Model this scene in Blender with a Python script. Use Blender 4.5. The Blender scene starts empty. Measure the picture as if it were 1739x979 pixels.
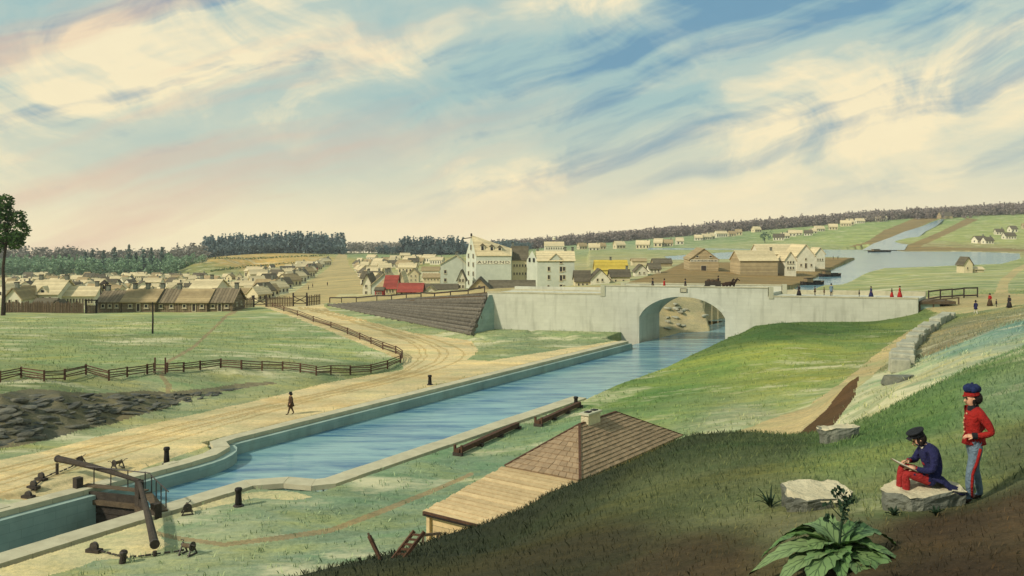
import bpy, bmesh, math, random
import numpy as np
from mathutils import Vector, Matrix

random.seed(7); RNG = np.random.default_rng(7)
C = bpy.context.scene.collection
SC = bpy.context.scene
R = math.radians

# ------------------------------------------------------------------ camera
HC = 15.6          # eye height above the towpath (m)
F = 1506.0         # focal length in photo pixels
HOR = 390.0        # horizon row in the photo
CX = 869.5
cam = bpy.data.cameras.new('camera'); cam_o = bpy.data.objects.new('camera', cam); C.objects.link(cam_o)
cam.sensor_width = 36.0; cam.lens = F/1739*36.0; cam.shift_y = (HOR-489.5)/1739.0
cam.clip_start = 0.1; cam.clip_end = 9000
cam_o.location = (0, 0, HC); cam_o.rotation_euler = (R(90), 0, 0)
SC.camera = cam_o

# ------------------------------------------------------------------ light and sky
SUN_EL, SUN_AZ = 36.0, 238.0      # azimuth measured clockwise from +Y (north)
sd = Vector((math.sin(R(SUN_AZ))*math.cos(R(SUN_EL)), math.cos(R(SUN_AZ))*math.cos(R(SUN_EL)), math.sin(R(SUN_EL))))
sl = bpy.data.lights.new('sun', 'SUN'); so = bpy.data.objects.new('sun', sl); C.objects.link(so)
sl.energy = 3.1; sl.angle = R(3.0); sl.color = (1.0, 0.91, 0.76)
so.rotation_euler = (-sd).to_track_quat('-Z', 'Y').to_euler(); so.location = (-60, -40, 90)
SC.view_settings.view_transform = 'Standard'; SC.view_settings.look = 'None'
SC.view_settings.exposure = 0.22; SC.view_settings.gamma = 1.0

def lin(*c):
    if len(c) == 1: c = c[0]
    return tuple((x/255/12.92 if x/255 <= .04045 else ((x/255+.055)/1.055)**2.4) for x in c)

class NT:
    def __init__(s, nt): s.nt = nt; s.nodes = nt.nodes; s.links = nt.links
    def n(s, t, **kw):
        nd = s.nodes.new(t)
        for k, v in kw.items():
            if k.startswith('i_'):
                key = k[2:]; key = int(key) if key.isdigit() else key
                s.set(nd, key, v)
            else: setattr(nd, k, v)
        return nd
    def set(s, nd, key, v):
        inp = nd.inputs[key]
        if isinstance(v, bpy.types.NodeSocket): s.links.new(v, inp)
        else: inp.default_value = v
    def math(s, op, a, b=0.0, c=None, clamp=False):
        nd = s.nodes.new('ShaderNodeMath'); nd.operation = op; nd.use_clamp = clamp
        s.set(nd, 0, a); s.set(nd, 1, b)
        if c is not None: s.set(nd, 2, c)
        return nd.outputs[0]
    def mix(s, f, a, b, mode='MIX'):
        nd = s.nodes.new('ShaderNodeMix'); nd.data_type = 'RGBA'; nd.blend_type = mode
        s.set(nd, 0, f)
        for k, v in ((6, a), (7, b)):
            s.set(nd, k, v if isinstance(v, bpy.types.NodeSocket) else (*v[:3], 1))
        return nd.outputs[2]
    def ramp(s, f, stops):
        nd = s.nodes.new('ShaderNodeValToRGB'); cr = nd.color_ramp
        while len(cr.elements) < len(stops): cr.elements.new(.5)
        for e, (p, c) in zip(cr.elements, stops):
            e.position = p; e.color = (c, c, c, 1) if isinstance(c, (int, float)) else (*c[:3], 1)
        s.set(nd, 0, f); return nd.outputs[0]
    def noise(s, vec, scale, detail=5, rough=.55, dist=0.0):
        nd = s.nodes.new('ShaderNodeTexNoise'); s.set(nd, 'Vector', vec)
        nd.inputs['Scale'].default_value = scale; nd.inputs['Detail'].default_value = detail
        nd.inputs['Roughness'].default_value = rough; nd.inputs['Distortion'].default_value = dist
        return nd.outputs[0]
    def comb(s, x, y, z=0.0):
        nd = s.nodes.new('ShaderNodeCombineXYZ'); s.set(nd, 0, x); s.set(nd, 1, y); s.set(nd, 2, z); return nd.outputs[0]

def make_world():
    w = bpy.data.worlds.new('World'); SC.world = w; w.use_nodes = True
    w.node_tree.nodes.clear(); t = NT(w.node_tree)
    tc = t.n('ShaderNodeTexCoord').outputs['Generated']
    sep = t.n('ShaderNodeSeparateXYZ'); t.set(sep, 0, tc)
    x, y, z = sep.outputs
    az = t.math('ARCTAN2', x, y)                    # 0 straight ahead, + to the right
    el = t.math('ARCSINE', z)
    sky = t.n('ShaderNodeTexSky', sky_type='NISHITA', sun_disc=False)
    sky.sun_elevation = R(SUN_EL); sky.sun_rotation = R(SUN_AZ); sky.air_density = 1.3; sky.dust_density = 3.0
    skyc = t.mix(1.0, sky.outputs[0], (0.085, 0.085, 0.085), 'MULTIPLY')
    # thin high streaks rising to the right
    warp = t.noise(t.comb(az, el, 0.3), 2.2, 3)
    azw = t.math('ADD', az, t.math('MULTIPLY', t.math('SUBTRACT', warp, .5), .35))
    a = R(17)
    s_ = t.math('ADD', t.math('MULTIPLY', azw, math.cos(a)), t.math('MULTIPLY', el, math.sin(a)))
    t_ = t.math('ADD', t.math('MULTIPLY', az, -math.sin(a)), t.math('MULTIPLY', el, math.cos(a)))
    tw = t.math('ADD', t_, t.math('MULTIPLY', t.math('SUBTRACT', t.noise(t.comb(az, el, 2.0), 3.0, 4), .5), .09))
    sv = t.comb(t.math('MULTIPLY', s_, 1.7), t.math('MULTIPLY', tw, 11.0), 4.3)
    streak = t.noise(sv, 1.0, 6, .58)
    sv2 = t.comb(t.math('MULTIPLY', s_, 1.1), t.math('MULTIPLY', tw, 17.0), 9.1)
    streak2 = t.noise(sv2, 1.0, 5, .55)
    puff = t.noise(t.comb(t.math('MULTIPLY', azw, 6.0), t.math('MULTIPLY', el, 10.5), 1.7), 1.0, 8, .62, .6)
    big = t.noise(t.comb(t.math('MULTIPLY', az, 2.0), t.math('MULTIPLY', el, 3.5), 6.0), 1.0, 3)
    elc = t.math('MULTIPLY', el, 1.0)
    # amount of open sky: none at the horizon, more on high
    lift = t.ramp(elc, [(0.0, 0.0), (.02, .12), (.06, .55), (.14, .95), (.6, 1.0)])
    cover = t.math('ADD', t.math('MULTIPLY', streak, .55), t.math('MULTIPLY', puff, .45))
    cover = t.math('ADD', cover, t.math('MULTIPLY', t.math('SUBTRACT', big, .5), .35))
    openm = t.ramp(cover, [(.36, 0.0), (.46, .75), (.56, 1.0)])
    openm = t.math('MULTIPLY', openm, lift)
    deep = t.ramp(t.math('ADD', t.math('MULTIPLY', streak2, .68), t.math('MULTIPLY', puff, .32)), [(.515, 0.0), (.61, .85)])
    deep = t.math('MULTIPLY', deep, lift)
    cream = t.mix(t.ramp(elc, [(0, 0.0), (.3, 1.0)]), lin(248, 232, 190), lin(238, 228, 196))
    pale = t.mix(.15, lin(160, 194, 194), skyc)
    blue = t.mix(.15, lin(92, 144, 178), skyc)
    col = t.mix(openm, cream, pale)
    col = t.mix(deep, col, blue)
    pinkm = t.ramp(t.noise(t.comb(t.math('MULTIPLY', s_, 1.3), t.math('MULTIPLY', tw, 13.0), 21.0), 1.0, 4), [(.50, 0.0), (.66, .62)])
    pinkm = t.math('MULTIPLY', pinkm, t.ramp(t.math('ADD', t.math('MULTIPLY', az, -.8), .5), [(.40, .0), (.75, 1.0)]))
    col = t.mix(pinkm, col, lin(220, 178, 158))
    fine = t.noise(t.comb(t.math('MULTIPLY', az, 40.0), t.math('MULTIPLY', el, 60.0)), 1.0, 3)
    col = t.mix(.10, col, t.mix(fine, (.45, .45, .42), (.95, .93, .85)), 'MULTIPLY')
    bg = t.n('ShaderNodeBackground'); t.set(bg, 0, col); bg.inputs[1].default_value = 0.93
    out = t.n('ShaderNodeOutputWorld'); t.links.new(bg.outputs[0], out.inputs[0])
make_world()

# ------------------------------------------------------------------ materials
M = {}
def mat(name, c1, c2=None, scale=1.5, rough=.88, bump=.15, spec=.25, rnd=0.0, stripe=None, bscale=None, brick=None):
    """c1, c2 in sRGB 0-255: noise between the two; stripe=(axis, period m, depth) adds grooves"""
    if name in M: return M[name]
    m = bpy.data.materials.new(name); m.use_nodes = True; t = NT(m.node_tree); t.nodes.clear()
    c2 = c2 or tuple(v*.8 for v in c1)
    tc = t.n('ShaderNodeTexCoord').outputs['Object']
    oi = t.n('ShaderNodeObjectInfo').outputs['Random']
    vec = t.n('ShaderNodeVectorMath', operation='ADD'); t.set(vec, 0, tc); t.set(vec, 1, t.comb(t.math('MULTIPLY', oi, 37.0), t.math('MULTIPLY', oi, 11.0)))
    vec = vec.outputs[0]
    n1 = t.noise(vec, scale, 7, .62)
    col = t.mix(t.ramp(n1, [(.3, 0.0), (.7, 1.0)]), lin(c1), lin(c2))
    n2 = t.noise(vec, scale*.22, 3)
    col = t.mix(.35, col, t.mix(n2, (.55, .55, .55), (1.25, 1.22, 1.15)), 'MULTIPLY')
    h = t.noise(vec, bscale or scale*3, 6, .65)
    if stripe:
        ax, per, dep = stripe
        sp = t.n('ShaderNodeSeparateXYZ'); t.set(sp, 0, tc)
        fr = t.math('FRACT', t.math('ADD', t.math('DIVIDE', sp.outputs[ax], per), 100.0))
        e = t.math('ABSOLUTE', t.math('SUBTRACT', fr, .5))          # .5 at the joint
        g = t.ramp(e, [(.40, 1.0), (.48, 0.0)])
        idx = t.math('FLOOR', t.math('ADD', t.math('DIVIDE', sp.outputs[ax], per), 100.0))
        wn = t.n('ShaderNodeTexWhiteNoise', noise_dimensions='1D'); t.set(wn, 'W', idx)
        col = t.mix(.45, col, t.mix(wn.outputs[0], (.5, .5, .5), (1.2, 1.2, 1.2)), 'MULTIPLY')
        col = t.mix(t.math('MULTIPLY', t.math('SUBTRACT', 1.0, g), dep), col, (.02, .016, .012))
        h = t.math('ADD', t.math('MULTIPLY', h, .3), g)
    if brick:      # (course length, course height, stretch of x, joint darkness)
        sp = t.n('ShaderNodeSeparateXYZ'); t.set(sp, 0, tc)
        bt = t.n('ShaderNodeTexBrick'); t.set(bt, 'Vector', t.comb(t.math('MULTIPLY', sp.outputs[0], brick[2]), sp.outputs[2]))
        bt.inputs['Scale'].default_value = 1.0; bt.inputs['Brick Width'].default_value = brick[0]; bt.inputs['Row Height'].default_value = brick[1]
        bt.inputs['Mortar Size'].default_value = .018; bt.inputs['Mortar Smooth'].default_value = .4; bt.inputs['Bias'].default_value = 0
        bt.inputs['Color1'].default_value = (.82, .82, .80, 1); bt.inputs['Color2'].default_value = (1.1, 1.09, 1.06, 1); bt.inputs['Mortar'].default_value = (.55, .55, .52, 1)
        col = t.mix(brick[3], col, bt.outputs[0], 'MULTIPLY')
        stain = t.noise(t.comb(t.math('MULTIPLY', sp.outputs[0], 1.2), t.math('MULTIPLY', sp.outputs[2], .18)), 1.0, 5)
        col = t.mix(t.ramp(stain, [(.52, 0.0), (.72, .35)]), col, lin(108, 108, 88))
        h = t.math('ADD', t.math('MULTIPLY', h, .5), t.math('MULTIPLY', t.math('SUBTRACT', 1.0, bt.outputs[1]), .6))
    if rnd:
        hs = t.n('ShaderNodeHueSaturation'); t.set(hs, 'Color', col)
        t.set(hs, 'Value', t.math('ADD', 1.0-rnd, t.math('MULTIPLY', oi, 2*rnd))); col = hs.outputs[0]
    b = t.n('ShaderNodeBsdfPrincipled'); t.set(b, 'Base Color', col)
    b.inputs['Roughness'].default_value = rough; b.inputs['Specular IOR Level'].default_value = spec
    if bump:
        bp = t.n('ShaderNodeBump'); bp.inputs['Strength'].default_value = min(1, bump*2); bp.inputs['Distance'].default_value = .08
        t.set(bp, 'Height', h); t.links.new(bp.outputs[0], b.inputs['Normal'])
    o = t.n('ShaderNodeOutputMaterial'); t.links.new(b.outputs[0], o.inputs[0])
    M[name] = m; return m

def mat_ground(name, col=None, patch=(1.0, .5), grain=1.0, bump=.5, pale=None, palef=.0):
    m = bpy.data.materials.new(name); m.use_nodes = True; t = NT(m.node_tree); t.nodes.clear()
    geo = t.n('ShaderNodeNewGeometry').outputs['Position']
    if col is None:
        base = t.n('ShaderNodeAttribute', attribute_name='Col').outputs['Color']
    else:
        rgb = t.n('ShaderNodeRGB'); rgb.outputs[0].default_value = (*lin(col), 1); base = rgb.outputs[0]
    mp = t.n('ShaderNodeMapping'); t.set(mp, 0, geo); mp.inputs['Scale'].default_value = (.45, 1.0, 1.0)
    v = mp.outputs[0]
    big = t.noise(v, .06, 5, .6); mid = t.noise(v, .45, 6, .65); sm = t.noise(geo, 3.2*grain, 5, .7); tiny = t.noise(geo, 16*grain, 4, .7)
    c = t.mix(.75, base, t.ramp(big, [(.30, (.62, .66, .62)), (.5, (1, 1, 1)), (.70, (1.28, 1.22, 1.05))]), 'MULTIPLY')
    c = t.mix(.8, c, t.ramp(mid, [(.28, (.60, .66, .60)), (.5, (1, 1, 1)), (.72, (1.30, 1.22, 1.05))]), 'MULTIPLY')
    c = t.mix(.8, c, t.ramp(sm, [(.28, (.62, .66, .60)), (.5, (1, 1, 1)), (.72, (1.32, 1.26, 1.12))]), 'MULTIPLY')
    c = t.mix(.7, c, t.ramp(tiny, [(.28, (.62, .62, .6)), (.72, (1.35, 1.32, 1.25))]), 'MULTIPLY')
    hue = t.noise(v, .28, 5, .65, .6)
    c = t.mix(.85 if col is None else .3, c, t.ramp(hue, [(.34, (.72, .92, .80)), (.5, (1, 1, 1)), (.66, (1.28, 1.12, .78))]), 'MULTIPLY')
    if pale:
        pm = t.ramp(t.noise(v, .17, 6, .7), [(.53, 0.0), (.64, palef)])
        bwn = t.n('ShaderNodeRGBToBW'); t.set(bwn, 0, base); pm = t.math('MULTIPLY', pm, t.ramp(bwn.outputs[0], [(.10, 0.0), (.22, 1.0)]))
        c = t.mix(pm, c, lin(pale))
    b = t.n('ShaderNodeBsdfPrincipled'); t.set(b, 'Base Color', c); b.inputs['Roughness'].default_value = .95
    b.inputs['Specular IOR Level'].default_value = .1
    bp = t.n('ShaderNodeBump'); bp.inputs['Strength'].default_value = bump; bp.inputs['Distance'].default_value = .12
    t.set(bp, 'Height', t.math('ADD', t.math('MULTIPLY', sm, .8), t.math('MULTIPLY', tiny, .35)))
    t.links.new(bp.outputs[0], b.inputs['Normal'])
    o = t.n('ShaderNodeOutputMaterial'); t.links.new(b.outputs[0], o.inputs[0])
    M[name] = m; return m

def mat_water(name, c1, c2):
    m = bpy.data.materials.new(name); m.use_nodes = True; t = NT(m.node_tree); t.nodes.clear()
    geo = t.n('ShaderNodeNewGeometry').outputs['Position']
    mp = t.n('ShaderNodeMapping'); t.set(mp, 0, geo); mp.inputs['Rotation'].default_value = (0, 0, R(8)); mp.inputs['Scale'].default_value = (.28, 1.5, 1)
    v = mp.outputs[0]
    n1 = t.noise(v, .55, 6, .65, .4); n2 = t.noise(v, 2.2, 4, .6); n3 = t.noise(v, .10, 3)
    f = t.math('ADD', t.math('MULTIPLY', n1, .7), t.math('MULTIPLY', n3, .3))
    c = t.mix(t.ramp(f, [(.40, 0.0), (.58, 1.0)]), lin(c1), lin(c2))
    b = t.n('ShaderNodeBsdfPrincipled'); t.set(b, 'Base Color', c); b.inputs['Roughness'].default_value = .15
    b.inputs['IOR'].default_value = 1.33; b.inputs['Specular IOR Level'].default_value = .34
    bp = t.n('ShaderNodeBump'); bp.inputs['Strength'].default_value = .5; bp.inputs['Distance'].default_value = .07
    t.set(bp, 'Height', t.math('ADD', n1, t.math('MULTIPLY', n2, .35)))
    t.links.new(bp.outputs[0], b.inputs['Normal'])
    o = t.n('ShaderNodeOutputMaterial'); t.links.new(b.outputs[0], o.inputs[0])
    M[name] = m; return m

def mat_leaf(name, c1, c2, trans=.25, rnd=.2):
    m = bpy.data.materials.new(name); m.use_nodes = True; t = NT(m.node_tree); t.nodes.clear()
    geo = t.n('ShaderNodeNewGeometry')
    pos = geo.outputs['Position']; isl = geo.outputs['Random Per Island']
    n1 = t.noise(pos, .35, 4); f = t.math('ADD', t.math('MULTIPLY', n1, .6), t.math('MULTIPLY', isl, .5))
    c = t.mix(t.ramp(f, [(.3, 0.0), (.8, 1.0)]), lin(c1), lin(c2))
    oi = t.n('ShaderNodeObjectInfo').outputs['Random']
    hs = t.n('ShaderNodeHueSaturation'); t.set(hs, 'Color', c); t.set(hs, 'Value', t.math('ADD', 1-rnd, t.math('MULTIPLY', oi, 2*rnd)))
    b = t.n('ShaderNodeBsdfPrincipled'); t.set(b, 'Base Color', hs.outputs[0]); b.inputs['Roughness'].default_value = .7; b.inputs['Specular IOR Level'].default_value = .2
    tr = t.n('ShaderNodeBsdfTranslucent'); t.set(tr, 0, hs.outputs[0])
    mx = t.n('ShaderNodeMixShader'); mx.inputs[0].default_value = trans
    t.links.new(b.outputs[0], mx.inputs[1]); t.links.new(tr.outputs[0], mx.inputs[2])
    o = t.n('ShaderNodeOutputMaterial'); t.links.new(mx.outputs[0], o.inputs[0])
    M[name] = m; return m

# ------------------------------------------------------------------ mesh helpers
class MB:
    def __init__(s): s.v = []; s.f = []; s.mi = []; s.m = 0
    def add(s, vs, fs):
        o = len(s.v); s.v += [tuple(p) for p in vs]; s.f += [tuple(i+o for i in f) for f in fs]; s.mi += [s.m]*len(fs); return s
    def box(s, c, size, ax=None, az=0.0):
        hx, hy, hz = size[0]/2, size[1]/2, size[2]/2
        pts = [Vector((a*hx, b*hy, d*hz)) for d in (-1, 1) for b in (-1, 1) for a in (-1, 1)]
        if ax is not None: pts = [ax @ p for p in pts]
        elif az: r = Matrix.Rotation(az, 3, 'Z'); pts = [r @ p for p in pts]
        c = Vector(c)
        return s.add([p+c for p in pts], [(0, 2, 3, 1), (4, 5, 7, 6), (0, 1, 5, 4), (2, 6, 7, 3), (0, 4, 6, 2), (1, 3, 7, 5)])
    def bar(s, a, b, w, h, up=(0, 0, 1)):
        a = Vector(a); b = Vector(b); d = (b-a); L = d.length; d.normalize()
        up = Vector(up); sx = d.cross(up)
        if sx.length < 1e-4: sx = d.cross(Vector((1, 0, 0)))
        sx.normalize(); uz = sx.cross(d)
        m = Matrix((d, -sx, uz)).transposed()
        return s.box((a+b)/2, (L, w, h), ax=m)
    def tube(s, pts, rad, n=8, caps=True):
        pts = [Vector(p) for p in pts]; k = len(pts)
        rad = rad if isinstance(rad, (list, tuple)) else [rad]*k
        o = len(s.v); ref = None
        for i, p in enumerate(pts):
            d = (pts[min(i+1, k-1)]-pts[max(i-1, 0)]).normalized()
            if ref is None:
                ref = d.cross(Vector((0, 0, 1)))
                if ref.length < 1e-3: ref = d.cross(Vector((1, 0, 0)))
            ref = (ref-d*ref.dot(d)).normalized(); b = d.cross(ref)
            for j in range(n):
                t = 2*math.pi*j/n; s.v.append(tuple(p+(ref*math.cos(t)+b*math.sin(t))*rad[i]))
        for i in range(k-1):
            for j in range(n):
                j2 = (j+1) % n
                s.f.append((o+i*n+j, o+i*n+j2, o+(i+1)*n+j2, o+(i+1)*n+j)); s.mi.append(s.m)
        if caps:
            s.f.append(tuple(o+j for j in reversed(range(n)))); s.f.append(tuple(o+(k-1)*n+j for j in range(n))); s.mi += [s.m, s.m]
        return s
    def lathe(s, c, prof, n=12, ax=None):
        c = Vector(c); o = len(s.v); k = len(prof)
        for r, z in prof:
            for j in range(n):
                t = 2*math.pi*j/n; p = Vector((r*math.cos(t), r*math.sin(t), z)); s.v.append(tuple((ax @ p if ax else p)+c))
        for i in range(k-1):
            for j in range(n):
                j2 = (j+1) % n; s.f.append((o+i*n+j, o+i*n+j2, o+(i+1)*n+j2, o+(i+1)*n+j)); s.mi.append(s.m)
        s.f.append(tuple(o+j for j in reversed(range(n)))); s.f.append(tuple(o+(k-1)*n+j for j in range(n))); s.mi += [s.m, s.m]
        return s
    def prism(s, poly, z0, z1):
        n = len(poly); A = sum(poly[i][0]*poly[(i+1) % n][1]-poly[(i+1) % n][0]*poly[i][1] for i in range(n))
        if A < 0: poly = poly[::-1]
        g = lambda z, p: z(p) if callable(z) else z
        vs = [(p[0], p[1], g(z0, p)) for p in poly]+[(p[0], p[1], g(z1, p)) for p in poly]
        fs = [tuple(reversed(range(n))), tuple(range(n, 2*n))]+[(i, (i+1) % n, n+(i+1) % n, n+i) for i in range(n)]
        return s.add(vs, fs)
    def extr(s, poly3, vec):
        n = len(poly3); vec = Vector(vec); P = [Vector(p) for p in poly3]
        nrm = Vector((0, 0, 0))
        for i in range(n): nrm += P[i].cross(P[(i+1) % n])
        if nrm.dot(vec) > 0: P = P[::-1]
        return s.add(P+[p+vec for p in P], [tuple(range(n)), tuple(reversed(range(n, 2*n)))]+[(i, n+i, n+(i+1) % n, (i+1) % n) for i in range(n)])
    def mesh(s, name, mats, smooth=False):
        me = bpy.data.meshes.new(name); me.from_pydata(s.v, [], s.f)
        for m in (mats if isinstance(mats, (list, tuple)) else [mats]): me.materials.append(m)
        if any(s.mi): me.polygons.foreach_set('material_index', s.mi)
        if smooth: me.polygons.foreach_set('use_smooth', [True]*len(me.polygons))
        me.update(); return me
    def build(s, name, mats, parent=None, smooth=False, loc=None, rz=None):
        return link(name, s.mesh(name, mats, smooth), parent, loc, rz)

def link(name, me, parent=None, loc=None, rz=None):
    o = bpy.data.objects.new(name, me); C.objects.link(o)
    if parent is not None: o.parent = parent
    if loc is not None: o.location = loc
    if rz is not None: o.rotation_euler = (0, 0, rz)
    return o
def tag(o, label=None, cat=None, group=None, kind=None):
    if label: o['label'] = label
    if cat: o['category'] = cat
    if group: o['group'] = group
    if kind: o['kind'] = kind
    return o
def thing(name, label, cat, loc=(0, 0, 0), rz=0.0, group=None):
    o = bpy.data.objects.new(name, None); C.objects.link(o); o.location = loc; o.rotation_euler = (0, 0, rz); o.empty_display_size = .3
    return tag(o, label, cat, group)
def struct(o): o['kind'] = 'structure'; return o
def bevel(o, w=.03, seg=1):
    md = o.modifiers.new('bevel', 'BEVEL'); md.width = w; md.segments = seg; md.limit_method = 'ANGLE'; return o
ORD = ['first', 'second', 'third', 'fourth', 'fifth', 'sixth', 'seventh', 'eighth', 'ninth', 'tenth', 'eleventh', 'twelfth', 'thirteenth', 'fourteenth', 'fifteenth', 'sixteenth', 'seventeenth', 'eighteenth', 'nineteenth', 'twentieth']
ORD += ['twenty-'+o for o in ORD[:9]]+['thirtieth']
ORD += ['thirty-'+o for o in ORD[:9]]
# ------------------------------------------------------------------ canal frame: u along the canal (away), v across it (towards the viewer's bank)
O2 = np.array([-20.3, 68.1]); DU = np.array([.54, .8417]); DV = np.array([.8417, -.54])
def UV(u, v): p = O2+DU*u+DV*v; return (float(p[0]), float(p[1]))
def toUV(x, y): return (x-O2[0])*DU[0]+(y-O2[1])*DU[1], (x-O2[0])*DV[0]+(y-O2[1])*DV[1]
def zpx(py, d): return HC-(py-HOR)*d/F
def W(px, d, z=0.0): return Vector(((px-CX)*d/F, d, z))

def BA_Y(x): x0, x1 = (828-CX)*135.5/F, (1559-CX)*122.5/F; return 135.5+(x-x0)/(x1-x0)*(122.5-135.5)
def curve(p0, p1, p2, n=8):   # quadratic bend
    return [tuple((1-t)**2*np.array(p0)+2*t*(1-t)*np.array(p1)+t*t*np.array(p2)) for t in np.linspace(0, 1, n)]
# wall lines in (u, v)
FAR_W = [(-60, 3.0), (-9.0, 3.0)]+curve((-8.0, 3.0), (-4.2, 3.0), (-3.6, 0.0))[0:]+[(66.0, 0.0)]
NEAR_W = [(-60, 11.6), (-10.2, 11.6)]+curve((-9.6, 11.6), (-8.0, 11.9), (-7.6, 15.5))+[(26.0, 15.5)]
TRENCH = [(-60, 2.75), (-8.5, 2.75)]+curve((-8, 2.75), (-4.35, 2.75), (-3.9, -.25))+[(200, -.25), (200, 15.8), (-8.0, 15.8), (-9.8, 11.95), (-60, 11.95)]
TRENCH_XY = [UV(*p) for p in TRENCH]

# ------------------------------------------------------------------ terrain: control points (px, d, z) fixed from the photo's perspective
cp = []
def c(px, d, z): cp.append((px, d, z))
def cy(px, py, d): cp.append((px, d, zpx(py, d)))
for px in (-900, -400, 0, 400, 869, 1300, 1739, 2200, 2700): c(px, 2.6, 13.6 if px > 300 else 12.6); c(px, 5, 12.7 if px > 500 else 11.2)
for px, z in ((1739, 12.1), (1300, 11.5), (1000, 11.3), (700, 11.0), (2200, 12.6), (2700, 12.9)): c(px, 9, z)
for px, z in ((300, 9.4), (0, 8.4), (-400, 7.4), (-900, 7)): c(px, 12, z)
for px, z in ((300, 4.6), (0, 3.4), (-400, 2.5), (-900, 2)): c(px, 20, z)
for px, z in ((450, 2.0), (300, 1.2), (0, .4), (-400, .2), (-900, 0)): c(px, 31, z)
cy(1655, 850, 14); cy(1560, 866, 13.4); cy(1380, 858, 15); cy(1000, 960, 13); cy(1200, 860, 16); cy(1739, 800, 14.5); cy(1739, 700, 20); cy(1640, 740, 18.5); cy(1420, 930, 11)
cy(850, 925, 18); cy(1150, 800, 20); cy(1300, 775, 20); cy(1500, 770, 18.5)
CREST = [(440, 1000, 16.5), (510, 981, 17), (580, 962, 18), (650, 946, 19), (740, 913, 21), (850, 881, 22), (900, 860, 22.6), (930, 838, 23), (1000, 812, 24), (1080, 778, 25), (1165, 739, 26), (1240, 736, 26.3), (1300, 735, 26), (1400, 746, 24.5), (1450, 738, 24), (1500, 705, 24.5), (1550, 672, 25), (1600, 645, 26), (1640, 625, 27), (1739, 590, 29), (1900, 560, 31), (2300, 520, 36), (2700, 510, 40)]
for p in CREST: cy(*p)
for px, d, z in ((560, 27, 3.8), (740, 29, 4.4), (850, 30, 4.2), (930, 32, 4.6), (1000, 33, 4.4), (1080, 34, 4.4), (1165, 36, 4.6), (1240, 37, 5.0), (1300, 36, 5.6), (1400, 33, 7.2), (1500, 32, 8.4), (1640, 36, 8.6), (1739, 40, 8.8), (2300, 60, 8.8), (2700, 70, 9)): c(px, d, z)
for px, d, z in ((560, 36, .6), (740, 36, 1.0), (850, 39, .8), (930, 42, .8), (1000, 43, .8), (1080, 45, 1.0), (1165, 47, 1.3), (1240, 48, 2.0), (1300, 47, 2.9), (1400, 42, 4.6), (1500, 42, 5.9)): c(px, d, z)
for px, d, z in ((740, 46, .15), (850, 52, .1), (930, 56, .1), (1000, 60, .25), (1080, 58, .5), (1165, 58, 1.0)): c(px, d, z)
# cart track hollow, cutting and the bank to its right
cy(1200, 735, 60); cy(1300, 732, 57); cy(1355, 735, 55); cy(1390, 700, 62); cy(1430, 660, 72); cy(1480, 620, 84); cy(1540, 570, 104); cy(1556, 558, 117)
cy(1452, 640, 62); cy(1445, 675, 56); cy(1415, 715, 52); cy(1480, 690, 50); cy(1520, 665, 48)
cy(1500, 642, 60); cy(1560, 640, 55); cy(1600, 612, 58); cy(1640, 588, 62); cy(1690, 562, 66); cy(1739, 545, 70); cy(1900, 520, 80); cy(2300, 500, 90); cy(2700, 490, 95)
cy(1739, 568, 60); cy(1640, 605, 54)
cy(1575, 603, 74); cy(1620, 570, 84); cy(1560, 585, 94); cy(1600, 552, 106); cy(1640, 540, 108); cy(1700, 530, 110); cy(1739, 520, 113); cy(1900, 505, 120)
cy(1575, 520, 124); cy(1640, 517, 124); cy(1700, 514, 124); cy(1739, 508, 126); cy(1900, 500, 130); cy(2300, 490, 130)
# green mound in front of the bridge
cy(1330, 547, 112); cy(1290, 556, 112); cy(1400, 561, 114); cy(1480, 560, 114); cy(1330, 600, 92); cy(1330, 660, 75); cy(1330, 700, 66); cy(1420, 600, 94); cy(1460, 590, 96)
cy(1200, 588, 110); cy(1240, 572, 117); cy(1150, 640, 88); cy(1150, 700, 70); cy(1050, 690, 76); cy(1120, 624, 98); cy(1000, 700, 72); cy(1250, 640, 84)
c(1330, 121, 2.6); c(1480, 121, 2.5); c(1240, 121, .8)
# towpath side
for px, d in ((-900, 55), (-400, 55), (-100, 56), (0, 57), (150, 60), (300, 66), (450, 74), (600, 84), (750, 95), (900, 106), (1050, 119)): c(px, d, 0)
for px, d in ((-400, 62), (0, 63), (100, 66.6), (200, 72), (300, 78.5), (400, 84.5), (550, 89), (700, 100), (850, 112), (900, 125)): c(px, d, 0.02)
cy(-400, 690, 66); cy(0, 672, 67.5); cy(100, 670, 70); cy(200, 671, 75); cy(300, 667, 80.5); cy(400, 660, 86.5)
cy(-400, 650, 78); cy(0, 648, 78); cy(150, 640, 82); cy(270, 632, 86); cy(400, 628, 90); cy(550, 634, 91); cy(640, 628, 96); cy(682, 617, 103)
cy(-400, 580, 112); cy(0, 580, 112); cy(200, 580, 114); cy(400, 580, 119); cy(550, 580, 121); cy(640, 590, 116)
cy(-400, 535, 160); cy(0, 535, 160); cy(200, 533, 163); cy(415, 523, 176); cy(480, 520, 181)
cy(560, 552, 142); cy(640, 560, 138); cy(720, 580, 124); cy(760, 590, 118); cy(830, 575, 127); cy(960, 572, 129); cy(1060, 577, 126)
# timber crib and the ramp up to the bridge
cy(797, 571, 130); cy(750, 561, 136); cy(700, 550, 147); cy(620, 532, 165)
c(835, 137, 5.9); cy(800, 502, 143); cy(750, 505, 151); cy(700, 507, 159); cy(640, 510, 170); cy(560, 515, 184); cy(530, 516, 188)
c(835, 148, 5.5); c(800, 156, 4.8); c(700, 172, 3.0); c(900, 142, 5.6); c(1000, 142, 5.8); c(900, 134.5, .1)
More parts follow.
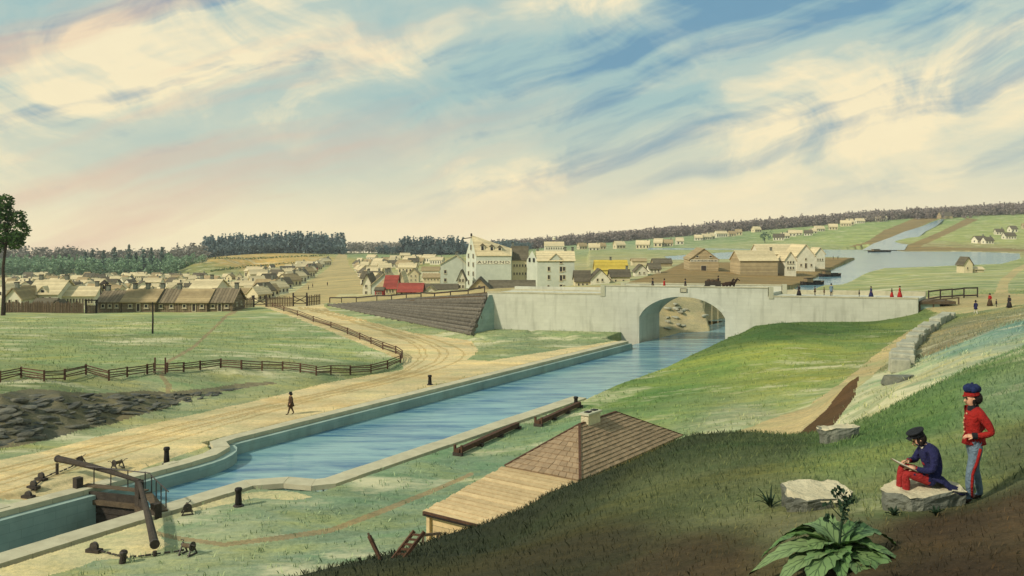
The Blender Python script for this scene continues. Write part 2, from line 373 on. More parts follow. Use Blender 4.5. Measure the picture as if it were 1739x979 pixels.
# behind the bridge
c(900, 175, 3.4); c(1000, 170, 4.0); c(1120, 150, 4.2); c(1000, 150, 5.5); c(1230, 165, 3.5); c(1300, 160, 3.0); c(1400, 150, 2.2); c(1500, 150, 4.4); c(1600, 150, 5.2)
# lower town
for px in (-900, -400, 0, 200, 330, 430):
    c(px, 190, -1.2); c(px, 240, -4.6)
    cy(px, 500, 330); cy(px, 487, 450); cy(px, 476, 600); cy(px, 468, 760); cy(px, 462, 880)
c(500, 200, -.6); cy(510, 503, 260); cy(530, 486, 380); cy(545, 468, 540); cy(560, 452, 740); cy(575, 438, 920); cy(582, 432, 1010)
cy(400, 505, 260); cy(420, 470, 520)
cy(620, 505, 230); cy(640, 490, 300); cy(660, 470, 440); cy(660, 450, 680); cy(660, 436, 950)
cy(740, 492, 240); cy(740, 470, 420); cy(740, 450, 680); cy(740, 436, 950)
cy(850, 492, 265); cy(935, 488, 268); cy(850, 445, 700); cy(850, 430, 1000)
# hills on the left and the middle, forest feet
cy(290, 468, 800); cy(330, 445, 850); cy(365, 435, 880); cy(420, 437, 900); cy(480, 434, 930); cy(550, 434, 980); cy(380, 462, 760); cy(480, 452, 800)
for px, py in ((-900, 450), (-400, 447), (0, 445), (200, 448), (320, 440)): cy(px, py, 1050)
for px, py in ((400, 431), (500, 428), (600, 430), (700, 431), (800, 432), (900, 425)): cy(px, py, 1120)
# wharf land, far shore and the hills on the right
cy(1000, 484, 262); cy(1100, 468, 290); cy(1180, 459, 312); cy(1250, 466, 300); cy(1320, 476, 275); cy(1400, 458, 345); cy(1440, 440, 450); c(1250, 220, 2.6); c(1150, 220, 3.0); cy(1050, 452, 380); cy(1120, 448, 400)
cy(1200, 446, 410); cy(1300, 444, 420); cy(1380, 440, 440)
cy(1000, 428, 800); cy(1100, 426, 760); cy(1200, 424, 760); cy(1300, 420, 780); cy(1400, 421, 770); cy(1460, 419, 780)
cy(960, 424, 900); cy(960, 418, 1150); cy(1050, 411, 1150); cy(1150, 402, 1160); cy(1250, 395, 1180); cy(1350, 387, 1200); cy(1450, 378, 1230); cy(1550, 371, 1270); cy(1650, 366, 1300); cy(1739, 362, 1320); cy(1900, 358, 1330); cy(2300, 352, 1350); cy(2700, 350, 1350)
cy(1100, 417, 950); cy(1250, 407, 960); cy(1350, 403, 970); cy(1430, 397, 960); cy(1500, 385, 1060)
cy(1500, 412, 800); cy(1560, 398, 950); cy(1600, 381, 1150); cy(1610, 371, 1260)
cy(1530, 425, 700); cy(1600, 412, 780); cy(1640, 400, 880); cy(1620, 422, 700); cy(1700, 405, 850); cy(1739, 425, 690); cy(1739, 385, 1050); cy(1650, 385, 1050); cy(1900, 400, 850); cy(2300, 400, 850); cy(2700, 400, 850)
cy(1500, 478, 210); cy(1600, 478, 215); cy(1700, 470, 240); cy(1550, 465, 290); cy(1652, 464, 300); cy(1739, 455, 320); cy(1900, 450, 350); cy(2300, 450, 350); cy(1510, 456, 378); cy(1600, 453, 395); cy(1700, 451, 405); cy(1455, 478, 285); cy(1425, 490, 240); cy(1760, 435, 540); cy(1900, 430, 600)
for px, z in ((-900, -40), (0, -40), (400, -36), (869, -25), (1200, 0), (1739, 25), (2700, 25)): c(px, 1700, z)
for px in (-900, 0, 869, 1739, 2700): c(px, 2000, -60)

cp = np.array(cp); 
def q(px, d): return np.stack([np.asarray(px, float)/260.0, np.log(np.asarray(d, float))*3.6], -1)
Q = q(cp[:, 0], cp[:, 1]); nC = len(cp)
dd = np.linalg.norm(Q[:, None]-Q[None], axis=-1)
A = np.zeros((nC+3, nC+3)); A[:nC, :nC] = dd+np.eye(nC)*1e-3; A[:nC, nC] = 1; A[:nC, nC+1:] = Q; A[nC, :nC] = 1; A[nC+1:, :nC] = Q.T
SOL = np.linalg.solve(A, np.concatenate([cp[:, 2], np.zeros(3)]))
PXC = np.concatenate([np.linspace(-900, -60, 60)[:-1], np.linspace(-60, 1800, 720), np.linspace(1800, 2650, 60)[1:]])
DR = np.concatenate([2.7*np.exp(np.linspace(0, math.log(32/2.7), 130))[:-1], np.linspace(32, 38, 18)[:-1], np.linspace(38, 66, 210)[:-1], np.linspace(66, 100, 120)[:-1], np.linspace(100, 150, 110)[:-1], np.linspace(150, 420, 130)[:-1], np.linspace(420, 1500, 110)[:-1], np.linspace(1500, 2000, 7)])
GP, GD = np.meshgrid(PXC, DR)       # rows: distance, columns: direction
Z = np.zeros_like(GP); qq = q(GP, GD)
for i in range(0, len(DR)):
    r = np.linalg.norm(qq[i][:, None]-Q[None], axis=-1); Z[i] = r @ SOL[:nC]+SOL[nC]+qq[i] @ SOL[nC+1:]
for _ in range(3):   # relax the little cones at the control points
    Zp = np.pad(Z, 1, mode='edge'); Z = .5*Z+.125*(Zp[:-2, 1:-1]+Zp[2:, 1:-1]+Zp[1:-1, :-2]+Zp[1:-1, 2:])
GX = (GP-CX)*GD/F; GY = GD
def sstep(a, b, x): t = np.clip((x-a)/(b-a), 0, 1); return t*t*(3-2*t)
def fbm(x, y, s, seed=0):
    r = np.random.default_rng(seed); o = 0; amp = 1
    for k in range(5):
        for _ in range(3):
            a = r.uniform(0, 6.28); fq = s*(1.9**k)*r.uniform(.8, 1.2); o = o+amp*np.sin(fq*(x*math.cos(a)+y*math.sin(a))+r.uniform(0, 6.28))
        amp *= .55
    return o/4.0
U, V = toUV(GX, GY)
Z = Z+fbm(GX, GY, .8, 3)*.06*sstep(4, 12, GD)*(1-sstep(28, 45, GD))+fbm(GX, GY, .25, 4)*.12*sstep(50, 90, GD)*(1-sstep(190, 300, GD))
flat = sstep(-13, -9.5, V)*(1-sstep(.5, 1, V))*(1-sstep(58, 66, U))*sstep(-60, -50, U)
flat = np.maximum(flat, sstep(10, 11, V)*(1-sstep(18.0, 21, V))*(1-sstep(22, 32, U))*(GD > 36))
Z = Z*(1-flat)
def inpoly(x, y, poly):
    poly = np.asarray(poly, float); res = np.zeros(np.shape(x), bool); n = len(poly); j = n-1
    for i in range(n):
        xi, yi = poly[i]; xj, yj = poly[j]
        if yi != yj:
            cnd = ((yi > y) != (yj > y)) & (x < (xj-xi)*(y-yi)/(yj-yi)+xi); res ^= cnd
        j = i
    return res
# basin beyond the bridge (px, d)
WP = lambda L, z=-1.0: [tuple(W(px, d)[:2]) for px, d in L]
def by(px, py, z=-1.0): return ((px-CX)*(HC-z)/(py-HOR), (HC-z)*F/(py-HOR))
BASIN = [by(1452, 441), by(1405, 462), by(1352, 489), by(1330, 505)]+[tuple(W(1262, 172)[:2]), tuple(W(1180, 158)[:2])]+[tuple(W(1210, 143)[:2])]+[tuple(W(1330, 150)[:2]), tuple(W(1390, 190)[:2])]+[by(1412, 496), by(1450, 476), by(1500, 457), by(1600, 453), by(1700, 449), by(1733, 440), by(1730, 431), by(1650, 428), by(1530, 427.5), by(1505, 424), by(1470, 421.5), by(1400, 424), by(1250, 428), by(1130, 436), by(1135, 442), by(1250, 440), by(1380, 436)]
nb = fbm(GX, GY, .09, 11)*2.0
bas = inpoly(GX+nb*.6, GY+nb, BASIN)
dmask = (GP > 1000) & (GD > 140) & (GD < 720)
Z = np.where(dmask & ~bas, np.maximum(Z, -.75), Z)
Z = np.where(bas, np.minimum(Z, -2.2), Z)
tr = inpoly(GX, GY, TRENCH_XY) & (U < 67)
Z = np.where(tr & (V > -.6), -6.2, Z)
hole = (U >= 63) & (U < 81) & (V > -3.2) & (V < 14.5) & (GD < 150)
Z = np.where(hole & (U >= 66.5) | (hole & (V > -.25)), -6.2, Z)
# beyond the arch the canal has a natural rubble bank on the far side
bank = (U >= 81) & (U < 116) & (V > -16) & (V < 17)
bz = -3.2+np.clip(U-82-(V+2)*1.25, -4, 40)*.5+fbm(GX, GY, .9, 41)*.12
Z = np.where(bank & ~bas, np.minimum(bz, 5.2), Z)
under = (U > 66.5) & (U < 75.5) & (V < -.6) & (V > -44) & (GD < 160)
# the crib's sloping face: earth stays behind the logs
_a = np.array(W(797, 130.6)[:2]); _b = np.array(W(552, 183)[:2]); _L = np.linalg.norm(_b-_a); _t = (_b-_a)/_L; _n = np.array([_t[1], -_t[0]])
_n = _n if _n[1] > 0 else -_n
_s = ((GX-_a[0])*_t[0]+(GY-_a[1])*_t[1])/_L; _m = (GX-_a[0])*_n[0]+(GY-_a[1])*_n[1]
_off = 5.2*(1-_s)+.6; _top = 5.6*(1-_s)+.1
lim = np.where(_m < 0, .1, np.clip(_m/_off, 0, 1)*_top-.55)
Z = np.where((_s > -.12) & (_s < .97) & (_m > -9) & (_m < _off) & (V < -6), np.minimum(Z, lim), Z)
_f = (GP > 800) & (GP < 1086) & (GD > 124) & (GD < 140)
_bd = BA_Y(GX)
Z = np.where(_f & (GY < _bd+3), np.minimum(Z, .15+sstep(-6, 0, GY-_bd)*.25), Z)
PY = HOR+(HC-Z)*F/GD

def tz(x, y):
    d = max(y, 2.01); px = x*F/d+CX
    i = np.clip(np.searchsorted(DR, d)-1, 0, len(DR)-2); j = np.clip(np.searchsorted(PXC, px)-1, 0, len(PXC)-2)
    a = np.clip((d-DR[i])/(DR[i+1]-DR[i]), 0, 1); b = np.clip((px-PXC[j])/(PXC[j+1]-PXC[j]), 0, 1)
    return float((Z[i, j]*(1-a)+Z[i+1, j]*a)*(1-b)+(Z[i, j+1]*(1-a)+Z[i+1, j+1]*a)*b)
def P(px, py, dmin=3.0, dmax=3000):
    """the ground point seen at a pixel of the photo"""
    j = int(np.clip(np.searchsorted(PXC, px), 0, len(PXC)-1)); colp = PY[:, j]
    ok = np.where((DR >= dmin) & (colp <= py))[0]
    i = ok[0] if len(ok) else len(DR)-1
    i = max(i, 1); a = (colp[i-1]-py)/max(1e-6, colp[i-1]-colp[i]); a = min(max(a, 0), 1)
    d = min(DR[i-1]+(DR[i]-DR[i-1])*a, dmax); v = W(px, d); v.z = tz(v.x, v.y); return v
def onG(px, d, dz=0.0): v = W(px, d); v.z = tz(v.x, v.y)+dz; return v

# ---- zones (photo outlines of the ground surfaces, as they lie on the terrain)
nx = fbm(GX, GY, 1.1, 21); ny = fbm(GX, GY, 1.0, 22)
def zone(poly, dmin, dmax, rough=2.0):
    k = np.clip(60/GD, .25, 2.0)*rough
    return inpoly(GP+nx*k, PY+ny*k*.5, poly) & (GD >= dmin) & (GD <= dmax)
def strip(pts, dmin, dmax, rough=.8):
    """pts: (px, py, half width in px)"""
    out = np.zeros(GP.shape, bool); gx = GP+nx*rough; gy = PY+ny*rough*.4
    for (x0, y0, w0), (x1, y1, w1) in zip(pts[:-1], pts[1:]):
        L2 = (x1-x0)**2+(y1-y0)**2; t = np.clip(((gx-x0)*(x1-x0)+(gy-y0)*(y1-y0))/L2, 0, 1)
        out |= ((gx-x0-t*(x1-x0))**2+((gy-y0-t*(y1-y0))*1.4)**2 < (w0+(w1-w0)*t)**2)
    return out & (GD >= dmin) & (GD <= dmax)
ZN = np.zeros(GP.shape, int)       # 0 ground
def setz(mask, k): ZN[mask] = k
setz(zone([(-400, 850), (-400, 900), (0, 850), (90, 850), (345, 760), (1085, 580), (1080, 573), (940, 596), (830, 614), (790, 612), (812, 598), (800, 580), (700, 566), (560, 530), (545, 517), (470, 518), (440, 520), (520, 548), (600, 580), (680, 612), (684, 628), (560, 650), (420, 684), (200, 734), (60, 770), (-100, 800), (-400, 840)], 44, 196, 2.5), 1)
def cat(pts, n=5):      # Catmull-Rom
    pts = np.array(pts, float); ext = np.vstack([2*pts[0]-pts[1], pts, 2*pts[-1]-pts[-2]]); out_ = []
    for i in range(1, len(ext)-2):
        for t in np.linspace(0, 1, n, endpoint=False):
            a, b, c_, d_ = ext[i-1:i+3]; out_.append(.5*((2*b)+(-a+c_)*t+(2*a-5*b+4*c_-d_)*t*t+(-a+3*b-3*c_+d_)*t**3))
    return [tuple(p) for p in out_]+[tuple(pts[-1])]
for off, w_ in ((0, 1.5), (6, .9), (19, 1.7), (27, 1.0), (43, 1.3)):
    setz(strip(cat([(505+off*.6, 524, .8), (560+off, 537, 1.0), (640+off, 561, 1.3), (690+off*1.3, 580, 1.5), (712+off*1.7, 598, 1.6), (704+off*1.6, 616, 1.6), (670+off*1.0, 636, 1.5), (600+off*.5, 655+off*.1, w_), (480, 682+off*.28, w_), (330, 716+off*.5, w_), (160, 757+off*.7, w_*1.3), (-30, 805+off, w_*1.5)]), 44, 190, 2.2) & (ZN == 1), 10)
setz(zone([(-400, 690), (0, 668), (60, 661), (170, 671), (240, 664), (290, 668), (345, 659), (460, 648), (470, 652), (350, 670), (280, 693), (200, 718), (100, 743), (0, 764), (-400, 800)], 58, 95, 5.0), 11)
setz(strip([(418, 521, 4), (385, 536, 3), (360, 560, 2.6), (325, 592, 3), (285, 614, 3), (273, 640, 4), (285, 655, 5), (284, 668, 5)], 60, 190), 2)
setz(strip([(262, 906, 5), (300, 915, 5), (380, 926, 5), (480, 914, 6), (560, 902, 6), (640, 872, 6), (720, 840, 5), (800, 806, 4)], 36, 75), 2)
setz(zone([(-400, 1100), (-400, 1010), (0, 962), (140, 906), (250, 886), (385, 842), (425, 836), (462, 834), (505, 838), (530, 846), (500, 850), (430, 846), (360, 862), (275, 888), (262, 905), (290, 925), (250, 945), (160, 955), (60, 985), (-200, 1080)], 34, 62, 4.0), 3)
setz(zone([(1545, 560), (1562, 566), (1500, 622), (1442, 672), (1400, 715), (1358, 740), (1230, 742), (1280, 722), (1370, 690), (1430, 650), (1490, 600)], 50, 122, 3.0), 4)
setz(zone([(1456, 640), (1452, 672), (1420, 716), (1398, 745), (1352, 742), (1400, 700), (1435, 655)], 46, 66, 1.5), 5)
setz(zone([(425, 521), (545, 520), (575, 500), (640, 500), (620, 482), (592, 452), (586, 431), (574, 431), (556, 456), (500, 496), (440, 512)], 182, 1030, 1.0), 6)
setz(zone([(1000, 500), (1130, 460), (1160, 446), (1260, 446), (1400, 432), (1452, 439), (1400, 470), (1340, 500)], 150, 480, 1.5), 7)
setz(strip([(1745, 450, 5), (1725, 460, 6), (1705, 478, 8), (1700, 495, 11), (1700, 512, 16)], 118, 420), 4)
setz(zone([(1558, 500), (1800, 500), (1800, 524), (1650, 532), (1600, 536), (1570, 526)], 116, 140, 1.0), 4)
setz(zone([(540, 512), (560, 517), (830, 506), (1100, 500), (1100, 480), (560, 500)], 135, 215, 1.0), 6)
setz(zone([(1490, 423), (1520, 402), (1560, 386), (1608, 366), (1640, 372), (1600, 392), (1540, 418), (1520, 428), (1740, 430), (1740, 424), (1560, 420), (1600, 402), (1660, 374), (1600, 364), (1560, 368), (1500, 392), (1470, 412), (1440, 420)], 650, 1280, .6), 8)
setz((bank & ~bas) | ((GP > 1060) & (GP < 1300) & (GD < 200) & (GY > BA_Y(GX)+1.2)) | ((U > 64) & (Z < -2) & (GD > 118) & (GD < 160) & (GP > 1060) & (GP < 1300)), 9)

# ---- grass colours (sRGB) at places of the photo
CCOL = [(px, d, col) for px, d, col in [
    (0, 80, (128, 144, 95)), (200, 100, (134, 152, 100)), (400, 120, (138, 155, 104)), (100, 150, (150, 162, 110)), (600, 115, (140, 158, 108)), (600, 92, (128, 142, 100)), (300, 75, (150, 158, 120)), (450, 90, (140, 150, 108)), (-500, 100, (134, 150, 100)),
    (900, 125, (128, 146, 108)), (760, 130, (150, 160, 112)), (0, 45, (140, 156, 122)), (350, 46, (146, 162, 128)), (550, 44, (128, 152, 124)), (650, 52, (124, 150, 122)), (800, 60, (112, 142, 114)), (950, 68, (116, 146, 108)), (600, 36, (146, 160, 128)),
    (1100, 80, (96, 132, 62)), (1200, 90, (120, 144, 60)), (1330, 110, (66, 100, 46)), (1330, 95, (134, 150, 58)), (1330, 80, (140, 152, 62)), (1330, 70, (136, 154, 92)), (1250, 64, (150, 160, 120)), (1480, 105, (112, 136, 64)), (1420, 113, (74, 106, 48)), (1240, 118, (72, 104, 48)), (1150, 70, (120, 146, 84)),
    (1480, 52, (166, 170, 128)), (1560, 58, (160, 172, 136)), (1739, 66, (104, 142, 138)), (1650, 62, (112, 148, 140)), (1600, 75, (128, 120, 92)), (1620, 95, (140, 134, 104)), (1560, 54, (168, 172, 140)),
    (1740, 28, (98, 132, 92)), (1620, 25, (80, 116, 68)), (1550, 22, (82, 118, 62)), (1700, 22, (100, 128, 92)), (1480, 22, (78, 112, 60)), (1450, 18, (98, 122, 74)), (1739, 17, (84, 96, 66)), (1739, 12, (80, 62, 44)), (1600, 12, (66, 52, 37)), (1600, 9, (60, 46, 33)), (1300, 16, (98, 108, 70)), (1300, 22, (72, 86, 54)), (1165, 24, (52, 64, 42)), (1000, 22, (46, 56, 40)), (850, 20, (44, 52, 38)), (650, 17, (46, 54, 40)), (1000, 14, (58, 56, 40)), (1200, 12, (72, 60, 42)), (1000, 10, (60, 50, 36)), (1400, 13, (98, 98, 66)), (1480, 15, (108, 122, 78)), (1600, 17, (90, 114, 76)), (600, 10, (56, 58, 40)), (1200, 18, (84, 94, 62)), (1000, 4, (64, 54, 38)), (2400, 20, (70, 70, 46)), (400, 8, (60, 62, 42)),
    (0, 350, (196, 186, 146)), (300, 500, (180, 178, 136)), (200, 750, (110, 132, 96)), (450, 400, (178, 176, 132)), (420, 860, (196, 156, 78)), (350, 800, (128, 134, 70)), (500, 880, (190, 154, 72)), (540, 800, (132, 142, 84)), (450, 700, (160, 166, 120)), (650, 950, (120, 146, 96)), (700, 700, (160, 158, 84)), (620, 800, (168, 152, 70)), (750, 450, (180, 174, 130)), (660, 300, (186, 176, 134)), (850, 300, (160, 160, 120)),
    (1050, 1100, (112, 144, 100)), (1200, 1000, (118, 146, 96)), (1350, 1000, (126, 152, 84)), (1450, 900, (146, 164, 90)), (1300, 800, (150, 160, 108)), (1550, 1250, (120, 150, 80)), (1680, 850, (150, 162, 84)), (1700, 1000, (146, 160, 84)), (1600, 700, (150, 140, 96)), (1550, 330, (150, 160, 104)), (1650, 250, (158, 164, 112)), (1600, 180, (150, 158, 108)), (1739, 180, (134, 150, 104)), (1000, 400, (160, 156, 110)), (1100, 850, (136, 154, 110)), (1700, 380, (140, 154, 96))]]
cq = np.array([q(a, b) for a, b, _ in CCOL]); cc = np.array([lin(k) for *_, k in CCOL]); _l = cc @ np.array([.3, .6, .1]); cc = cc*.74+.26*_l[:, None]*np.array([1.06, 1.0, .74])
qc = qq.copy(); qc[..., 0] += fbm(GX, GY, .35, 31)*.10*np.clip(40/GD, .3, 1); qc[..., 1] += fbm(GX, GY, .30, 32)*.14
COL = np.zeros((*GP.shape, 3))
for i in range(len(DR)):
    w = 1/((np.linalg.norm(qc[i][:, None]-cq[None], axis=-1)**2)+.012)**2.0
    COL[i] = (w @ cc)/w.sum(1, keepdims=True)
del qc

mat_ground('grass_ground', None, pale=(210, 202, 164), palef=.75)
mat_ground('sand', (204, 187, 146), bump=.3, pale=(176, 148, 100), palef=.6)
mat_ground('trodden', (146, 134, 104), bump=.3)
mat_ground('apron', (196, 186, 146), bump=.3, pale=(160, 168, 130), palef=.5)
mat_ground('track', (180, 164, 124), bump=.4, pale=(150, 158, 110), palef=.6)
mat_ground('cut_earth', (92, 70, 48), bump=.8, grain=1.5)
mat_ground('street', (176, 160, 118), bump=.3)
mat_ground('wharf_earth', (140, 120, 84), bump=.3)
mat_ground('stream_bank', (140, 122, 84), bump=.4)
mat_ground('rubble', (180, 168, 134), bump=.9, grain=1.4)
mat_ground('ledge', (118, 112, 92), bump=1.0, grain=.6, pale=(74, 80, 80), palef=.8)
mat_ground('rut', (184, 162, 118), bump=.5)
ZNAMES = ['ground', 'towpath_road', 'footpath', 'lock_apron', 'cart_track', 'earth_cutting', 'street', 'wharf_ground', 'stream_bank', 'rubble_bank', 'wheel_ruts', 'rock_ledge']
ZMATS = ['grass_ground', 'sand', 'trodden', 'apron', 'track', 'cut_earth', 'street', 'wharf_earth', 'stream_bank', 'rubble', 'rut', 'ledge']
nr, nc = GP.shape
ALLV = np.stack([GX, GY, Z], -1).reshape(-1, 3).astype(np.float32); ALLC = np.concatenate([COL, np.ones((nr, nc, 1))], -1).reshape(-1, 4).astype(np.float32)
idx = np.arange(nr*nc).reshape(nr, nc)
quads = np.stack([idx[:-1, :-1], idx[:-1, 1:], idx[1:, 1:], idx[1:, :-1]], -1).reshape(-1, 4)
zq = ZN[:-1, :-1].reshape(-1)
def sheet(name, qd, matn, attr):
    used, inv = np.unique(qd.reshape(-1), return_inverse=True)
    me = bpy.data.meshes.new(name); me.vertices.add(len(used)); me.vertices.foreach_set('co', ALLV[used].reshape(-1))
    n = len(qd); me.loops.add(n*4); me.loops.foreach_set('vertex_index', inv.astype(np.int32).reshape(-1)); me.polygons.add(n)
    me.polygons.foreach_set('loop_start', np.arange(0, n*4, 4, dtype=np.int32)); me.polygons.foreach_set('use_smooth', np.ones(n, bool))
    if attr:
        a = me.color_attributes.new('Col', 'FLOAT_COLOR', 'POINT'); a.data.foreach_set('color', ALLC[used].reshape(-1))
    me.materials.append(M[matn]); me.update(calc_edges=True); me.validate(); return link(name, me)
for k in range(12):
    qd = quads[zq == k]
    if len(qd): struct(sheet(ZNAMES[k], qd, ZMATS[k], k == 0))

# ---- water
mat_water('canal_water', (62, 108, 138), (134, 170, 170))
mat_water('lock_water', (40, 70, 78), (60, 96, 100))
def flatpoly(name, poly, z, m):
    mb = MB(); mb.add([(p[0], p[1], z) for p in poly], [tuple(range(len(poly)))])
    o = mb.build(name, M[m]); o.data.update()
    if o.data.polygons[0].normal.z < 0: o.data.flip_normals()
    return struct(o)
flatpoly('canal_water', [UV(-14.2, 7.55), UV(-15.3, 2.5), UV(-9, 2.5), UV(-9, -.4), UV(110, -.4), UV(110, 30), UV(60, 30), UV(45, 16), UV(-9, 16), UV(-9, 12.1), UV(-15.9, 12.1)], -1.0, 'canal_water')
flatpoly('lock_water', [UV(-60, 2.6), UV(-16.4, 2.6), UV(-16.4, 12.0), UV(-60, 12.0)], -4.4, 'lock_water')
xs = [p[0] for p in BASIN]; ys = [p[1] for p in BASIN]
flatpoly('basin_water', [tuple(W(1168, 160)[:2]), tuple(W(1420, 160)[:2]), tuple(W(1500, 250)[:2]), tuple(W(1770, 330)[:2]), tuple(W(1770, 700)[:2]), tuple(W(1490, 715)[:2]), tuple(W(1100, 790)[:2]), tuple(W(1100, 420)[:2]), tuple(W(1240, 330)[:2])], -.97, 'canal_water')
# stream running down to the basin
mbs = MB(); pv = []
SL = [(1500, 425, 36), (1513, 414, 30), (1535, 404, 24), (1553, 394, 18), (1577, 385, 12), (1590, 378, 8), (1600, 373, 4)]
SD = [690, 780, 870, 970, 1060, 1150, 1220]
for (px, py, hw), d in zip(SL, SD):
    for s in (-1, 1): pv.append(tuple(W(px+s*hw, d, max(zpx(py, d), -.95))))
mbs.add(pv, [(2*i, 2*i+1, 2*i+3, 2*i+2) for i in range(len(SL)-1)]); struct(mbs.build('stream_water', M['canal_water'], smooth=True))
# ------------------------------------------------------------------ shared materials
mat('ashlar', (186, 184, 158), (166, 166, 142), scale=.6, bump=.12)
mat('bridge_stone', (206, 206, 188), (190, 190, 172), scale=.35, bump=.10, brick=(1.15, .52, 1.0, .20))
mat('coping', (196, 190, 160), (174, 168, 140), scale=1.2, bump=.12, rnd=.06)
mat('wall_stone', (160, 180, 170), (136, 158, 150), scale=.5, bump=.12, brick=(1.3, .5, 1.85, .4))
mat('old_wood', (112, 96, 74), (84, 72, 56), scale=3, bump=.3, rnd=.15)
mat('dark_wood', (74, 66, 56), (50, 45, 40), scale=3, bump=.3, rnd=.12)
mat('brown_wood', (98, 70, 52), (70, 50, 38), scale=3, bump=.3, rnd=.12)
mat('tar_black', (24, 22, 20), (34, 30, 27), scale=5, bump=.15, rough=.6)
mat('iron', (44, 42, 40), (66, 56, 46), scale=8, bump=.1, rough=.55, spec=.5)
mat('grey_log', (118, 112, 98), (78, 74, 66), scale=2.2, bump=.35, rnd=.22)
mat('shingle', (162, 140, 112), (136, 116, 90), scale=2.5, bump=.25, rnd=.13)
mat('pale_plank', (206, 182, 138), (182, 158, 116), scale=2.5, bump=.25, rnd=.16)
mat('rock', (120, 116, 98), (58, 66, 70), scale=1.0, bump=.7, rnd=.18)
mat('pale_rock', (214, 204, 170), (188, 178, 146), scale=2.5, bump=.5)
mat('block_stone', (182, 180, 156), (140, 142, 126), scale=2.0, bump=.4, rnd=.12)
mat('grey_rock', (132, 134, 118), (92, 96, 88), scale=2.5, bump=.6, rnd=.1)

# ------------------------------------------------------------------ canal and lock walls
def offs(pl, w):       # offset a (u,v) polyline sideways by w in v-ish normal
    out = []
    for i in range(len(pl)):
        a = np.array(pl[max(i-1, 0)]); b = np.array(pl[min(i+1, len(pl)-1)]); t = (b-a)/np.linalg.norm(b-a)
        p_ = np.array(pl[i]); s0 = p_-a; s1 = b-p_; cs = 1.0
        if 0 < i < len(pl)-1:
            s0 /= np.linalg.norm(s0); s1 /= np.linalg.norm(s1); t = (s0+s1)/np.linalg.norm(s0+s1); cs = max(.55, float(t @ s0))
        out.append(tuple(p_+w/cs*np.array([-t[1], t[0]])))
    return out
def resample(pl, step):
    pl = [np.array(p, float) for p in pl]; out = [pl[0]]; 
    L = [0]
    for a, b in zip(pl[:-1], pl[1:]): L.append(L[-1]+np.linalg.norm(b-a))
    n = max(1, round(L[-1]/step))
    for k in range(1, n+1):
        s = L[-1]*k/n; i = min(np.searchsorted(L, s, side='left'), len(L)-1); i = max(i, 1)
        t = (s-L[i-1])/max(1e-9, L[i]-L[i-1]); out.append(pl[i-1]*(1-t)+pl[i]*t)
    return [tuple(p) for p in out]
def canal_wall(name, label, pl, sgn, base, cw, u0=-40.0):
    pl = [p for p in pl if p[0] >= u0]
    if pl[0][0] > u0+.5: pl = [(u0, pl[0][1])]+pl
    root = thing(name, label, 'wall', (*UV(*pl[0]), 0))
    inv = Vector((*UV(*pl[0]), 0))
    inner = pl; outer = offs(pl, sgn*(cw+.5))
    mb = MB()
    for i in range(len(pl)-1):
        poly = [UV(*inner[i]), UV(*inner[i+1]), UV(*outer[i+1]), UV(*outer[i])]
        mb.prism([(p[0]-inv.x, p[1]-inv.y) for p in poly], base, -.22)
    mb.build('wall_face', M['wall_stone'], root)
    rs = resample(pl, 1.9); ri = offs(rs, -sgn*.07); ro = offs(rs, sgn*cw)
    for i in range(len(rs)-1):
        m2 = MB(); g = .006
        qd = [np.array(UV(*p)) for p in (ri[i], ri[i+1], ro[i+1], ro[i])]
        qd[0], qd[1] = qd[0]*(1-g)+qd[1]*g, qd[1]*(1-g)+qd[0]*g; qd[3], qd[2] = qd[3]*(1-g)+qd[2]*g, qd[2]*(1-g)+qd[3]*g
        top = .10+random.uniform(-.012, .012)
        m2.prism([(float(p[0]-inv.x), float(p[1]-inv.y)) for p in qd], -.21, top)
        m2.build('coping_stone', M['coping'], root)
    return root
canal_wall('canal_wall', 'long teal stone canal wall with pale coping along the sandy towpath', FAR_W, 1, -6.1, 1.0, -46)
canal_wall('canal_wall', 'low stone canal wall with broad pale coping on the near grassy bank', NEAR_W, -1, -6.1, 1.35, -46)
# gate recess pilasters on the lock's far wall
r = thing('lock_pilaster', 'stone pilaster on far lock wall left of the gate', 'pilaster', (*UV(-20.4, 3.0), -6.0))
mb = MB(); mb.box((0, 0, 2.95), (.9, .5, 5.9)); o = mb.build('shaft', M['wall_stone'], r); o.rotation_euler = (0, 0, math.atan2(DU[1], DU[0]))
mb = MB(); mb.box((0, 0, 6.02), (1.2, 1.0, .25)); o = mb.build('cap_stone', M['coping'], r); o.rotation_euler = (0, 0, math.atan2(DU[1], DU[0]))
r = thing('lock_pilaster', 'short stone pilaster on far lock wall right of the gate', 'pilaster', (*UV(-9.0, 3.0), -6.0))
mb = MB(); mb.box((0, 0, 2.95), (.6, .36, 5.9)); o = mb.build('shaft', M['ashlar'], r); o.rotation_euler = (0, 0, math.atan2(DU[1], DU[0]))
mb = MB(); mb.box((0, 0, 6.0), (.8, .5, .24)); o = mb.build('cap_stone', M['coping'], r); o.rotation_euler = (0, 0, math.atan2(DU[1], DU[0]))

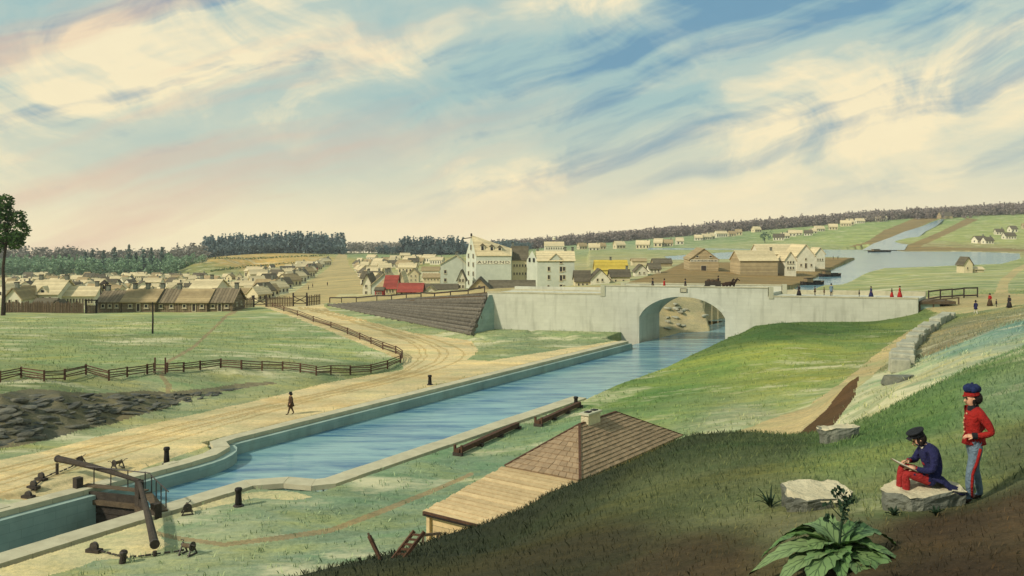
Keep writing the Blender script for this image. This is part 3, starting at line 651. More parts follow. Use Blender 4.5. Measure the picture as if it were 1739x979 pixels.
# ------------------------------------------------------------------ lock gate: two leaves, walkway rail, two balance beams
def U3(u, v, z): return Vector((*UV(u, v), z))
def gate_leaf(label, v0, v1, u0, u1, tail):
    root = thing('lock_gate', label, 'lock gate', U3(u0, v0, -5.8)); inv = U3(u0, v0, -5.8)
    a = U3(u0, v0, 0)-inv; b = U3(u1, v1, 0)-inv; a.z = b.z = 0
    mb = MB(); mb.bar(a+Vector((0, 0, 0)), a+Vector((0, 0, 6.5)), .42, .42, up=(DU[0], DU[1], 0)); mb.build('heel_post', M['dark_wood'], root)
    mb = MB(); mb.bar(b+Vector((0, 0, 0)), b+Vector((0, 0, 6.7)), .36, .36, up=(DU[0], DU[1], 0)); mb.build('mitre_post', M['dark_wood'], root)
    for k in range(9):
        mb = MB(); z = .5+k*.62; mb.bar(a+Vector((0, 0, z)), b+Vector((0, 0, z)), .16+.02*(k % 2), .58); mb.build('plank', M['dark_wood'], root)
    n = Vector((-DU[0], -DU[1], 0))*.2
    for z in (1.2, 3.2, 5.2):
        mb = MB(); mb.bar(a+n+Vector((0, 0, z)), b+n+Vector((0, 0, z)), .2, .26); mb.build('rail', M['old_wood'], root)
    mb = MB(); w = Vector((DU[0], DU[1], 0))*.45; mb.bar(a+w+Vector((0, 0, 5.95)), b+w+Vector((0, 0, 5.95)), .5, .07); mb.build('walkway', M['old_wood'], root)
    w = Vector((DU[0], DU[1], 0))*.72
    for t in (.08, .36, .64, .92):
        p = a.lerp(b, t)+w; mb = MB(); mb.tube([p+Vector((0, 0, 5.9)), p+Vector((0, 0, 7.0))], .035, 6); mb.build('rail_post', M['iron'], root)
    mb = MB(); mb.tube([a.lerp(b, -.05)+w+Vector((0, 0, 7.0)), a.lerp(b, 1.0)+w+Vector((0, 0, 6.95))], .035, 6); mb.build('handrail', M['iron'], root)
    # balance beam: bends and swells to its tail
    pts = []; rad = []
    tl = Vector(tail)-inv
    for t in np.linspace(0, 1, 9):
        p = (b+Vector((0, 0, 6.65))).lerp(tl, t); p.z += .10*math.sin(math.pi*t); pts.append(p); rad.append(.12+.09*t)
    mb = MB(); mb.tube(pts, rad, 10); bm_ = mb.build('balance_beam', M['dark_wood'], root, smooth=False)
    mb = MB(); d = (pts[-1]-pts[-2]).normalized(); mb.tube([pts[-1]-d*.14, pts[-1]-d*.02], .235, 10); mb.build('iron_band', M['iron'], bm_)
    mb = MB(); mb.tube([pts[-1]+Vector((0, 0, -.3)), Vector((pts[-1].x, pts[-1].y, 5.82))], .10, 8); mb.build('beam_foot', M['dark_wood'], root)
    return root
tA = P(97, 806); tB = P(263, 945)
gate_leaf('dark plank lock gate leaf hung on the far lock wall', 3.15, 7.4, -15.6, -14.4, (tA.x, tA.y, 1.0))
gate_leaf('dark plank lock gate leaf hung on the near lock wall', 11.5, 7.7, -16.2, -14.6, (tB.x, tB.y, .55))

# ------------------------------------------------------------------ bollards, winches, chains
def bollard(px, py, h, label):
    p = P(px, py); mb = MB()
    mb.lathe((0, 0, 0), [(.19, -.3), (.19, h*.3), (.165, h*.55), (.16, h*.78), (.21, h*.84), (.21, h*.93), (.17, h*.985), (.06, h)], 14)
    root = thing('mooring_post', label, 'mooring post', p, 0, 'black mooring posts along the canal'); mb.build('post', M['tar_black'], root, smooth=True)
    mb = MB(); mb.lathe((0, 0, 0), [(.30, -.1), (.30, .07), (.24, .10)], 14); mb.build('base', M['iron'], root, smooth=False)
bollard(283, 789, 1.18, 'black mooring post on sandy towpath beside the curved canal corner')
bollard(405, 860, 1.05, 'black mooring post on near lock bank by the pale curved coping')
bollard(730, 654, 1.0, 'black mooring post where the cart road meets the towpath')
bollard(978, 692, .95, 'black mooring post at the end of near canal coping beside timber')

def winch(px, py, rz, label):
    p = P(px, py); root = thing('winch', label, 'winch', p, rz, 'iron winches around the lock'); root.scale = (.72, .72, .72)
    for s in (-1, 1):
        mb = MB(); mb.bar((-.42, s*.4, 0), (0, s*.4, .75), .08, .08, up=(0, 1, 0)); mb.bar((.42, s*.4, 0), (0, s*.4, .75), .08, .08, up=(0, 1, 0)); mb.bar((-.42, s*.4, .06), (.42, s*.4, .06), .1, .08); mb.build('frame', M['iron'], root)
    ax = Matrix.Rotation(R(90), 3, 'X')
    mb = MB(); mb.lathe((0, .45, .58), [(.06, 0), (.06, .05), (.15, .06), (.15, .84), (.06, .85), (.06, .9)], 12, ax); mb.build('drum', M['old_wood'], root)
    mb = MB(); mb.lathe((0, -.36, .58), [(.32, 0), (.32, .05), (.27, .06)], 18, ax); mb.build('gear', M['iron'], root)
    for s in (-1, 1):
        mb = MB(); mb.tube([(0, s*.42, .58), (0, s*.58, .58), (s*.28, s*.58, .80), (s*.28, s*.82, .80)], .03, 6); mb.build('crank_handle', M['iron'], root)
winch(137, 790, .3, 'iron winch on towpath beyond the tail of the far balance beam')
winch(200, 797, -.5, 'iron winch on towpath edge above the lock gate')
winch(318, 873, .4, 'iron winch on near lock wall to the right of the gate')
winch(319, 942, 1.2, 'iron winch standing on the near grass below the lock')
def sheave(px, py, label, h=.28):
    p = P(px, py); root = thing('chain_sheave', label, 'sheave', p, random.uniform(-.5, .5), 'chain sheaves around the lock')
    mb = MB(); mb.box((0, 0, .07), (.75, .36, .18)); mb.build('block', M['dark_wood'], root)
    mb = MB(); mb.lathe((0, .08, h), [(.05, 0), (.22, .01), (.17, .08), (.22, .15), (.05, .16)], 14, Matrix.Rotation(R(90), 3, 'X')); mb.build('wheel', M['iron'], root)
sheave(70, 816, 'low chain sheave nearest the far balance beam tail'); sheave(57, 831, 'low chain sheave on far lock edge, closer to the coping')
sheave(48, 846, 'low chain sheave right on the far lock coping', .2); sheave(160, 938, 'low chain sheave on near lock bank beside the coping'); 
def snub(px, py, h, lean, label):
    p = P(px, py); r = thing('snubbing_post', label, 'post', p); mb = MB(); mb.tube([(0, 0, -.2), (lean, 0, h)], [.16, .14], 10); mb.build('post', M['dark_wood'], r)
    mb = MB(); mb.lathe((lean*.8, 0, h*.72), [(.17, 0), (.19, .03), (.19, .1), (.17, .13)], 10); mb.build('iron_band', M['iron'], r)
snub(135, 919, .62, -.12, 'stubby leaning post at near lock wall steps')
snub(207, 957, .6, .1, 'stubby grey post left of the near balance beam foot')
def chain(pts, label, n=3):
    P3 = [P(*p)+Vector((0, 0, .10)) for p in pts]; root = thing('chain', label, 'chain', P3[0]); 
    tot = []
    for a, b in zip(P3[:-1], P3[1:]):
        k = max(2, int((b-a).length/.34)); tot += [a.lerp(b, i/k) for i in range(k)]
    mb0 = MB(); mb0.bar((-.14, 0, 0), (.14, 0, 0), .09, .05); me = mb0.mesh('link', M['iron'])
    for i, p in enumerate(tot):
        nx_ = tot[min(i+1, len(tot)-1)]-tot[max(i-1, 0)]; o = link('chain_link', me, root, p-P3[0]); o.rotation_euler = (R(90)*(i % 2), 0, math.atan2(nx_.y, nx_.x))
chain([(263, 945), (240, 948), (212, 950), (185, 943), (165, 938)], 'iron chain on grass from near balance beam to the sheave')
chain([(268, 944), (300, 940), (315, 937)], 'iron chain on grass from near balance beam to the winch')
chain([(92, 806), (75, 814), (60, 828), (50, 842)], 'iron chain on sand between beam tail and far coping')
chain([(104, 803), (118, 797), (132, 789)], 'iron chain on sand between beam tail and towpath winch')

# ------------------------------------------------------------------ fender timbers on the near bank
def timber(p0, p1, label):
    a = P(*p0); b = P(*p1); r = thing('timber_beam', label, 'timber', a); d = b-a
    mb = MB(); mb.bar(Vector((0, 0, .32)), d+Vector((0, 0, .32)), .34, .34); mb.build('beam', M['brown_wood'], r)
    n = Vector((-d.y, d.x, 0)).normalized()
    for t in (.015, .33, .66, .985):
        q_ = d*t; mb = MB(); mb.box(q_+Vector((0, 0, .08)), (.3, .7, .3), az=math.atan2(d.y, d.x)); mb.build('sleeper', M['dark_wood'], r)
    for s in (-1, 1):
        q_ = d*.02+n*s*.27; mb = MB(); mb.box(q_+Vector((0, 0, .3)), (.18, .14, .85), az=math.atan2(d.y, d.x)); mb.build('stake', M['brown_wood'], r)
timber((776, 775), (879, 728), 'longer squared timber lying on near bank beside the coping')
timber((913, 725), (984, 692), 'shorter squared timber on near bank next to end mooring post')

# ------------------------------------------------------------------ bridge
BA = Vector((W(828, 135.5).x, 135.5, 0)); BE = Vector((W(1559, 122.5).x, 122.5, 0)); BX = (BE-BA); BL = BX.length; BX.normalize(); DEP = Vector((DU[0], DU[1], 0))*7.4
def bt(px):      # parameter along the front face for a photo column
    k = (px-CX)/F; return (k*BA.y-BA.x)/(BX.x-k*BX.y)
def bz(t, py): return HC-(py-HOR)*(BA.y+BX.y*t)/F
root = thing('stone_bridge', 'pale stone arch bridge with stepped parapet spanning the canal', 'bridge', BA)
t0, t1, t2, t3 = 0.0, bt(1026), bt(1304), BL
ZL, ZM, ZR = bz(bt(920), 496), bz(bt(1160), 486.5), bz(bt(1430), 505)
aL, aR = bt(1085.5), bt(1231.5); zs = bz((aL+aR)/2, 540); zc = bz((aL+aR)/2, 504.5)
arch = []
am = (aL+aR)/2-.4; hw = (aR-aL)/2
for k in range(25):
    s = -1+2*k/24; x = (aL+aR)/2+hw*s
    arch.append((x, zs+(zc-zs)*(1-abs(s)**2.15)**.72))
prof = [(t0, -2.5), (aL, -3.5)]+arch+[(aR, -3.5), (t3, -2.5), (t3, ZR-.12), (t2, ZR-.12), (t2, ZM-.9), (t1, ZM-.9), (t1, ZL-.3), (t0, ZL-.3)]
mb = MB(); mb.extr([BX*x+Vector((0, 0, z)) for x, z in prof], DEP); body = mb.build('bridge_wall', M['bridge_stone'], root)
md = body.modifiers.new('tri', 'TRIANGULATE'); md.ngon_method = 'CLIP'
nF = Vector((0, 0, 0)); pn = DEP.normalized()
def stone_run(name, x0, x1, zb, zt, depth0, depth1, step, m='coping', over=0.0):
    n = max(1, round((x1-x0)/step))
    for k in range(n):
        a = x0+(x1-x0)*k/n+.008; b = x0+(x1-x0)*(k+1)/n-.008; j = random.uniform(-.01, .01)
        p = [BX*a+pn*(depth0-over), BX*b+pn*(depth0-over), BX*b+pn*(depth1+over), BX*a+pn*(depth1+over)]
        mbk = MB(); mbk.prism([(v.x, v.y) for v in p], zb, zt+j); mbk.build(name, M[m], root)
for d0 in (0.0, 6.85):
    stone_run('parapet_stone', t1, t2, ZM-.9, ZM-.14, d0+.02, d0+.52, 2.4, 'bridge_stone')
    stone_run('coping_stone', t1-.05, t2+.05, ZM-.14, ZM+.02, d0, d0+.55, 1.8, over=.06)
    stone_run('coping_stone', t0-.05, t1-.07, ZL-.30, ZL-.1, d0, d0+.6, 1.8, over=.06)
    stone_run('coping_stone', t2+.07, t3+.05, ZR-.12, ZR+(.06 if d0 == 0 else .5), d0, d0+.6, 1.8, over=.06)
stone_run('parapet_stone', t0+.4, t1-.1, ZL-.1, ZL+.35, 6.95, 7.35, 2.4, 'bridge_stone')
for t in (t2, t2+.02):
    pass
for d0 in (0.0, 6.85):      # end piers of the raised parapet
    for t, zz in ((t2+.35, ZM+.08), (t1-.3, ZM-.0)):
        q_ = BX*t+pn*(d0+.28); mbk = MB(); mbk.box((q_.x, q_.y, (zz+ZR-.4)/2), (.66, .7, zz-ZR+.4), az=math.atan2(BX.y, BX.x)); mbk.build('pier', M['ashlar'], root)
# voussoirs round the arch, slightly proud
for k in range(24):
    a0 = arch[k]; a1 = arch[k+1]; cx_, cz_ = (aL+aR)/2, zs-2.2
    o0 = (cx_+(a0[0]-cx_)*1.09, cz_+(a0[1]-cz_)*1.09); o1 = (cx_+(a1[0]-cx_)*1.09, cz_+(a1[1]-cz_)*1.09)
    if k in (0, 23): continue
    ff = [a0, a1, o1, o0]; mbk = MB(); mbk.extr([BX*x+Vector((0, 0, z))-pn*.035 for x, z in ff], pn*.3); mbk.build('voussoir', M['bridge_stone'], root)
# date plaque above the crown
tp = bt(1161); mbk = MB(); q_ = BX*tp-pn*.04; mbk.box((q_.x, q_.y, bz(tp, 493.5)), (1.0, .12, .62), az=math.atan2(BX.y, BX.x)); plq = mbk.build('plaque', M['coping'], root)
mbk = MB(); q2 = BX*tp-pn*.10
for dx, dz, w_, h_ in ((-.42, 0, .05, .5), (.42, 0, .05, .5), (0, .26, .88, .05), (0, -.26, .88, .05)):
    p = q2+BX*dx; mbk.box((p.x, p.y, bz(tp, 493.5)+dz), (w_, .05, h_), az=math.atan2(BX.y, BX.x))
mbk.build('plaque_rim', M['iron'], plq)
# flaring wing wall by the crib
wl = thing('wing_wall', 'sloping stone wing wall between timber crib and bridge', 'wall', (BA.x, BA.y, 0)); mb = MB()
w0 = W(830, 134.8)-BA; w1 = W(802, 131.2)-BA
mb.add([(w0.x, w0.y, -1), (w1.x, w1.y, -1), (w1.x+.3, w1.y+.1, .5), (w0.x, w0.y, 5.6), (w0.x+1.5, w0.y+1.5, -1), (w1.x+1.5, w1.y+1.6, -1), (w1.x+1.5, w1.y+1.6, .5), (w0.x+1.5, w0.y+1.5, 5.6)], [(0, 1, 2, 3), (4, 7, 6, 5), (0, 3, 7, 4), (1, 5, 6, 2), (3, 2, 6, 7), (0, 4, 5, 1)])
mb.build('wall_face', M['wall_stone'], wl)
# stepping stone ledge at the arch's left foot
lg = thing('stone_ledge', 'low stone ledge at the left foot of bridge arch', 'ledge', U3(64.5, .4, -1.3)); mb = MB(); mb.box((0, 0, .35), (5.0, 1.5, .9), az=math.atan2(DU[1], DU[0])); mb.build('ledge_block', M['ashlar'], lg)
# abutment block and dark culvert at the right end
ab = thing('abutment', 'grey stone abutment under right end of the bridge', 'abutment', (BE.x+.6, BE.y+.5, 0)); mb = MB()
mb.box((1.4, 2.6, 3.4), (2.8, 4.6, 3.6)); mb.build('block', M['wall_stone'], ab); mb = MB(); mb.box((2.4, 2.4, 5.42), (5.0, 4.8, .4)); mb.build('lintel', M['old_wood'], ab)
mb = MB(); mb.box((3.9, 3.0, 3.2), (2.0, 3.6, 3.6)); mb.build('backing', M['tar_black'], ab)

# ------------------------------------------------------------------ timber crib
Rb = W(797, 130.6, .1); Rt = W(829, 137.0, 5.75); Tip = onG(552, 183, 0); Top2 = onG(640, 169, 0)
cr = thing('timber_crib', 'grey log crib wall retaining the ramp up to the bridge', 'retaining wall', (Rb.x, Rb.y, 0)); org = Vector((Rb.x, Rb.y, 0))
NLG = 11
for k in range(NLG):
    f = k/(NLG-1); a = Rb.lerp(Rt, f); b = Tip.lerp(Top2, f*.9)
    b.z = min(b.z, .1+f*2.6) if f < 1 else b.z; a.z = .28+f*5.2; b.z = .05+f*(Top2.z-.1)
    mid = a.lerp(b, .5)+Vector((0, 0, random.uniform(-.06, .06)))
    mb = MB(); mb.tube([a+Vector((.5, -.4, 0))*random.uniform(.2, 1.2)-org, mid-org, b-org], [.34, .31, .2], 9); mb.build('log', M['grey_log'], cr)
    if k < NLG-1:
        a2 = a.lerp(Rb.lerp(Rt, (k+1)/(NLG-1)), .5); mb = MB(); mb.box((a2.x-org.x-.3, a2.y-org.y+.9, .28+(f+.05)*5.2), (.4, 2.4, .4), az=.2); mb.build('tie_end', M['grey_log'], cr)
mb = MB()
vs = [Rb+Vector((-.2, .9, -1.2)), Tip+Vector((0, .6, -1)), Top2+Vector((0, .8, -.15)), Rt+Vector((-.2, .7, .0))]
mb.extr([v-org for v in vs], (.3, 2.0, 0)); mb.build('earth_fill', M['cut_earth'], cr)

# guard rail along the ramp
def rail(name, label, pts, h, nr, m='dark_wood', pw=.16, rh=.12, zig=0.0, rw=.07):
    """pts: world ground points"""
    r = thing(name, label, 'fence', pts[0]); o = Vector(pts[0])
    for p in pts:
        mb = MB(); q_ = Vector(p)-o; mb.box((q_.x, q_.y, q_.z+h*.5-.15), (pw, pw, h+.4), az=random.uniform(-.3, .3)); mb.build('post', M[m], r)
    for a, b in zip(pts[:-1], pts[1:]):
        for k in range(nr):
            z = h*(.95 if nr == 1 else (.25+.70*k/(nr-1))); j = lambda: random.uniform(-.05, .05)
            mb = MB(); mb.bar(Vector(a)-o+Vector((0, 0, z+j()*1.6)), Vector(b)-o+Vector((0, 0, z+j()*1.6)), rw, rh); mb.build('rail', M[m], r)
    return r
rail('guard_rail', 'dark wooden guard rail along top of the timber crib', [onG(px, d+1.0) for px, d in ((560, 184), (580, 180.5), (605, 176.5), (640, 170), (665, 165.5), (690, 160.5), (715, 156.5), (738, 152.5), (765, 148), (795, 143), (823, 139))], 1.05, 1, rh=.26, rw=.14)
rail('guard_rail', 'dark wooden guard rail on far side of road past bridge end', [onG(px, 133) for px in (1577, 1597, 1617, 1637, 1660)], 1.5, 2, rh=.22)
rail('guard_rail', 'wooden guard rail on near side of road past bridge end', [onG(px, d) for px, d in ((1562, 123), (1585, 123.3), (1606, 123.6), (1628, 124))], 1.0, 1, 'old_wood', rh=.16)

# rail fence round the field
FP = [(-70, 656), (-30, 646), (0, 650), (36, 642), (75, 649), (110, 646), (146, 637), (185, 647), (216, 641), (250, 636), (262, 634)]
FP2 = [(284, 633), (312, 632), (340, 629), (375, 625), (410, 628), (445, 630), (480, 630), (510, 633), (537, 638), (562, 637), (595, 637), (630, 634), (658, 627), (680, 617), (683, 609), (672, 601), (650, 594), (630, 585), (611, 577), (590, 568), (562, 557), (532, 547), (505, 537), (482, 529), (462, 522)]
rail('rail_fence', 'weathered split rail fence left of the stile in the field', [P(*p, dmin=60) for p in FP], .95, 4, 'brown_wood', pw=.14, rh=.085)
rail('rail_fence', 'weathered split rail fence curving round the field beside the cart road', [P(*p, dmin=60) for p in FP2], .92, 4, 'brown_wood', pw=.14, rh=.085)
st = thing('stile', 'small wooden stile where the footpath crosses the rail fence', 'stile', P(272, 636, dmin=60)); 
for s in (-1, 1):
    mb = MB(); mb.bar((s*.5, 0, 0), (s*.5, 0, 1.6), .12, .12, up=(0, 1, 0)); mb.build('post', M['brown_wood'], st)
for z, y in ((.3, -.5), (.6, -.25), (.9, 0)):
    mb = MB(); mb.box((0, y, z), (1.0, .28, .06)); mb.build('step', M['old_wood'], st)

# ------------------------------------------------------------------ shed on the near bank (hip roof of shingles, chimney, boarded lean-to)
ze, zr = 2.6, 4.5
C1 = W(857, 48.7, ze); C2 = W(993, 46.3, ze); C3 = W(1165, 56.4, ze); vv = (C2-C1); uu = (C3-C2); C4 = C1+uu
uu_n = uu.normalized(); vv_n = vv.normalized(); wv = vv.length; lu = uu.length
SHR = math.atan2(uu.y, uu.x)
sh = thing('lock_shed', 'low building with brown shingled hip roof and boarded lean-to below the hill', 'building', (C1.x, C1.y, 0), SHR)
# local frame: x along uu (0..lu), y along -vv? (vv is to the right of uu)
sgn = 1 if uu_n.cross(vv_n).z > 0 else -1
def S(x, y, z): return Vector((x, sgn*y, z))
hw_ = wv/2; hipn, hipf = 3.9, 4.3
corn = [S(0, 0, ze), S(0, wv, ze), S(lu, wv, ze), S(lu, 0, ze)]; rg0, rg1 = S(hipn, hw_, zr), S(lu-hipf, hw_, zr)
mb = MB(); 
mb.prism([(S(.35, .35, 0).x, S(.35, .35, 0).y), (S(.35, wv-.35, 0).x, S(.35, wv-.35, 0).y), (S(lu-.35, wv-.35, 0).x, S(lu-.35, wv-.35, 0).y), (S(lu-.35, .35, 0).x, S(lu-.35, .35, 0).y)], -.6, ze-.02); mb.build('wall', M['pale_plank'], sh)
mb = MB(); e = -.05
mb.add([c_+Vector((0, 0, e)) for c_ in corn]+[rg0+Vector((0, 0, e)), rg1+Vector((0, 0, e))], [(0, 1, 4), (1, 2, 5, 4), (2, 3, 5), (3, 0, 4, 5), (3, 2, 1, 0)]); roof = mb.build('roof', M['shingle'], sh)
def shingles(e0, e1, r0, r1, rows, course_w, big):
    e0, e1, r0, r1 = map(Vector, (e0, e1, r0, r1)); nrm = (e1-e0).cross(r0-e0)
    if nrm.length < 1e-6: nrm = (e1-e0).cross(r1-e0)
    nrm.normalize(); nrm = nrm if nrm.z > 0 else -nrm
    for k in range(rows):
        fa, fb = k/rows, (k+1.25)/rows; fb = min(fb, 1.0)
        A0, A1 = e0.lerp(r0, fa), e1.lerp(r1, fa); B0, B1 = e0.lerp(r0, fb), e1.lerp(r1, fb)
        n = max(1, int((A1-A0).length/course_w)); off = .5*(k % 2)
        cuts = [0]+[min(1, max(0, (i+off+random.uniform(-.12, .12))/n)) for i in range(1 if off == 0 else 0, n)]+[1]
        cuts = sorted(set(round(x, 4) for x in cuts))
        for c0, c1_ in zip(cuts[:-1], cuts[1:]):
            if (c1_-c0)*n < .15: continue
            lift = random.uniform(.022, .05); mbk = big or MB()
            g = .012/max(.1, (A1-A0).length)
            p0, p1 = A0.lerp(A1, c0+g), A0.lerp(A1, c1_-g); q0, q1 = B0.lerp(B1, c0+g), B0.lerp(B1, c1_-g)
            mbk.add([p0+nrm*(lift+.028), p1+nrm*(lift+.028), q1+nrm*.012, q0+nrm*.012, p0-nrm*.01, p1-nrm*.01], [(0, 1, 2, 3), (4, 5, 1, 0), (4, 0, 3), (5, 2, 1)])
            if not big: mbk.build('shingle', M['shingle'], roof)
shingles(corn[0], corn[1], rg0, rg0, 11, .42, None)
shingles(corn[1], corn[2], rg0, rg1, 13, .52, None)
bk = MB(); shingles(corn[2], corn[3], rg1, rg1, 11, .42, bk); shingles(corn[3], corn[0], rg1, rg0, 11, .52, bk); o = bk.build('shingle_rows', M['shingle'], roof); o['kind'] = 'stuff'
for a, b in ((corn[1], rg0), (corn[0], rg0), (corn[2], rg1), (rg0, rg1)):
    mb = MB(); mb.bar(a+Vector((0, 0, .03)), b+Vector((0, 0, .03)), .14, .07); mb.build('hip_board', M['brown_wood'], roof)
ch = MB(); cpos = rg0.lerp(rg1, .2); ch.box((cpos.x+.4, cpos.y, zr+.12), (1.35, .5, .62)); chm = ch.build('chimney', M['pale_rock'], sh)
ch = MB(); ch.box((cpos.x+.4, cpos.y, zr+.48), (1.55, .66, .12)); ch.build('chimney_cap', M['ashlar'], chm)
for dx in (-.3, .4):
    ch = MB(); ch.box((cpos.x+.4+dx, cpos.y, zr+.56), (.4, .3, .06)); ch.build('flue', M['tar_black'], chm)
# lean-to: planks laid across, sloping gently towards the lock
LL, zl = 6.7, 1.85; npk = 16
for k in range(npk):
    x0, x1 = -LL*k/npk, -LL*(k+1)/npk; za, zb = ze-.06-(ze-zl)*k/npk, ze-.06-(ze-zl)*(k+1)/npk
    w_ = random.uniform(-.06, .06)
    mb = MB(); jit = random.uniform(0, .025)
    mb.add([S(x0, -.15+w_, za+jit), S(x0, wv+.15+w_, za+jit), S(x1+.12, wv+.15+w_, zb+.0+jit), S(x1+.12, -.15+w_, zb+.0+jit), S(x0, -.15+w_, za-.05), S(x0, wv+.15+w_, za-.05), S(x1+.12, wv+.15+w_, zb-.05), S(x1+.12, -.15+w_, zb-.05)], [(0, 1, 2, 3), (7, 6, 5, 4), (0, 4, 5, 1), (1, 5, 6, 2), (2, 6, 7, 3), (3, 7, 4, 0)])
    mb.build('roof_plank', M['pale_plank'], sh)
mb = MB(); mb.add([S(0, 0, ze-.14), S(0, wv, ze-.14), S(-LL, wv, zl-.14), S(-LL, 0, zl-.14), S(0, 0, ze-.2), S(0, wv, ze-.2), S(-LL, wv, zl-.2), S(-LL, 0, zl-.2)], [(0, 1, 2, 3), (7, 6, 5, 4), (0, 4, 5, 1), (1, 5, 6, 2), (2, 6, 7, 3), (3, 7, 4, 0)]); mb.build('roof_deck', M['tar_black'], sh)
for x, y in ((-LL+.25, .15), (-LL+.25, wv-.15), (-LL*.5, .15), (-LL*.5, wv-.15)):
    zt = ze-(ze-zl)*(-x/LL)-.1; mb = MB(); mb.box(S(x, y, (zt-.5)/2), (.2, .2, zt+.5)); mb.build('post', M['pale_plank'], sh)
mb = MB(); mb.bar(S(-LL+.12, -.1, zl-.14), S(-LL+.12, wv+.1, zl-.14), .16, .2); mb.build('eave_beam', M['brown_wood'], sh)
for k in range(6):
    mb = MB(); mb.box(S(-LL+.35, wv/2, .1+k*.3), (.05, wv-.2, .27)); mb.build('wall_board', M['pale_plank'], sh)

# ------------------------------------------------------------------ ladder, stake and barrow on the brow of the hill
lp = P(660, 949, dmin=12, dmax=24); ld = thing('ladder', 'small wooden ladder leaning up over the brow of the dark hill', 'ladder', lp+Vector((.05, .1, -.12)))
la, lb = Vector((-.05, 0, 0)), Vector((.40, .20, .54)); lw = Vector((.20, -.09, .015))
for s in (0, 1):
    mb = MB(); mb.bar(la+lw*s, lb+lw*s, .05, .06); mb.build('rail', M['brown_wood'], ld)
for k in range(6):
    t = .14+.15*k; mb = MB(); mb.bar(la.lerp(lb, t), la.lerp(lb, t)+lw, .035, .035); mb.build('rung', M['brown_wood'], ld)
sk = thing('stake', 'short wooden stake leaning beside the ladder', 'stake', lp+Vector((-.15, .05, -.1))); mb = MB(); mb.bar((.02, 0, 0), (-.24, .1, .48), .06, .06); mb.build('shaft', M['brown_wood'], sk); mb = MB(); mb.bar((-.235, .1, .47), (-.26, .1, .53), .035, .035); mb.build('tip', M['old_wood'], sk)
bp_ = P(724, 922, dmin=16, dmax=30); bw = thing('sawhorse', 'low wooden sawhorse by the lean-to corner on the hill brow', 'sawhorse', bp_+Vector((.1, .05, -.05)), .3); bw.scale = (.55, .55, .55)
mb = MB(); mb.bar((-.38, 0, .42), (.38, 0, .42), .09, .1); mb.build('beam', M['old_wood'], bw)
for x in (-.3, .3):
    for s in (-1, 1):
        mb = MB(); mb.bar((x, 0, .42), (x*1.15, s*.2, 0), .05, .05, up=(1, 0, 0)); mb.build('leg', M['old_wood'], bw)

# ------------------------------------------------------------------ rocks
def rockmesh(sx, sy, sz, seed, m, flat=.0, sub=3):
    bm = bmesh.new(); bmesh.ops.create_icosphere(bm, subdivisions=sub, radius=1.0); r = np.random.default_rng(seed)
    pl = [(Vector(r.normal(size=3)).normalized(), r.uniform(.55, .9)) for _ in range(9)]
    for v in bm.verts:
        for n, d_ in pl:
            k = v.co.dot(n)
            if k > d_: v.co -= n*(k-d_)
        if flat and v.co.z > flat: v.co.z = flat+(v.co.z-flat)*.08
        v.co += Vector(r.normal(size=3))*.012
        v.co = Vector((v.co.x*sx, v.co.y*sy, v.co.z*sz))
    me = bpy.data.meshes.new('rock'); bm.to_mesh(me); bm.free(); me.materials.append(m); return me
RK = [rockmesh(1.3, .8, .5, k, M['rock'], .6, 2) for k in range(8)]
oc = P(100, 720, dmin=55); out = thing('rock_outcrop', 'dark layered rock outcrop below the field beside the towpath', 'rocks', oc)
for i in range(270):
    t = random.random()**1.25; px = -60+t*430; f = random.random(); yb = 758-.235*(px) if px > 0 else 762; yt = 672 if px < 200 else 672-(px-200)*.03
    py = yt+(max(yb, yt+4)-yt)*f; p = P(px, py, dmin=58)
    o = link('rock', RK[i % 8], out, p-oc-Vector((0, 0, .1))); s = random.uniform(.2, .62)*(1.0-.4*t); o.scale = (s*1.7, s*1.1, s*random.uniform(.8, 1.7)); o.rotation_euler = (random.uniform(-.4, .4), random.uniform(-.3, .3), random.uniform(-.5, .5)+.4)
for i in range(16):       # thin rock edge running on beside the towpath
    px = 370+i*7.0; p = P(px, 664-(px-350)*.1, dmin=58); o = link('rock', RK[i % 8], out, p-oc-Vector((0, 0, .15))); s = .5-.018*i; o.scale = (s*1.8, s, s*.8); o.rotation_euler = (0, 0, .5+random.uniform(-.3, .3))
RK2 = [rockmesh(1.2, .7, .5, 20+k, M['block_stone'], .5, 2) for k in range(4)]
rb = thing('rubble_stones', 'scattered quarry stones on the bank seen through the arch', 'stones', onG(1170, 145))
ob = Vector(rb.location)
for i in range(170):
    p = U3(random.uniform(82, 106), random.uniform(-4, 14), 0); p.z = tz(p.x, p.y)
    if p.z < -.9: continue
    o = link('stone', RK2[i % 4], rb, p-ob); s = random.uniform(.35, .85); o.scale = (s, s, s); o.rotation_euler = (0, 0, random.uniform(0, 3))
# retaining row of squared stones beside the cart track
rw_ = thing('stone_row', 'row of big squared grey stones edging the bank by the cart track', 'stones', P(1540, 620, dmin=50)); ro = Vector(rw_.location)
line = [P(1528, 632, 60, 95), P(1541, 600, 70, 100), P(1558, 578, 80, 106), P(1582, 560, 90, 112), P(1612, 540, 95, 118)]
tot = resample([tuple(p) for p in line], 2.3)
for i, (a, b) in enumerate(zip(tot[:-1], tot[1:])):
    a = Vector(a); b = Vector(b); mb = MB(); mid = (a+b)/2-ro; ln = (b-a).length*.97
    mb.box((0, 0, .35), (ln*random.uniform(.8, .93), random.uniform(1.1, 1.7), random.uniform(.9, 1.7))); o = mb.build('squared_stone', M['block_stone'], rw_); o.location = mid; o.rotation_euler = (random.uniform(-.08, .08), -math.atan2((b-a).z, Vector((b-a)[:2]).length), math.atan2((b-a).y, (b-a).x)+random.uniform(-.06, .06)); bevel(o, .09, 2)
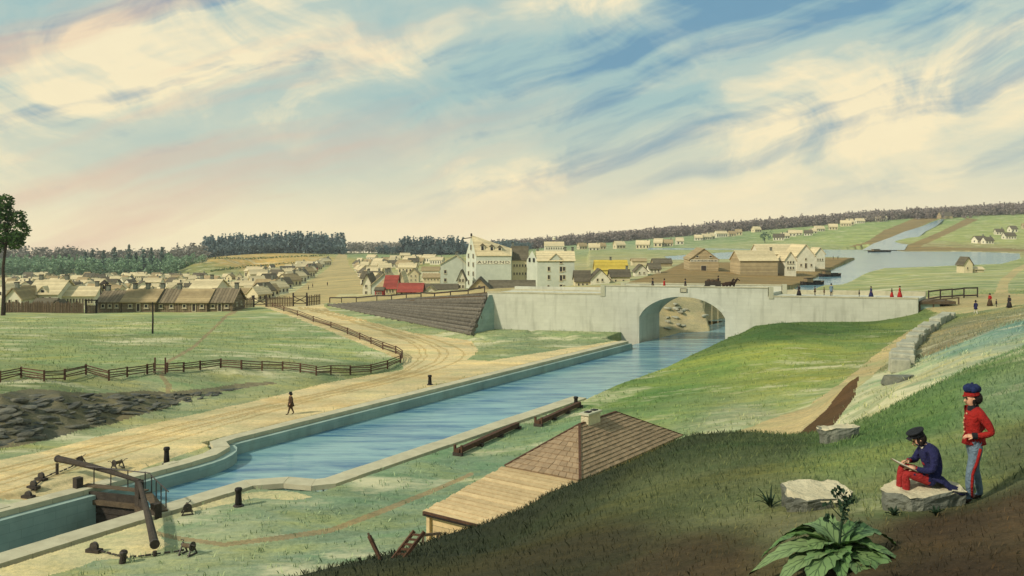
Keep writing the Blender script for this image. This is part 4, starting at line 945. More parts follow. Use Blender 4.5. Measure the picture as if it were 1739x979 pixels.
p = P(1525, 648, 40, 80); o = link('boulder', rockmesh(1.3, .8, .8, 77, M['grey_rock'], .5), None, p); tag(o, 'grey boulder at the lower end of the squared stone row', 'boulder')
def slab(px, py, size, rz, label, m, tilt=(0, 0), dmin=8, dmax=40, seed=1, top='pale_rock'):
    p = P(px, py, dmin=dmin, dmax=dmax); bm = bmesh.new(); r = np.random.default_rng(seed); sx, sy, sz = size
    n = 14; ring = []
    for k in range(n):
        a = 2*math.pi*k/n; rr = 1+r.uniform(-.16, .12); ring.append((sx*rr*np.sign(math.cos(a))*abs(math.cos(a))**.6, sy*rr*np.sign(math.sin(a))*abs(math.sin(a))**.6))
    lev = []
    for z, sc in ((-.25, .86), (sz*.35, .95), (sz*.85, 1.0), (sz, .97)):
        lev.append([bm.verts.new((x*sc+r.normal()*.015, y*sc+r.normal()*.015, z+r.normal()*.012)) for x, y in ring])
    for A_, B_ in zip(lev[:-1], lev[1:]):
        for k in range(n): bm.faces.new((A_[k], A_[(k+1) % n], B_[(k+1) % n], B_[k]))
    f = bm.faces.new(lev[-1]); bmesh.ops.triangulate(bm, faces=[f]); bmesh.ops.subdivide_edges(bm, edges=bm.edges[:], cuts=1, use_grid_fill=True, smooth=.0)
    for v in bm.verts: v.co += Vector(r.normal(size=3))*.010
    for f in bm.faces: f.material_index = 1 if f.normal.z > .7 else 0
    bm.normal_update()
    for f in bm.faces: f.material_index = 1 if f.normal.z > .75 else 0
    me = bpy.data.meshes.new('boulder'); bm.to_mesh(me); bm.free(); me.materials.append(M[m]); me.materials.append(M[top])
    o = link('boulder', me, None, p, rz); o.rotation_euler = (tilt[0], tilt[1], rz); tag(o, label, 'boulder'); return o
slab(1384, 860, (.52, .40, .30), -.12, 'pale flat-topped boulder beside the broad-leaved plant', 'grey_rock', (.16, -.03), seed=4)
SEAT = slab(1568, 862, (.56, .36, .30), .15, 'pale flat boulder the sketching man sits on', 'grey_rock', (.06, -.08), seed=9)
slab(1424, 748, (.5, .28, .33), .1, 'squared grey stone block on the hill crest by the cutting', 'grey_rock', (0, -.03), dmin=18, dmax=32, seed=3)
# ------------------------------------------------------------------ buildings
mat('limewash', (226, 220, 194), (204, 198, 172), scale=.8, bump=.08, rnd=.05)
mat('cream_wall', (216, 204, 166), (196, 184, 148), scale=.8, bump=.08, rnd=.06)
mat('grey_wall', (198, 202, 184), (182, 188, 170), scale=.7, bump=.1, rnd=.05)
mat('tan_wall', (188, 170, 130), (168, 150, 114), scale=.8, bump=.1, stripe=(2, .42, .25))
mat('cream_roof', (222, 206, 164), (200, 184, 144), scale=1.2, bump=.15, stripe=(2, .3, .10), rnd=.05)
mat('tan_roof', (176, 156, 116), (152, 134, 98), scale=1.2, bump=.2, stripe=(2, .3, .18), rnd=.06)
mat('dark_roof', (112, 104, 84), (88, 82, 66), scale=1.2, bump=.2, stripe=(2, .3, .2), rnd=.1)
mat('red_roof', (168, 84, 70), (146, 66, 56), scale=1.2, bump=.2, stripe=(2, .3, .2), rnd=.06)
mat('red_wall', (176, 66, 54), (150, 54, 46), scale=1.2, bump=.1)
mat('yellow_roof', (206, 182, 78), (186, 162, 66), scale=1.0, bump=.15, stripe=(2, .35, .12))
mat('yellow_wall', (214, 198, 110), (200, 184, 100), scale=1.0, bump=.08)
mat('log_wall', (148, 132, 104), (118, 104, 82), scale=1.4, bump=.5, stripe=(2, .34, .55), rnd=.05)
mat('board_wall', (146, 130, 102), (118, 104, 82), scale=1.4, bump=.4, stripe=(0, .4, .6), rnd=.05)
mat('board_roof', (142, 128, 102), (116, 104, 82), scale=1.4, bump=.4, stripe=(0, .6, .55), rnd=.05)
mat('window_dark', (30, 30, 32), (44, 44, 46), scale=2, bump=0, rough=.25, spec=.5)
mat('trim', (200, 190, 160), (184, 174, 146), scale=2, bump=.05)
mat('letter_ink', (40, 36, 32), (52, 46, 40), scale=4, bump=0)

def win(parent, face, w, dpt, u, z, ww, wh, kind='window', sill=True, mt='trim', off=0.0):
    """a framed opening on face f (y=0), l (x=0), r (x=w), or b (y=dpt); u is along the face"""
    base = {'f': ((u, 0, z), 0.0), 'l': ((0, dpt-u, z), -math.pi/2), 'r': ((w, u, z), math.pi/2), 'b': ((w-u, dpt, z), math.pi)}[face]
    fr = MB(); b = min(.12, ww*.16)
    for dx, dz, a, c_ in ((-ww/2+b/2, 0, b, wh), (ww/2-b/2, 0, b, wh), (0, wh/2-b/2, ww-2*b, b), (0, -wh/2+b/2, ww-2*b, b)):
        fr.box((dx, -.03, dz), (a, .14, c_))
    if sill and kind == 'window': fr.box((0, -.07, -wh/2-.06), (ww+.2, .22, .12))
    o = fr.build(kind, M[mt], parent, loc=base[0], rz=base[1])
    pn_ = MB(); pn_.box((0, -.005, 0), (ww-2*b, .05, wh-2*b)); pn_.build('pane' if kind == 'window' else 'door_leaf', M['window_dark'] if kind == 'window' else M['dark_wood'], o)
    return o

def block(name, label, org, ang, w, dpt, hw, hr, axis='x', wall='cream_wall', roof='cream_roof', wins=(), chim=(), over=.35, group=None, cat='building', found=2.0, hr2=None, ridge=.5, gcol=None):
    """gabled building; local x along the front (0..w), y going back (0..dpt); axis = direction of the ridge"""
    r = thing(name, label, cat, org, ang, group); hr2 = hr if hr2 is None else hr2
    mb = MB(); b = -found
    if axis == 'x':
        m_ = dpt*ridge
        mb.add([(0, 0, b), (w, 0, b), (w, dpt, b), (0, dpt, b), (0, 0, hw), (w, 0, hw), (w, dpt, hw), (0, dpt, hw), (0, m_, hr-.12), (w, m_, hr2-.12)],
               [(0, 1, 5, 4), (1, 2, 6, 9, 5), (2, 3, 7, 6), (3, 0, 4, 8, 7), (4, 5, 9, 8), (6, 7, 8, 9), (3, 2, 1, 0)])
    else:
        m_ = w*ridge
        mb.add([(0, 0, b), (w, 0, b), (w, dpt, b), (0, dpt, b), (0, 0, hw), (w, 0, hw), (w, dpt, hw), (0, dpt, hw), (m_, 0, hr-.12), (m_, dpt, hr2-.12)],
               [(0, 1, 5, 8, 4), (1, 2, 6, 5), (2, 3, 7, 9, 6), (3, 0, 4, 7), (4, 8, 9, 7), (5, 6, 9, 8), (3, 2, 1, 0)])
    mb.build('wall', M[wall], r)
    rf = MB(); th = .16; o_ = over
    def slab4(p):
        n = (Vector(p[1])-Vector(p[0])).cross(Vector(p[3])-Vector(p[0])).normalized(); n = n if n.z > 0 else -n
        rf.add([Vector(q_) for q_ in p]+[Vector(q_)+n*th for q_ in p], [(3, 2, 1, 0), (4, 5, 6, 7), (0, 1, 5, 4), (1, 2, 6, 5), (2, 3, 7, 6), (3, 0, 4, 7)])
    if axis == 'x':
        s0 = (hr-hw)/m_; s1 = (hr-hw)/(dpt-m_)
        slab4([(-o_, -o_, hw-s0*o_), (w+o_, -o_, hw-s0*o_), (w+o_, m_, hr2), (-o_, m_, hr)])
        slab4([(-o_, dpt+o_, hw-s1*o_), (-o_, m_, hr), (w+o_, m_, hr2), (w+o_, dpt+o_, hw-s1*o_)])
        rp = lambda t: (w*t, m_, hr+(hr2-hr)*t)
    else:
        s0 = (hr-hw)/m_; s1 = (hr-hw)/(w-m_)
        slab4([(-o_, -o_, hw-s0*o_), (m_, -o_, hr), (m_, dpt+o_, hr2), (-o_, dpt+o_, hw-s0*o_)])
        slab4([(w+o_, -o_, hw-s1*o_), (w+o_, dpt+o_, hw-s1*o_), (m_, dpt+o_, hr2), (m_, -o_, hr)])
        rp = lambda t: (m_, dpt*t, hr+(hr2-hr)*t)
    ro_ = rf.build('roof', M[roof], r)
    for t in chim:
        p = rp(t); cm = MB(); cm.box((p[0], p[1], p[2]+.35), (.7, .6, 1.5)); co = cm.build('chimney', M['grey_rock'], ro_)
        cm = MB(); cm.box((p[0], p[1], p[2]+1.14), (.85, .75, .14)); cm.build('chimney_cap', M['dark_wood'], co)
    for a in wins: win(r, a[0], w, dpt, *a[1:])
    return r
def bl(name, label, px0, px1, ybase, yeave, yridge, d, dpt, ang=0.0, **kw):
    """a block whose front spans photo columns px0..px1 at distance d"""
    z = zpx(ybase, d); o = W(px0, d, z); w = (px1-px0)*d/F/max(.3, math.cos(ang)); k = d/F
    return block(name, label, o, ang, w, dpt, (ybase-yeave)*k, (ybase-yridge)*k, **kw), w, k
def row(face, xs, z, ww, wh, kind='window'): return [(face, x, z, ww, wh, kind) for x in xs]

# --- wooden barracks along the field's far edge
d = 168
G_ = 'wooden barracks in one row'
bl('barrack', 'short board barrack at left end of the wooden row by the gate', 166, 206, 531, 513, 497, d, 7, wall='board_wall', roof='board_roof', wins=row('f', [1.0, 2.3, 3.6], 1.25, .7, .75), chim=[.1], group=G_)
bl('barrack', 'log barrack with chimneys at both ends, second in the wooden row', 207, 263, 531, 513, 494, d-.6, 7.5, wall='log_wall', roof='tan_roof', wins=row('f', [1.6, 4.6], 1.2, .8, .8)+[('f', 3.1, .95, .8, 1.6, 'door')], chim=[.15, .55], group=G_)
bl('barrack', 'board barrack with bold striped plank roof, middle of the wooden row', 263.5, 301, 531, 513.5, 494, d, 7.2, wall='board_wall', roof='board_roof', wins=row('f', [1.1, 3.1], 1.2, .75, .75), chim=[.0, .8], group=G_)
bl('barrack', 'board barrack with dark stains on its roof, fourth in the wooden row', 301.5, 352, 531, 513.5, 494, d-.4, 7.4, wall='board_wall', roof='tan_roof', wins=row('f', [1.3, 4.6], 1.2, .75, .75)+[('f', 3.1, .95, .8, 1.6, 'door')], group=G_)
bl('barrack', 'log barrack with dark log gable at right end of the wooden row', 352.5, 395, 531, 513.5, 493, d, 7.6, wall='log_wall', roof='board_roof', wins=row('f', [1.0, 3.6], 1.2, .75, .75)+[('f', 2.3, .95, .8, 1.6, 'door'), ('r', 2.4, 1.4, .7, .7, 'window'), ('r', 5.2, 1.4, .7, .7, 'window')], chim=[.92], group=G_)
# --- officers' house and wing behind the palisade
HOUSE, _w, _k = bl('white_house', 'large white house with steep cream roof behind the palisade', 45, 98, 527, 500, 478, 188, 9, wall='limewash', roof='cream_roof', wins=row('f', [.8, 2.2, 3.6, 5.0], 2.3, .7, 1.1), chim=[.12, .97])
r, w, k = bl('white_house', 'long white wing with a row of arched dark windows beside the steep roofed house', 100, 158, 527, 503, 489, 190, 6, ang=.10, wall='limewash', roof='cream_roof', wins=row('f', [.6+.62*i for i in range(11)], 1.9, .4, 1.1), chim=[.93])
mb = MB(); dx_ = (71-45)*188/F; mb.extr([(dx_-.85, .3, 3.2), (dx_+.85, .3, 3.2), (dx_+.85, .3, 4.0), (dx_, .3, 4.85), (dx_-.85, .3, 4.0)], (0, 2.4, 0)); dm_ = mb.build('dormer', M['limewash'], HOUSE)
mb = MB()
for q_ in (-1, 1): mb.extr([(dx_+q_*1.1, .05, 3.78), (dx_, .05, 4.92), (dx_, .05, 5.08), (dx_+q_*1.1, .05, 3.94)], (0, 2.7, 0))
mb.build('dormer_roof', M['cream_roof'], dm_)
mb = MB(); mb.box((dx_, .28, 3.85), (.6, .12, .7)); mb.build('dormer_window', M['window_dark'], dm_)
bl('white_house', 'small white gabled house at far left edge behind the palisade', 8, 36, 528, 507, 490, 182, 8, axis='y', wall='limewash', roof='tan_roof', wins=row('f', [1.0, 2.4], 1.8, .6, 1.0), chim=[.2])
bl('hut', 'low hut with dark roof just behind the palisade', 55, 88, 532, 519, 509, 171, 4, wall='board_wall', roof='dark_roof')
bl('hut', 'tiny gabled porch hut at right of the low dark roofed hut', 88.5, 101, 532, 519, 511, 170.5, 3, axis='y', wall='cream_wall', roof='dark_roof', wins=[('f', .7, .8, .5, 1.2, 'door')], over=.2)
bl('white_hall', 'white hall with hipped cream roof rising behind the barracks', 322, 366, 506, 491, 477, 215, 10, wall='limewash', roof='cream_roof', chim=[.2, .6], wins=row('f', [1.2, 2.6, 4.0], 1.2, .6, .8))
# --- bell turret
bt_ = thing('bell_turret', 'dark wooden bell turret behind the left barracks', 'tower', W(177, 178, zpx(527, 178)))
for sx in (-1, 1):
    for sy in (-1, 1):
        mb = MB(); mb.bar((sx*.55, sy*.55, -1), (sx*.45, sy*.45, 5.2), .18, .18, up=(0, 1, 0)); mb.build('post', M['dark_wood'], bt_)
mb = MB(); mb.lathe((0, 0, 5.2), [(.95, 0), (.95, .12), (.15, .8), (.05, .95)], 4, Matrix.Rotation(R(45), 3, 'Z')); mb.build('roof', M['dark_wood'], bt_)
mb = MB(); mb.lathe((0, 0, 4.2), [(.34, 0), (.28, .15), (.18, .5), (.05, .6)], 12); mb.build('bell', M['iron'], bt_, smooth=True)
mb = MB(); mb.box((0, 0, 3.4), (1.15, 1.15, .15)); mb.build('platform', M['dark_wood'], bt_)
# --- palisade and gate posts
pal = thing('palisade', 'tall palisade of pointed stakes in front of the white houses', 'fence', W(6, 166.5, 0)); po = Vector(pal.location)
mb = MB(); mb.box((0, 0, .75), (.26, .14, 2.3)); mb.add([(-.13, -.07, 1.9), (.13, -.07, 1.9), (.13, .07, 1.9), (-.13, .07, 1.9), (0, 0, 2.25)], [(0, 1, 4), (1, 2, 4), (2, 3, 4), (3, 0, 4)]); sme = mb.mesh('stake', M['old_wood'])
for i in range(46):
    px = 6+i*3.0; p = onG(px, 166.5); o = link('stake', sme, pal, p-po); o.rotation_euler = (0, random.uniform(-.04, .04), random.uniform(-.2, .2)); o.scale = (1, 1, random.uniform(.86, 1.05))
mb = MB(); a, b = onG(6, 166.7, 1.2)-po, onG(142, 166.7, 1.2)-po; mb.bar(a, b, .08, .16); mb.build('rail', M['old_wood'], pal)
gt = thing('gateway', 'dark timber gateway at the right end of palisade', 'gate', onG(155, 166)); 
for x in (-1.0, 1.0):
    mb = MB(); mb.box((x, 0, 1.1), (.26, .26, 2.8)); mb.build('gate_post', M['tar_black'], gt)
mb = MB(); mb.box((0, 0, 2.45), (2.4, .24, .22)); mb.build('lintel', M['tar_black'], gt)
for k in range(6):
    mb = MB(); mb.box((-.73+k*.29, .03, .75), (.25, .06, 1.5)); mb.build('board', M['old_wood'], gt)
# --- pickets and crossed gates at the head of the cart road
def pickets(px0, px1, d0, d1, h, label):
    a = onG(px0, d0); b = onG(px1, d1); r = thing('picket_fence', label, 'fence', a, 0, 'pickets at the road gates'); n = max(3, int((b-a).length/.36))
    m1 = MB(); m1.box((0, 0, h/2-.2), (.2, .09, h+.4)); me = m1.mesh('picket', M['old_wood'])
    for i in range(n+1):
        p = a.lerp(b, i/n); p.z = tz(p.x, p.y); o = link('picket', me, r, p-a); o.scale = (1, 1, random.uniform(.92, 1.05))
    for z in (.35, .8):
        m2 = MB(); m2.bar(Vector((0, .08, h*z)), b-a+Vector((0, .08, h*z)), .06, .12); m2.build('rail', M['old_wood'], r)
def xgate(px0, px1, d0, d1, h, label):
    a = onG(px0, d0); b = onG(px1, d1); r = thing('field_gate', label, 'gate', a, 0, 'crossed gates at the road head'); e = b-a
    for p in (Vector((0, 0, 0)), e):
        m1 = MB(); m1.box(p+Vector((0, 0, h*.55)), (.28, .28, h*1.35)); m1.build('gate_post', M['dark_wood'], r)
    for z0, z1 in ((.25, .25), (.55, .55), (.92, .92), (.25, .92), (.92, .25)):
        m1 = MB(); m1.bar(Vector((0, -.02, h*z0)), e+Vector((0, -.02, h*z1)), .08, .14); m1.build('bar', M['dark_wood'], r)
pickets(416, 430, 180, 182, 2.0, 'short picket run between log gable and left crossed gate')
xgate(431, 452, 181, 181, 2.0, 'left crossed bar gate at head of the cart road')
pickets(454, 497, 180, 179, 2.0, 'long picket run between the two crossed gates')
xgate(498, 521, 180, 180, 2.2, 'right crossed bar gate at head of the cart road')
pickets(523, 543, 181, 183, 2.1, 'short picket run right of the right crossed gate')
# lone dark pole in the field
pp = P(259, 567, dmin=80); pl_ = thing('pole', 'lone dark wooden pole standing in the field before the barracks', 'pole', pp); mb = MB(); mb.tube([(0, 0, -.4), (.05, 0, 2.0), (.02, 0, 4.3)], [.14, .12, .09], 8); mb.build('shaft', M['tar_black'], pl_)
mb = MB(); mb.lathe((.02, 0, 4.3), [(.13, 0), (.13, .06), (.05, .12)], 8); mb.build('cap', M['dark_wood'], pl_)

# --- the tall lettered warehouse, its neighbours and the stone store
d = 268; k = d/F
zb = zpx(494, d); ow = W(808.5, d, zb)
wh = thing('lettered_warehouse', 'tall grey warehouse with lettered side wall, dormers and hoist gable', 'warehouse', ow)
wR = (868-808.5)*k; hE = (494-434)*k; gA = Vector((-3.4, 7.5, 0)); back = Vector((.4, 8, 0))
r0 = Vector((-1.6, 3.6, (494-401)*k)); r1 = Vector((wR+.2, 4.0, (494-424)*k))
mb = MB()
pts = [Vector((0, 0, -2)), Vector((wR, 0, -2)), Vector((wR+.6, 8, -2)), gA+Vector((0, 0, -2)), Vector((0, 0, hE)), Vector((wR, 0, hE)), Vector((wR+.6, 8, hE)), gA+Vector((0, 0, hE)), r0-Vector((0, 0, .1)), r1-Vector((0, 0, .1))]
mb.add(pts, [(0, 1, 5, 4), (1, 2, 6, 9, 5), (2, 3, 7, 6), (3, 0, 4, 8, 7), (4, 5, 9, 8), (6, 7, 8, 9)]); mb.build('wall', M['grey_wall'], wh)
mb = MB()
for qd in ([Vector((-.1, -.3, hE-.2)), Vector((wR+.2, -.3, hE-.2)), r1, r0], [gA+Vector((0, .3, hE-.2)), r0, r1, Vector((wR+.8, 8.3, hE-.2))]):
    mb.extr(qd, (0, 0, .2))
rf = mb.build('roof', M['cream_roof'], wh)
for i, px in enumerate((818, 833, 846)):      # dormers on the front slope
    t = (px-808.5)/59.5; base = Vector((0, -.3, hE-.2)).lerp(Vector((wR, -.3, hE-.2)), t); top = r0.lerp(r1, t); p = base.lerp(top, .30)
    dm = MB(); dm.box((p.x+.6, p.y+.7, p.z+.7), (1.3, 1.6, 1.7)); o = dm.build('dormer', M['limewash'], rf)
    dm = MB(); dm.extr([(p.x-.25, p.y-.25, p.z+1.5), (p.x+1.45, p.y-.25, p.z+1.5), (p.x+.6, p.y-.25, p.z+2.2)], (0, 1.9, 0)); dm.build('dormer_roof', M['dark_roof'], o)
    dm = MB(); dm.box((p.x+.6, p.y-.12, p.z+.75), (.7, .1, 1.2)); dm.build('dormer_window', M['window_dark'], o)
# gable face: windows, hoist beam and loading door
gdir = gA.normalized(); gn = Vector((-gdir.y, gdir.x, 0)); ga = math.atan2(-gA.y, -gA.x)
def gwin(t, z, ww, hh):
    p = gA*t+gn*.05; mb = MB(); mb.box((p.x, p.y, z), (ww, .2, hh), az=ga); o = mb.build('window', M['trim'], wh)
    p = gA*t+gn*.13; mb = MB(); mb.box((p.x, p.y, z), (ww-.24, .12, hh-.24), az=ga); mb.build('pane', M['window_dark'], o)
for z in (2.2, 5.0, 7.8, 10.4):
    for t in (.25, .72): gwin(t, z, 1.0, 1.5)
gwin(.48, 13.0, 1.1, 1.7)
mb = MB(); p = r0+gn*.2; mb.bar(p+Vector((.4, 0, -.5)), p+gn*2.2+Vector((-.5, 0, -.9)), .22, .26); mb.build('hoist_beam', M['dark_wood'], wh)
mb = MB(); q_ = p+gn*2.0+Vector((-.5, 0, -.95)); mb.tube([q_, q_-Vector((0, 0, 11))], .05, 6); mb.build('hoist_rope', M['dark_wood'], wh)
mb = MB(); mb.lathe(r0+Vector((0, 0, 0)), [(.28, -.2), (.28, .5), (.34, .55), (.1, .8)], 8); mb.build('finial', M['dark_wood'], wh)
# letters on a painted band
mb = MB(); mb.box((wR/2, -.03, (494-446)*k), (wR-.2, .10, 1.05)); band = mb.build('sign_band', M['limewash'], wh)
def letters(txt, parent, loc, size, width, m='letter_ink'):
    cu = bpy.data.curves.new('lettering', 'FONT'); cu.body = txt; cu.size = size; cu.align_x = 'CENTER'; cu.align_y = 'CENTER'; cu.extrude = .015; cu.space_character = 1.25
    to = bpy.data.objects.new('tmp', cu); C.objects.link(to); bpy.context.view_layer.update()
    me = bpy.data.meshes.new_from_object(to.evaluated_get(bpy.context.evaluated_depsgraph_get())); bpy.data.objects.remove(to)
    xs_ = [v.co.x for v in me.vertices]; sx = width/(max(xs_)-min(xs_))
    for v in me.vertices: v.co.x *= sx
    me.materials.append(M[m]); o = link('lettering', me, parent, loc); o.rotation_euler = (R(90), 0, 0); return o
letters('AUMOND', band, (wR/2, -.10, (494-446)*k), 1.15, wR-.9)
# arcaded middle building
bl('arcaded_store', 'cream store with three rows of windows between warehouse and stone store', 869.5, 896, 494, 441, 419, 272, 8, wall='cream_wall', roof='dark_roof', wins=[('f', .65+.88*i, z, .5, .85, 'window') for z in (2.6, 5.2, 7.7) for i in range(5)], chim=[.05])
# stone store with a central gable
d = 266; k = d/F; zb = zpx(490, d)
r, w, k = bl('stone_store', 'grey stone store with central gable and column of loading doors', 912.5, 975.5, 490, 443, 427.5, d, 10, wall='grey_wall', roof='cream_roof', chim=[.02, .78, .98], found=3,
   wins=[('f', (1161-940)/345*11.1*1.0+dx, (490-y)*k, ww, hh, 'window') for dx, ww in ((0, .95),) for y, hh in ((444, 1.5), (457.5, 1.7), (472.5, 1.9), (485.5, .8))]+[('f', x, (490-y)*k, .85, 1.4, 'window') for x in (3.45, 8.0) for y in (457, 471)]+[('f', x, (490-486)*k, .7, .6, 'window') for x in (3.3, 8.0)])
gx = 5.6; hE = (490-443)*k; mb = MB(); mb.add([(gx-2.3, -.04, hE-.35), (gx+2.3, -.04, hE-.35), (gx, -.04, hE+2.0), (gx-2.3, 3, hE-.35), (gx+2.3, 3, hE-.35), (gx, 3, hE+2.0)], [(0, 1, 2), (5, 4, 3), (0, 2, 5, 3), (1, 4, 5, 2)]); mb.build('gable', M['grey_wall'], r)
mb = MB(); mb.extr([(gx-2.6, -.25, hE-.45), (gx, -.25, hE+2.05), (gx, -.25, hE+2.3), (gx-2.6, -.25, hE-.2)], (0, 3.5, 0)); mb.extr([(gx+2.6, -.25, hE-.45), (gx, -.25, hE+2.05), (gx, -.25, hE+2.3), (gx+2.6, -.25, hE-.2)], (0, 3.5, 0)); mb.build('gable_roof', M['cream_roof'], r)
mb = MB(); mb.add([(0, 0, -3), (-3.1, 5, -3), (-3.1, 5, hE), (0, 0, hE), (-1.5, 2.5, hE+2.9), (0.1, 10, -3), (.1, 10, hE)], [(0, 3, 4, 2, 1), (1, 2, 6, 5), (2, 4, 6), (3, 6, 4)]); mb.build('side_wing', M['grey_wall'], r)
for t in (.3, .7):
    mb = MB(); p = Vector((-3.1*t-.08, 5*t-.05, hE+.1)); mb.box(p, (.9, .2, 1.2), az=math.atan2(-5, 3.1)); mb.build('wing_window', M['window_dark'], r)
# grey house left of the warehouse
bl('grey_house', 'tall plain grey house with two chimneys left of lettered warehouse', 748, 791, 487, 449, 434, 300, 9, ang=.0, axis='y', ridge=.62, wall='grey_wall', roof='cream_roof', wins=[('f', 1.6, z, .9, 1.3, 'window') for z in (2.2, 5.0)]+[('l', x, z, .9, 1.3, 'window') for x in (2.5, 6) for z in (2.2, 5.0)], chim=[.1, .6])
bl('gabled_annex', 'narrow round-gabled annex at foot of the hoist gable', 777, 790, 494, 474, 459, 262, 6, axis='y', wall='limewash', roof='dark_roof', wins=[('f', x, z, .6, 1.0, 'window') for x in (.7, 1.6) for z in (1.2, 3.0)])
bl('low_shed', 'long low shed with olive roof left of the dark gabled barn', 722, 776, 499, 492, 484, 232, 5, wall='cream_wall', roof='dark_roof')
bl('barn', 'dark gabled barn in front of lettered warehouse', 798, 830, 500, 490, 474, 222, 11, axis='y', wall='tan_wall', roof='dark_roof', wins=[('f', 2.3, 1.9, .5, .7, 'window')])
bl('low_shed', 'low shed with long dark roof behind the bridge ramp', 831, 908, 500, 491, 478, 230, 7, wall='tan_wall', roof='dark_roof')
# --- right side of the street: big gables and red roofs
d = 262; k = d/F
bl('street_house', 'large grey gable house at near end of the street row', 631, 667, 506, 484, 465, 240, 12, axis='y', wall='grey_wall', roof='cream_roof', wins=[('f', 3.4, 2.2, .6, .6, 'window')]+[('l', x, z, .7, 1.1, 'window') for x in (2, 4.5, 7, 9.5) for z in (1.4, 3.2)], chim=[.3, .7], ridge=.62)
bl('street_house', 'narrow pale house left of the large grey gable house', 616, 629.5, 506, 480, 466, 246, 10, axis='y', wall='limewash', roof='dark_roof', wins=[('f', .9, z, .6, .9, 'window') for z in (1.4, 3.2)], chim=[.3])
bl('red_roof_house', 'cream house with steep red roof beside the small red house', 652.5, 672, 507, 490, 470, 226, 9, wall='cream_wall', roof='red_roof', wins=row('f', [.7, 1.5, 2.2], 1.8, .45, .9))
bl('cream_house', 'cream gable end house behind the steep red roof', 673, 688, 507, 487, 462, 240, 9, axis='y', wall='cream_wall', roof='cream_roof')
bl('red_roof_house', 'long low cream house with broad red roof and arched openings', 676, 716, 506, 496, 483, 222, 7, wall='cream_wall', roof='red_roof', wins=row('f', [.9, 2.1, 3.3, 4.5], .7, .7, 1.5))
bl('red_house', 'little red house with cream window band by the guard rail', 636.5, 650.5, 509, 494, 490, 214, 4, wall='red_wall', roof='dark_roof', wins=row('f', [.5, 1.0, 1.5], 1.5, .4, .7), over=.2)
bl('cream_house', 'small cream gabled house right of the broad red roof', 721, 738, 505, 495, 487, 224, 5, axis='y', wall='limewash', roof='tan_roof', wins=row('f', [.8, 1.7], 1.3, .5, .6)+[('f', 1.25, .5, .9, .3, 'window')])
bl('terrace', 'pale two storey terrace with small windows left of the grey house', 718, 747, 488, 472, 466, 330, 7, wall='cream_wall', roof='tan_roof', wins=[('f', .8+1.2*i, z, .5, .6, 'window') for i in range(5) for z in (1.2, 2.8)])
bl('terrace', 'taller pale terrace with flat roofs behind the small windowed terrace', 716, 745, 480, 460, 454, 370, 7, wall='limewash', roof='tan_roof', wins=[('f', .8+1.2*i, z, .5, .7, 'window') for i in range(5) for z in (1.6, 3.6)])
bl('gabled_house', 'pale house with small front gable behind the red roofs', 693, 711, 482, 466, 457, 350, 6, axis='y', wall='cream_wall', roof='tan_roof', wins=[('f', x, z, .6, .7, 'window') for x in (1.2, 2.9) for z in (1.4, 3)])

# --- right of the stone store
bl('low_house', 'low dark roofed house with three black windows beside the stone store', 977, 1003, 489, 478, 461, 258, 8, wall='cream_wall', roof='dark_roof', wins=row('f', [1.0, 2.2, 3.4], .9, .6, .9))
bl('low_house', 'white gabled house with dark roof right of the black windowed house', 1004, 1035, 490, 474, 458, 256, 8, axis='y', wall='limewash', roof='dark_roof', wins=row('f', [1.8, 3.2], 2.4, .6, .9))
bl('low_house', 'small cream house with dark roof in front of the yellow building', 1037, 1070, 484, 470, 459, 266, 6, wall='cream_wall', roof='dark_roof', wins=row('f', [1.5, 3.8], 1.2, .6, .8), chim=[.9])
bl('yellow_building', 'long building with bright yellow roof behind the low houses', 1012, 1066, 472, 458, 443, 310, 8, wall='yellow_wall', roof='yellow_roof', chim=[.5])
bl('white_cottage', 'white gabled cottage with dark roof right of the yellow building', 1079, 1100, 470, 461, 450, 288, 6, axis='y', wall='limewash', roof='dark_roof', wins=row('f', [1.3, 2.8], 1.2, .5, .7))
bl('white_cottage', 'white cottage with dark slate roof and three windows near the wharf', 1103, 1122, 465, 457, 448, 300, 6, wall='limewash', roof='dark_roof', wins=row('f', [.8, 1.9, 3.0], .9, .5, .7))
bl('dark_shed', 'long dark roofed shed behind the white wharf cottages', 1110, 1141, 454, 447, 440, 360, 6, wall='tan_wall', roof='dark_roof')
bl('pale_house', 'pale house behind the yellow building on the far side', 1074, 1098, 452, 444, 440, 380, 6, wall='cream_wall', roof='tan_roof')
# big wharf warehouses
d = 312; k = d/F
r, w, k = bl('wharf_warehouse', 'tan wharf warehouse with lettered gable front and wide doorway', 1171, 1219, 461, 441, 423, d, 22, ang=-.10, axis='y', wall='tan_wall', roof='tan_roof', wins=[('f', 2.7, (461-436)*k, 1.0, .8, 'window'), ('f', 7.3, (461-436)*k, 1.0, .8, 'window'), ('f', 4.9, 1.0, 2.0, 2.2, 'door'), ('r', 10, 1.4, 2.0, 3.0, 'door')], found=3)
mb = MB(); mb.box((w/2, -.06, (461-443)*k), (w-.3, .12, .8)); bd = mb.build('sign_band', M['limewash'], r)
rr = random.Random(3); mb = MB()
for i in range(19): mb.box((.6+i*.49, -.15, (461-443)*k), (.18+rr.random()*.1, .06, .35+rr.random()*.2))
mb.build('lettering', M['letter_ink'], bd)
r, w, k = bl('wharf_warehouse', 'long tan wharf warehouse with broad cream roof and outside stair', 1257, 1322, 467, 443, 427, 298, 11, ang=.06, wall='tan_wall', roof='cream_roof', wins=[('r', 3.5, 3.2, .8, 1.4, 'window'), ('r', 6.5, 3.2, .8, 1.6, 'window')], chim=[.97], found=3)
stp = MB()
for i in range(9):
    sm = MB(); sm.box((w+.6, 1.2+i*.35, .2+i*.3), (1.0, .34, .08)); sm.build('stair_tread', M['old_wood'], r)
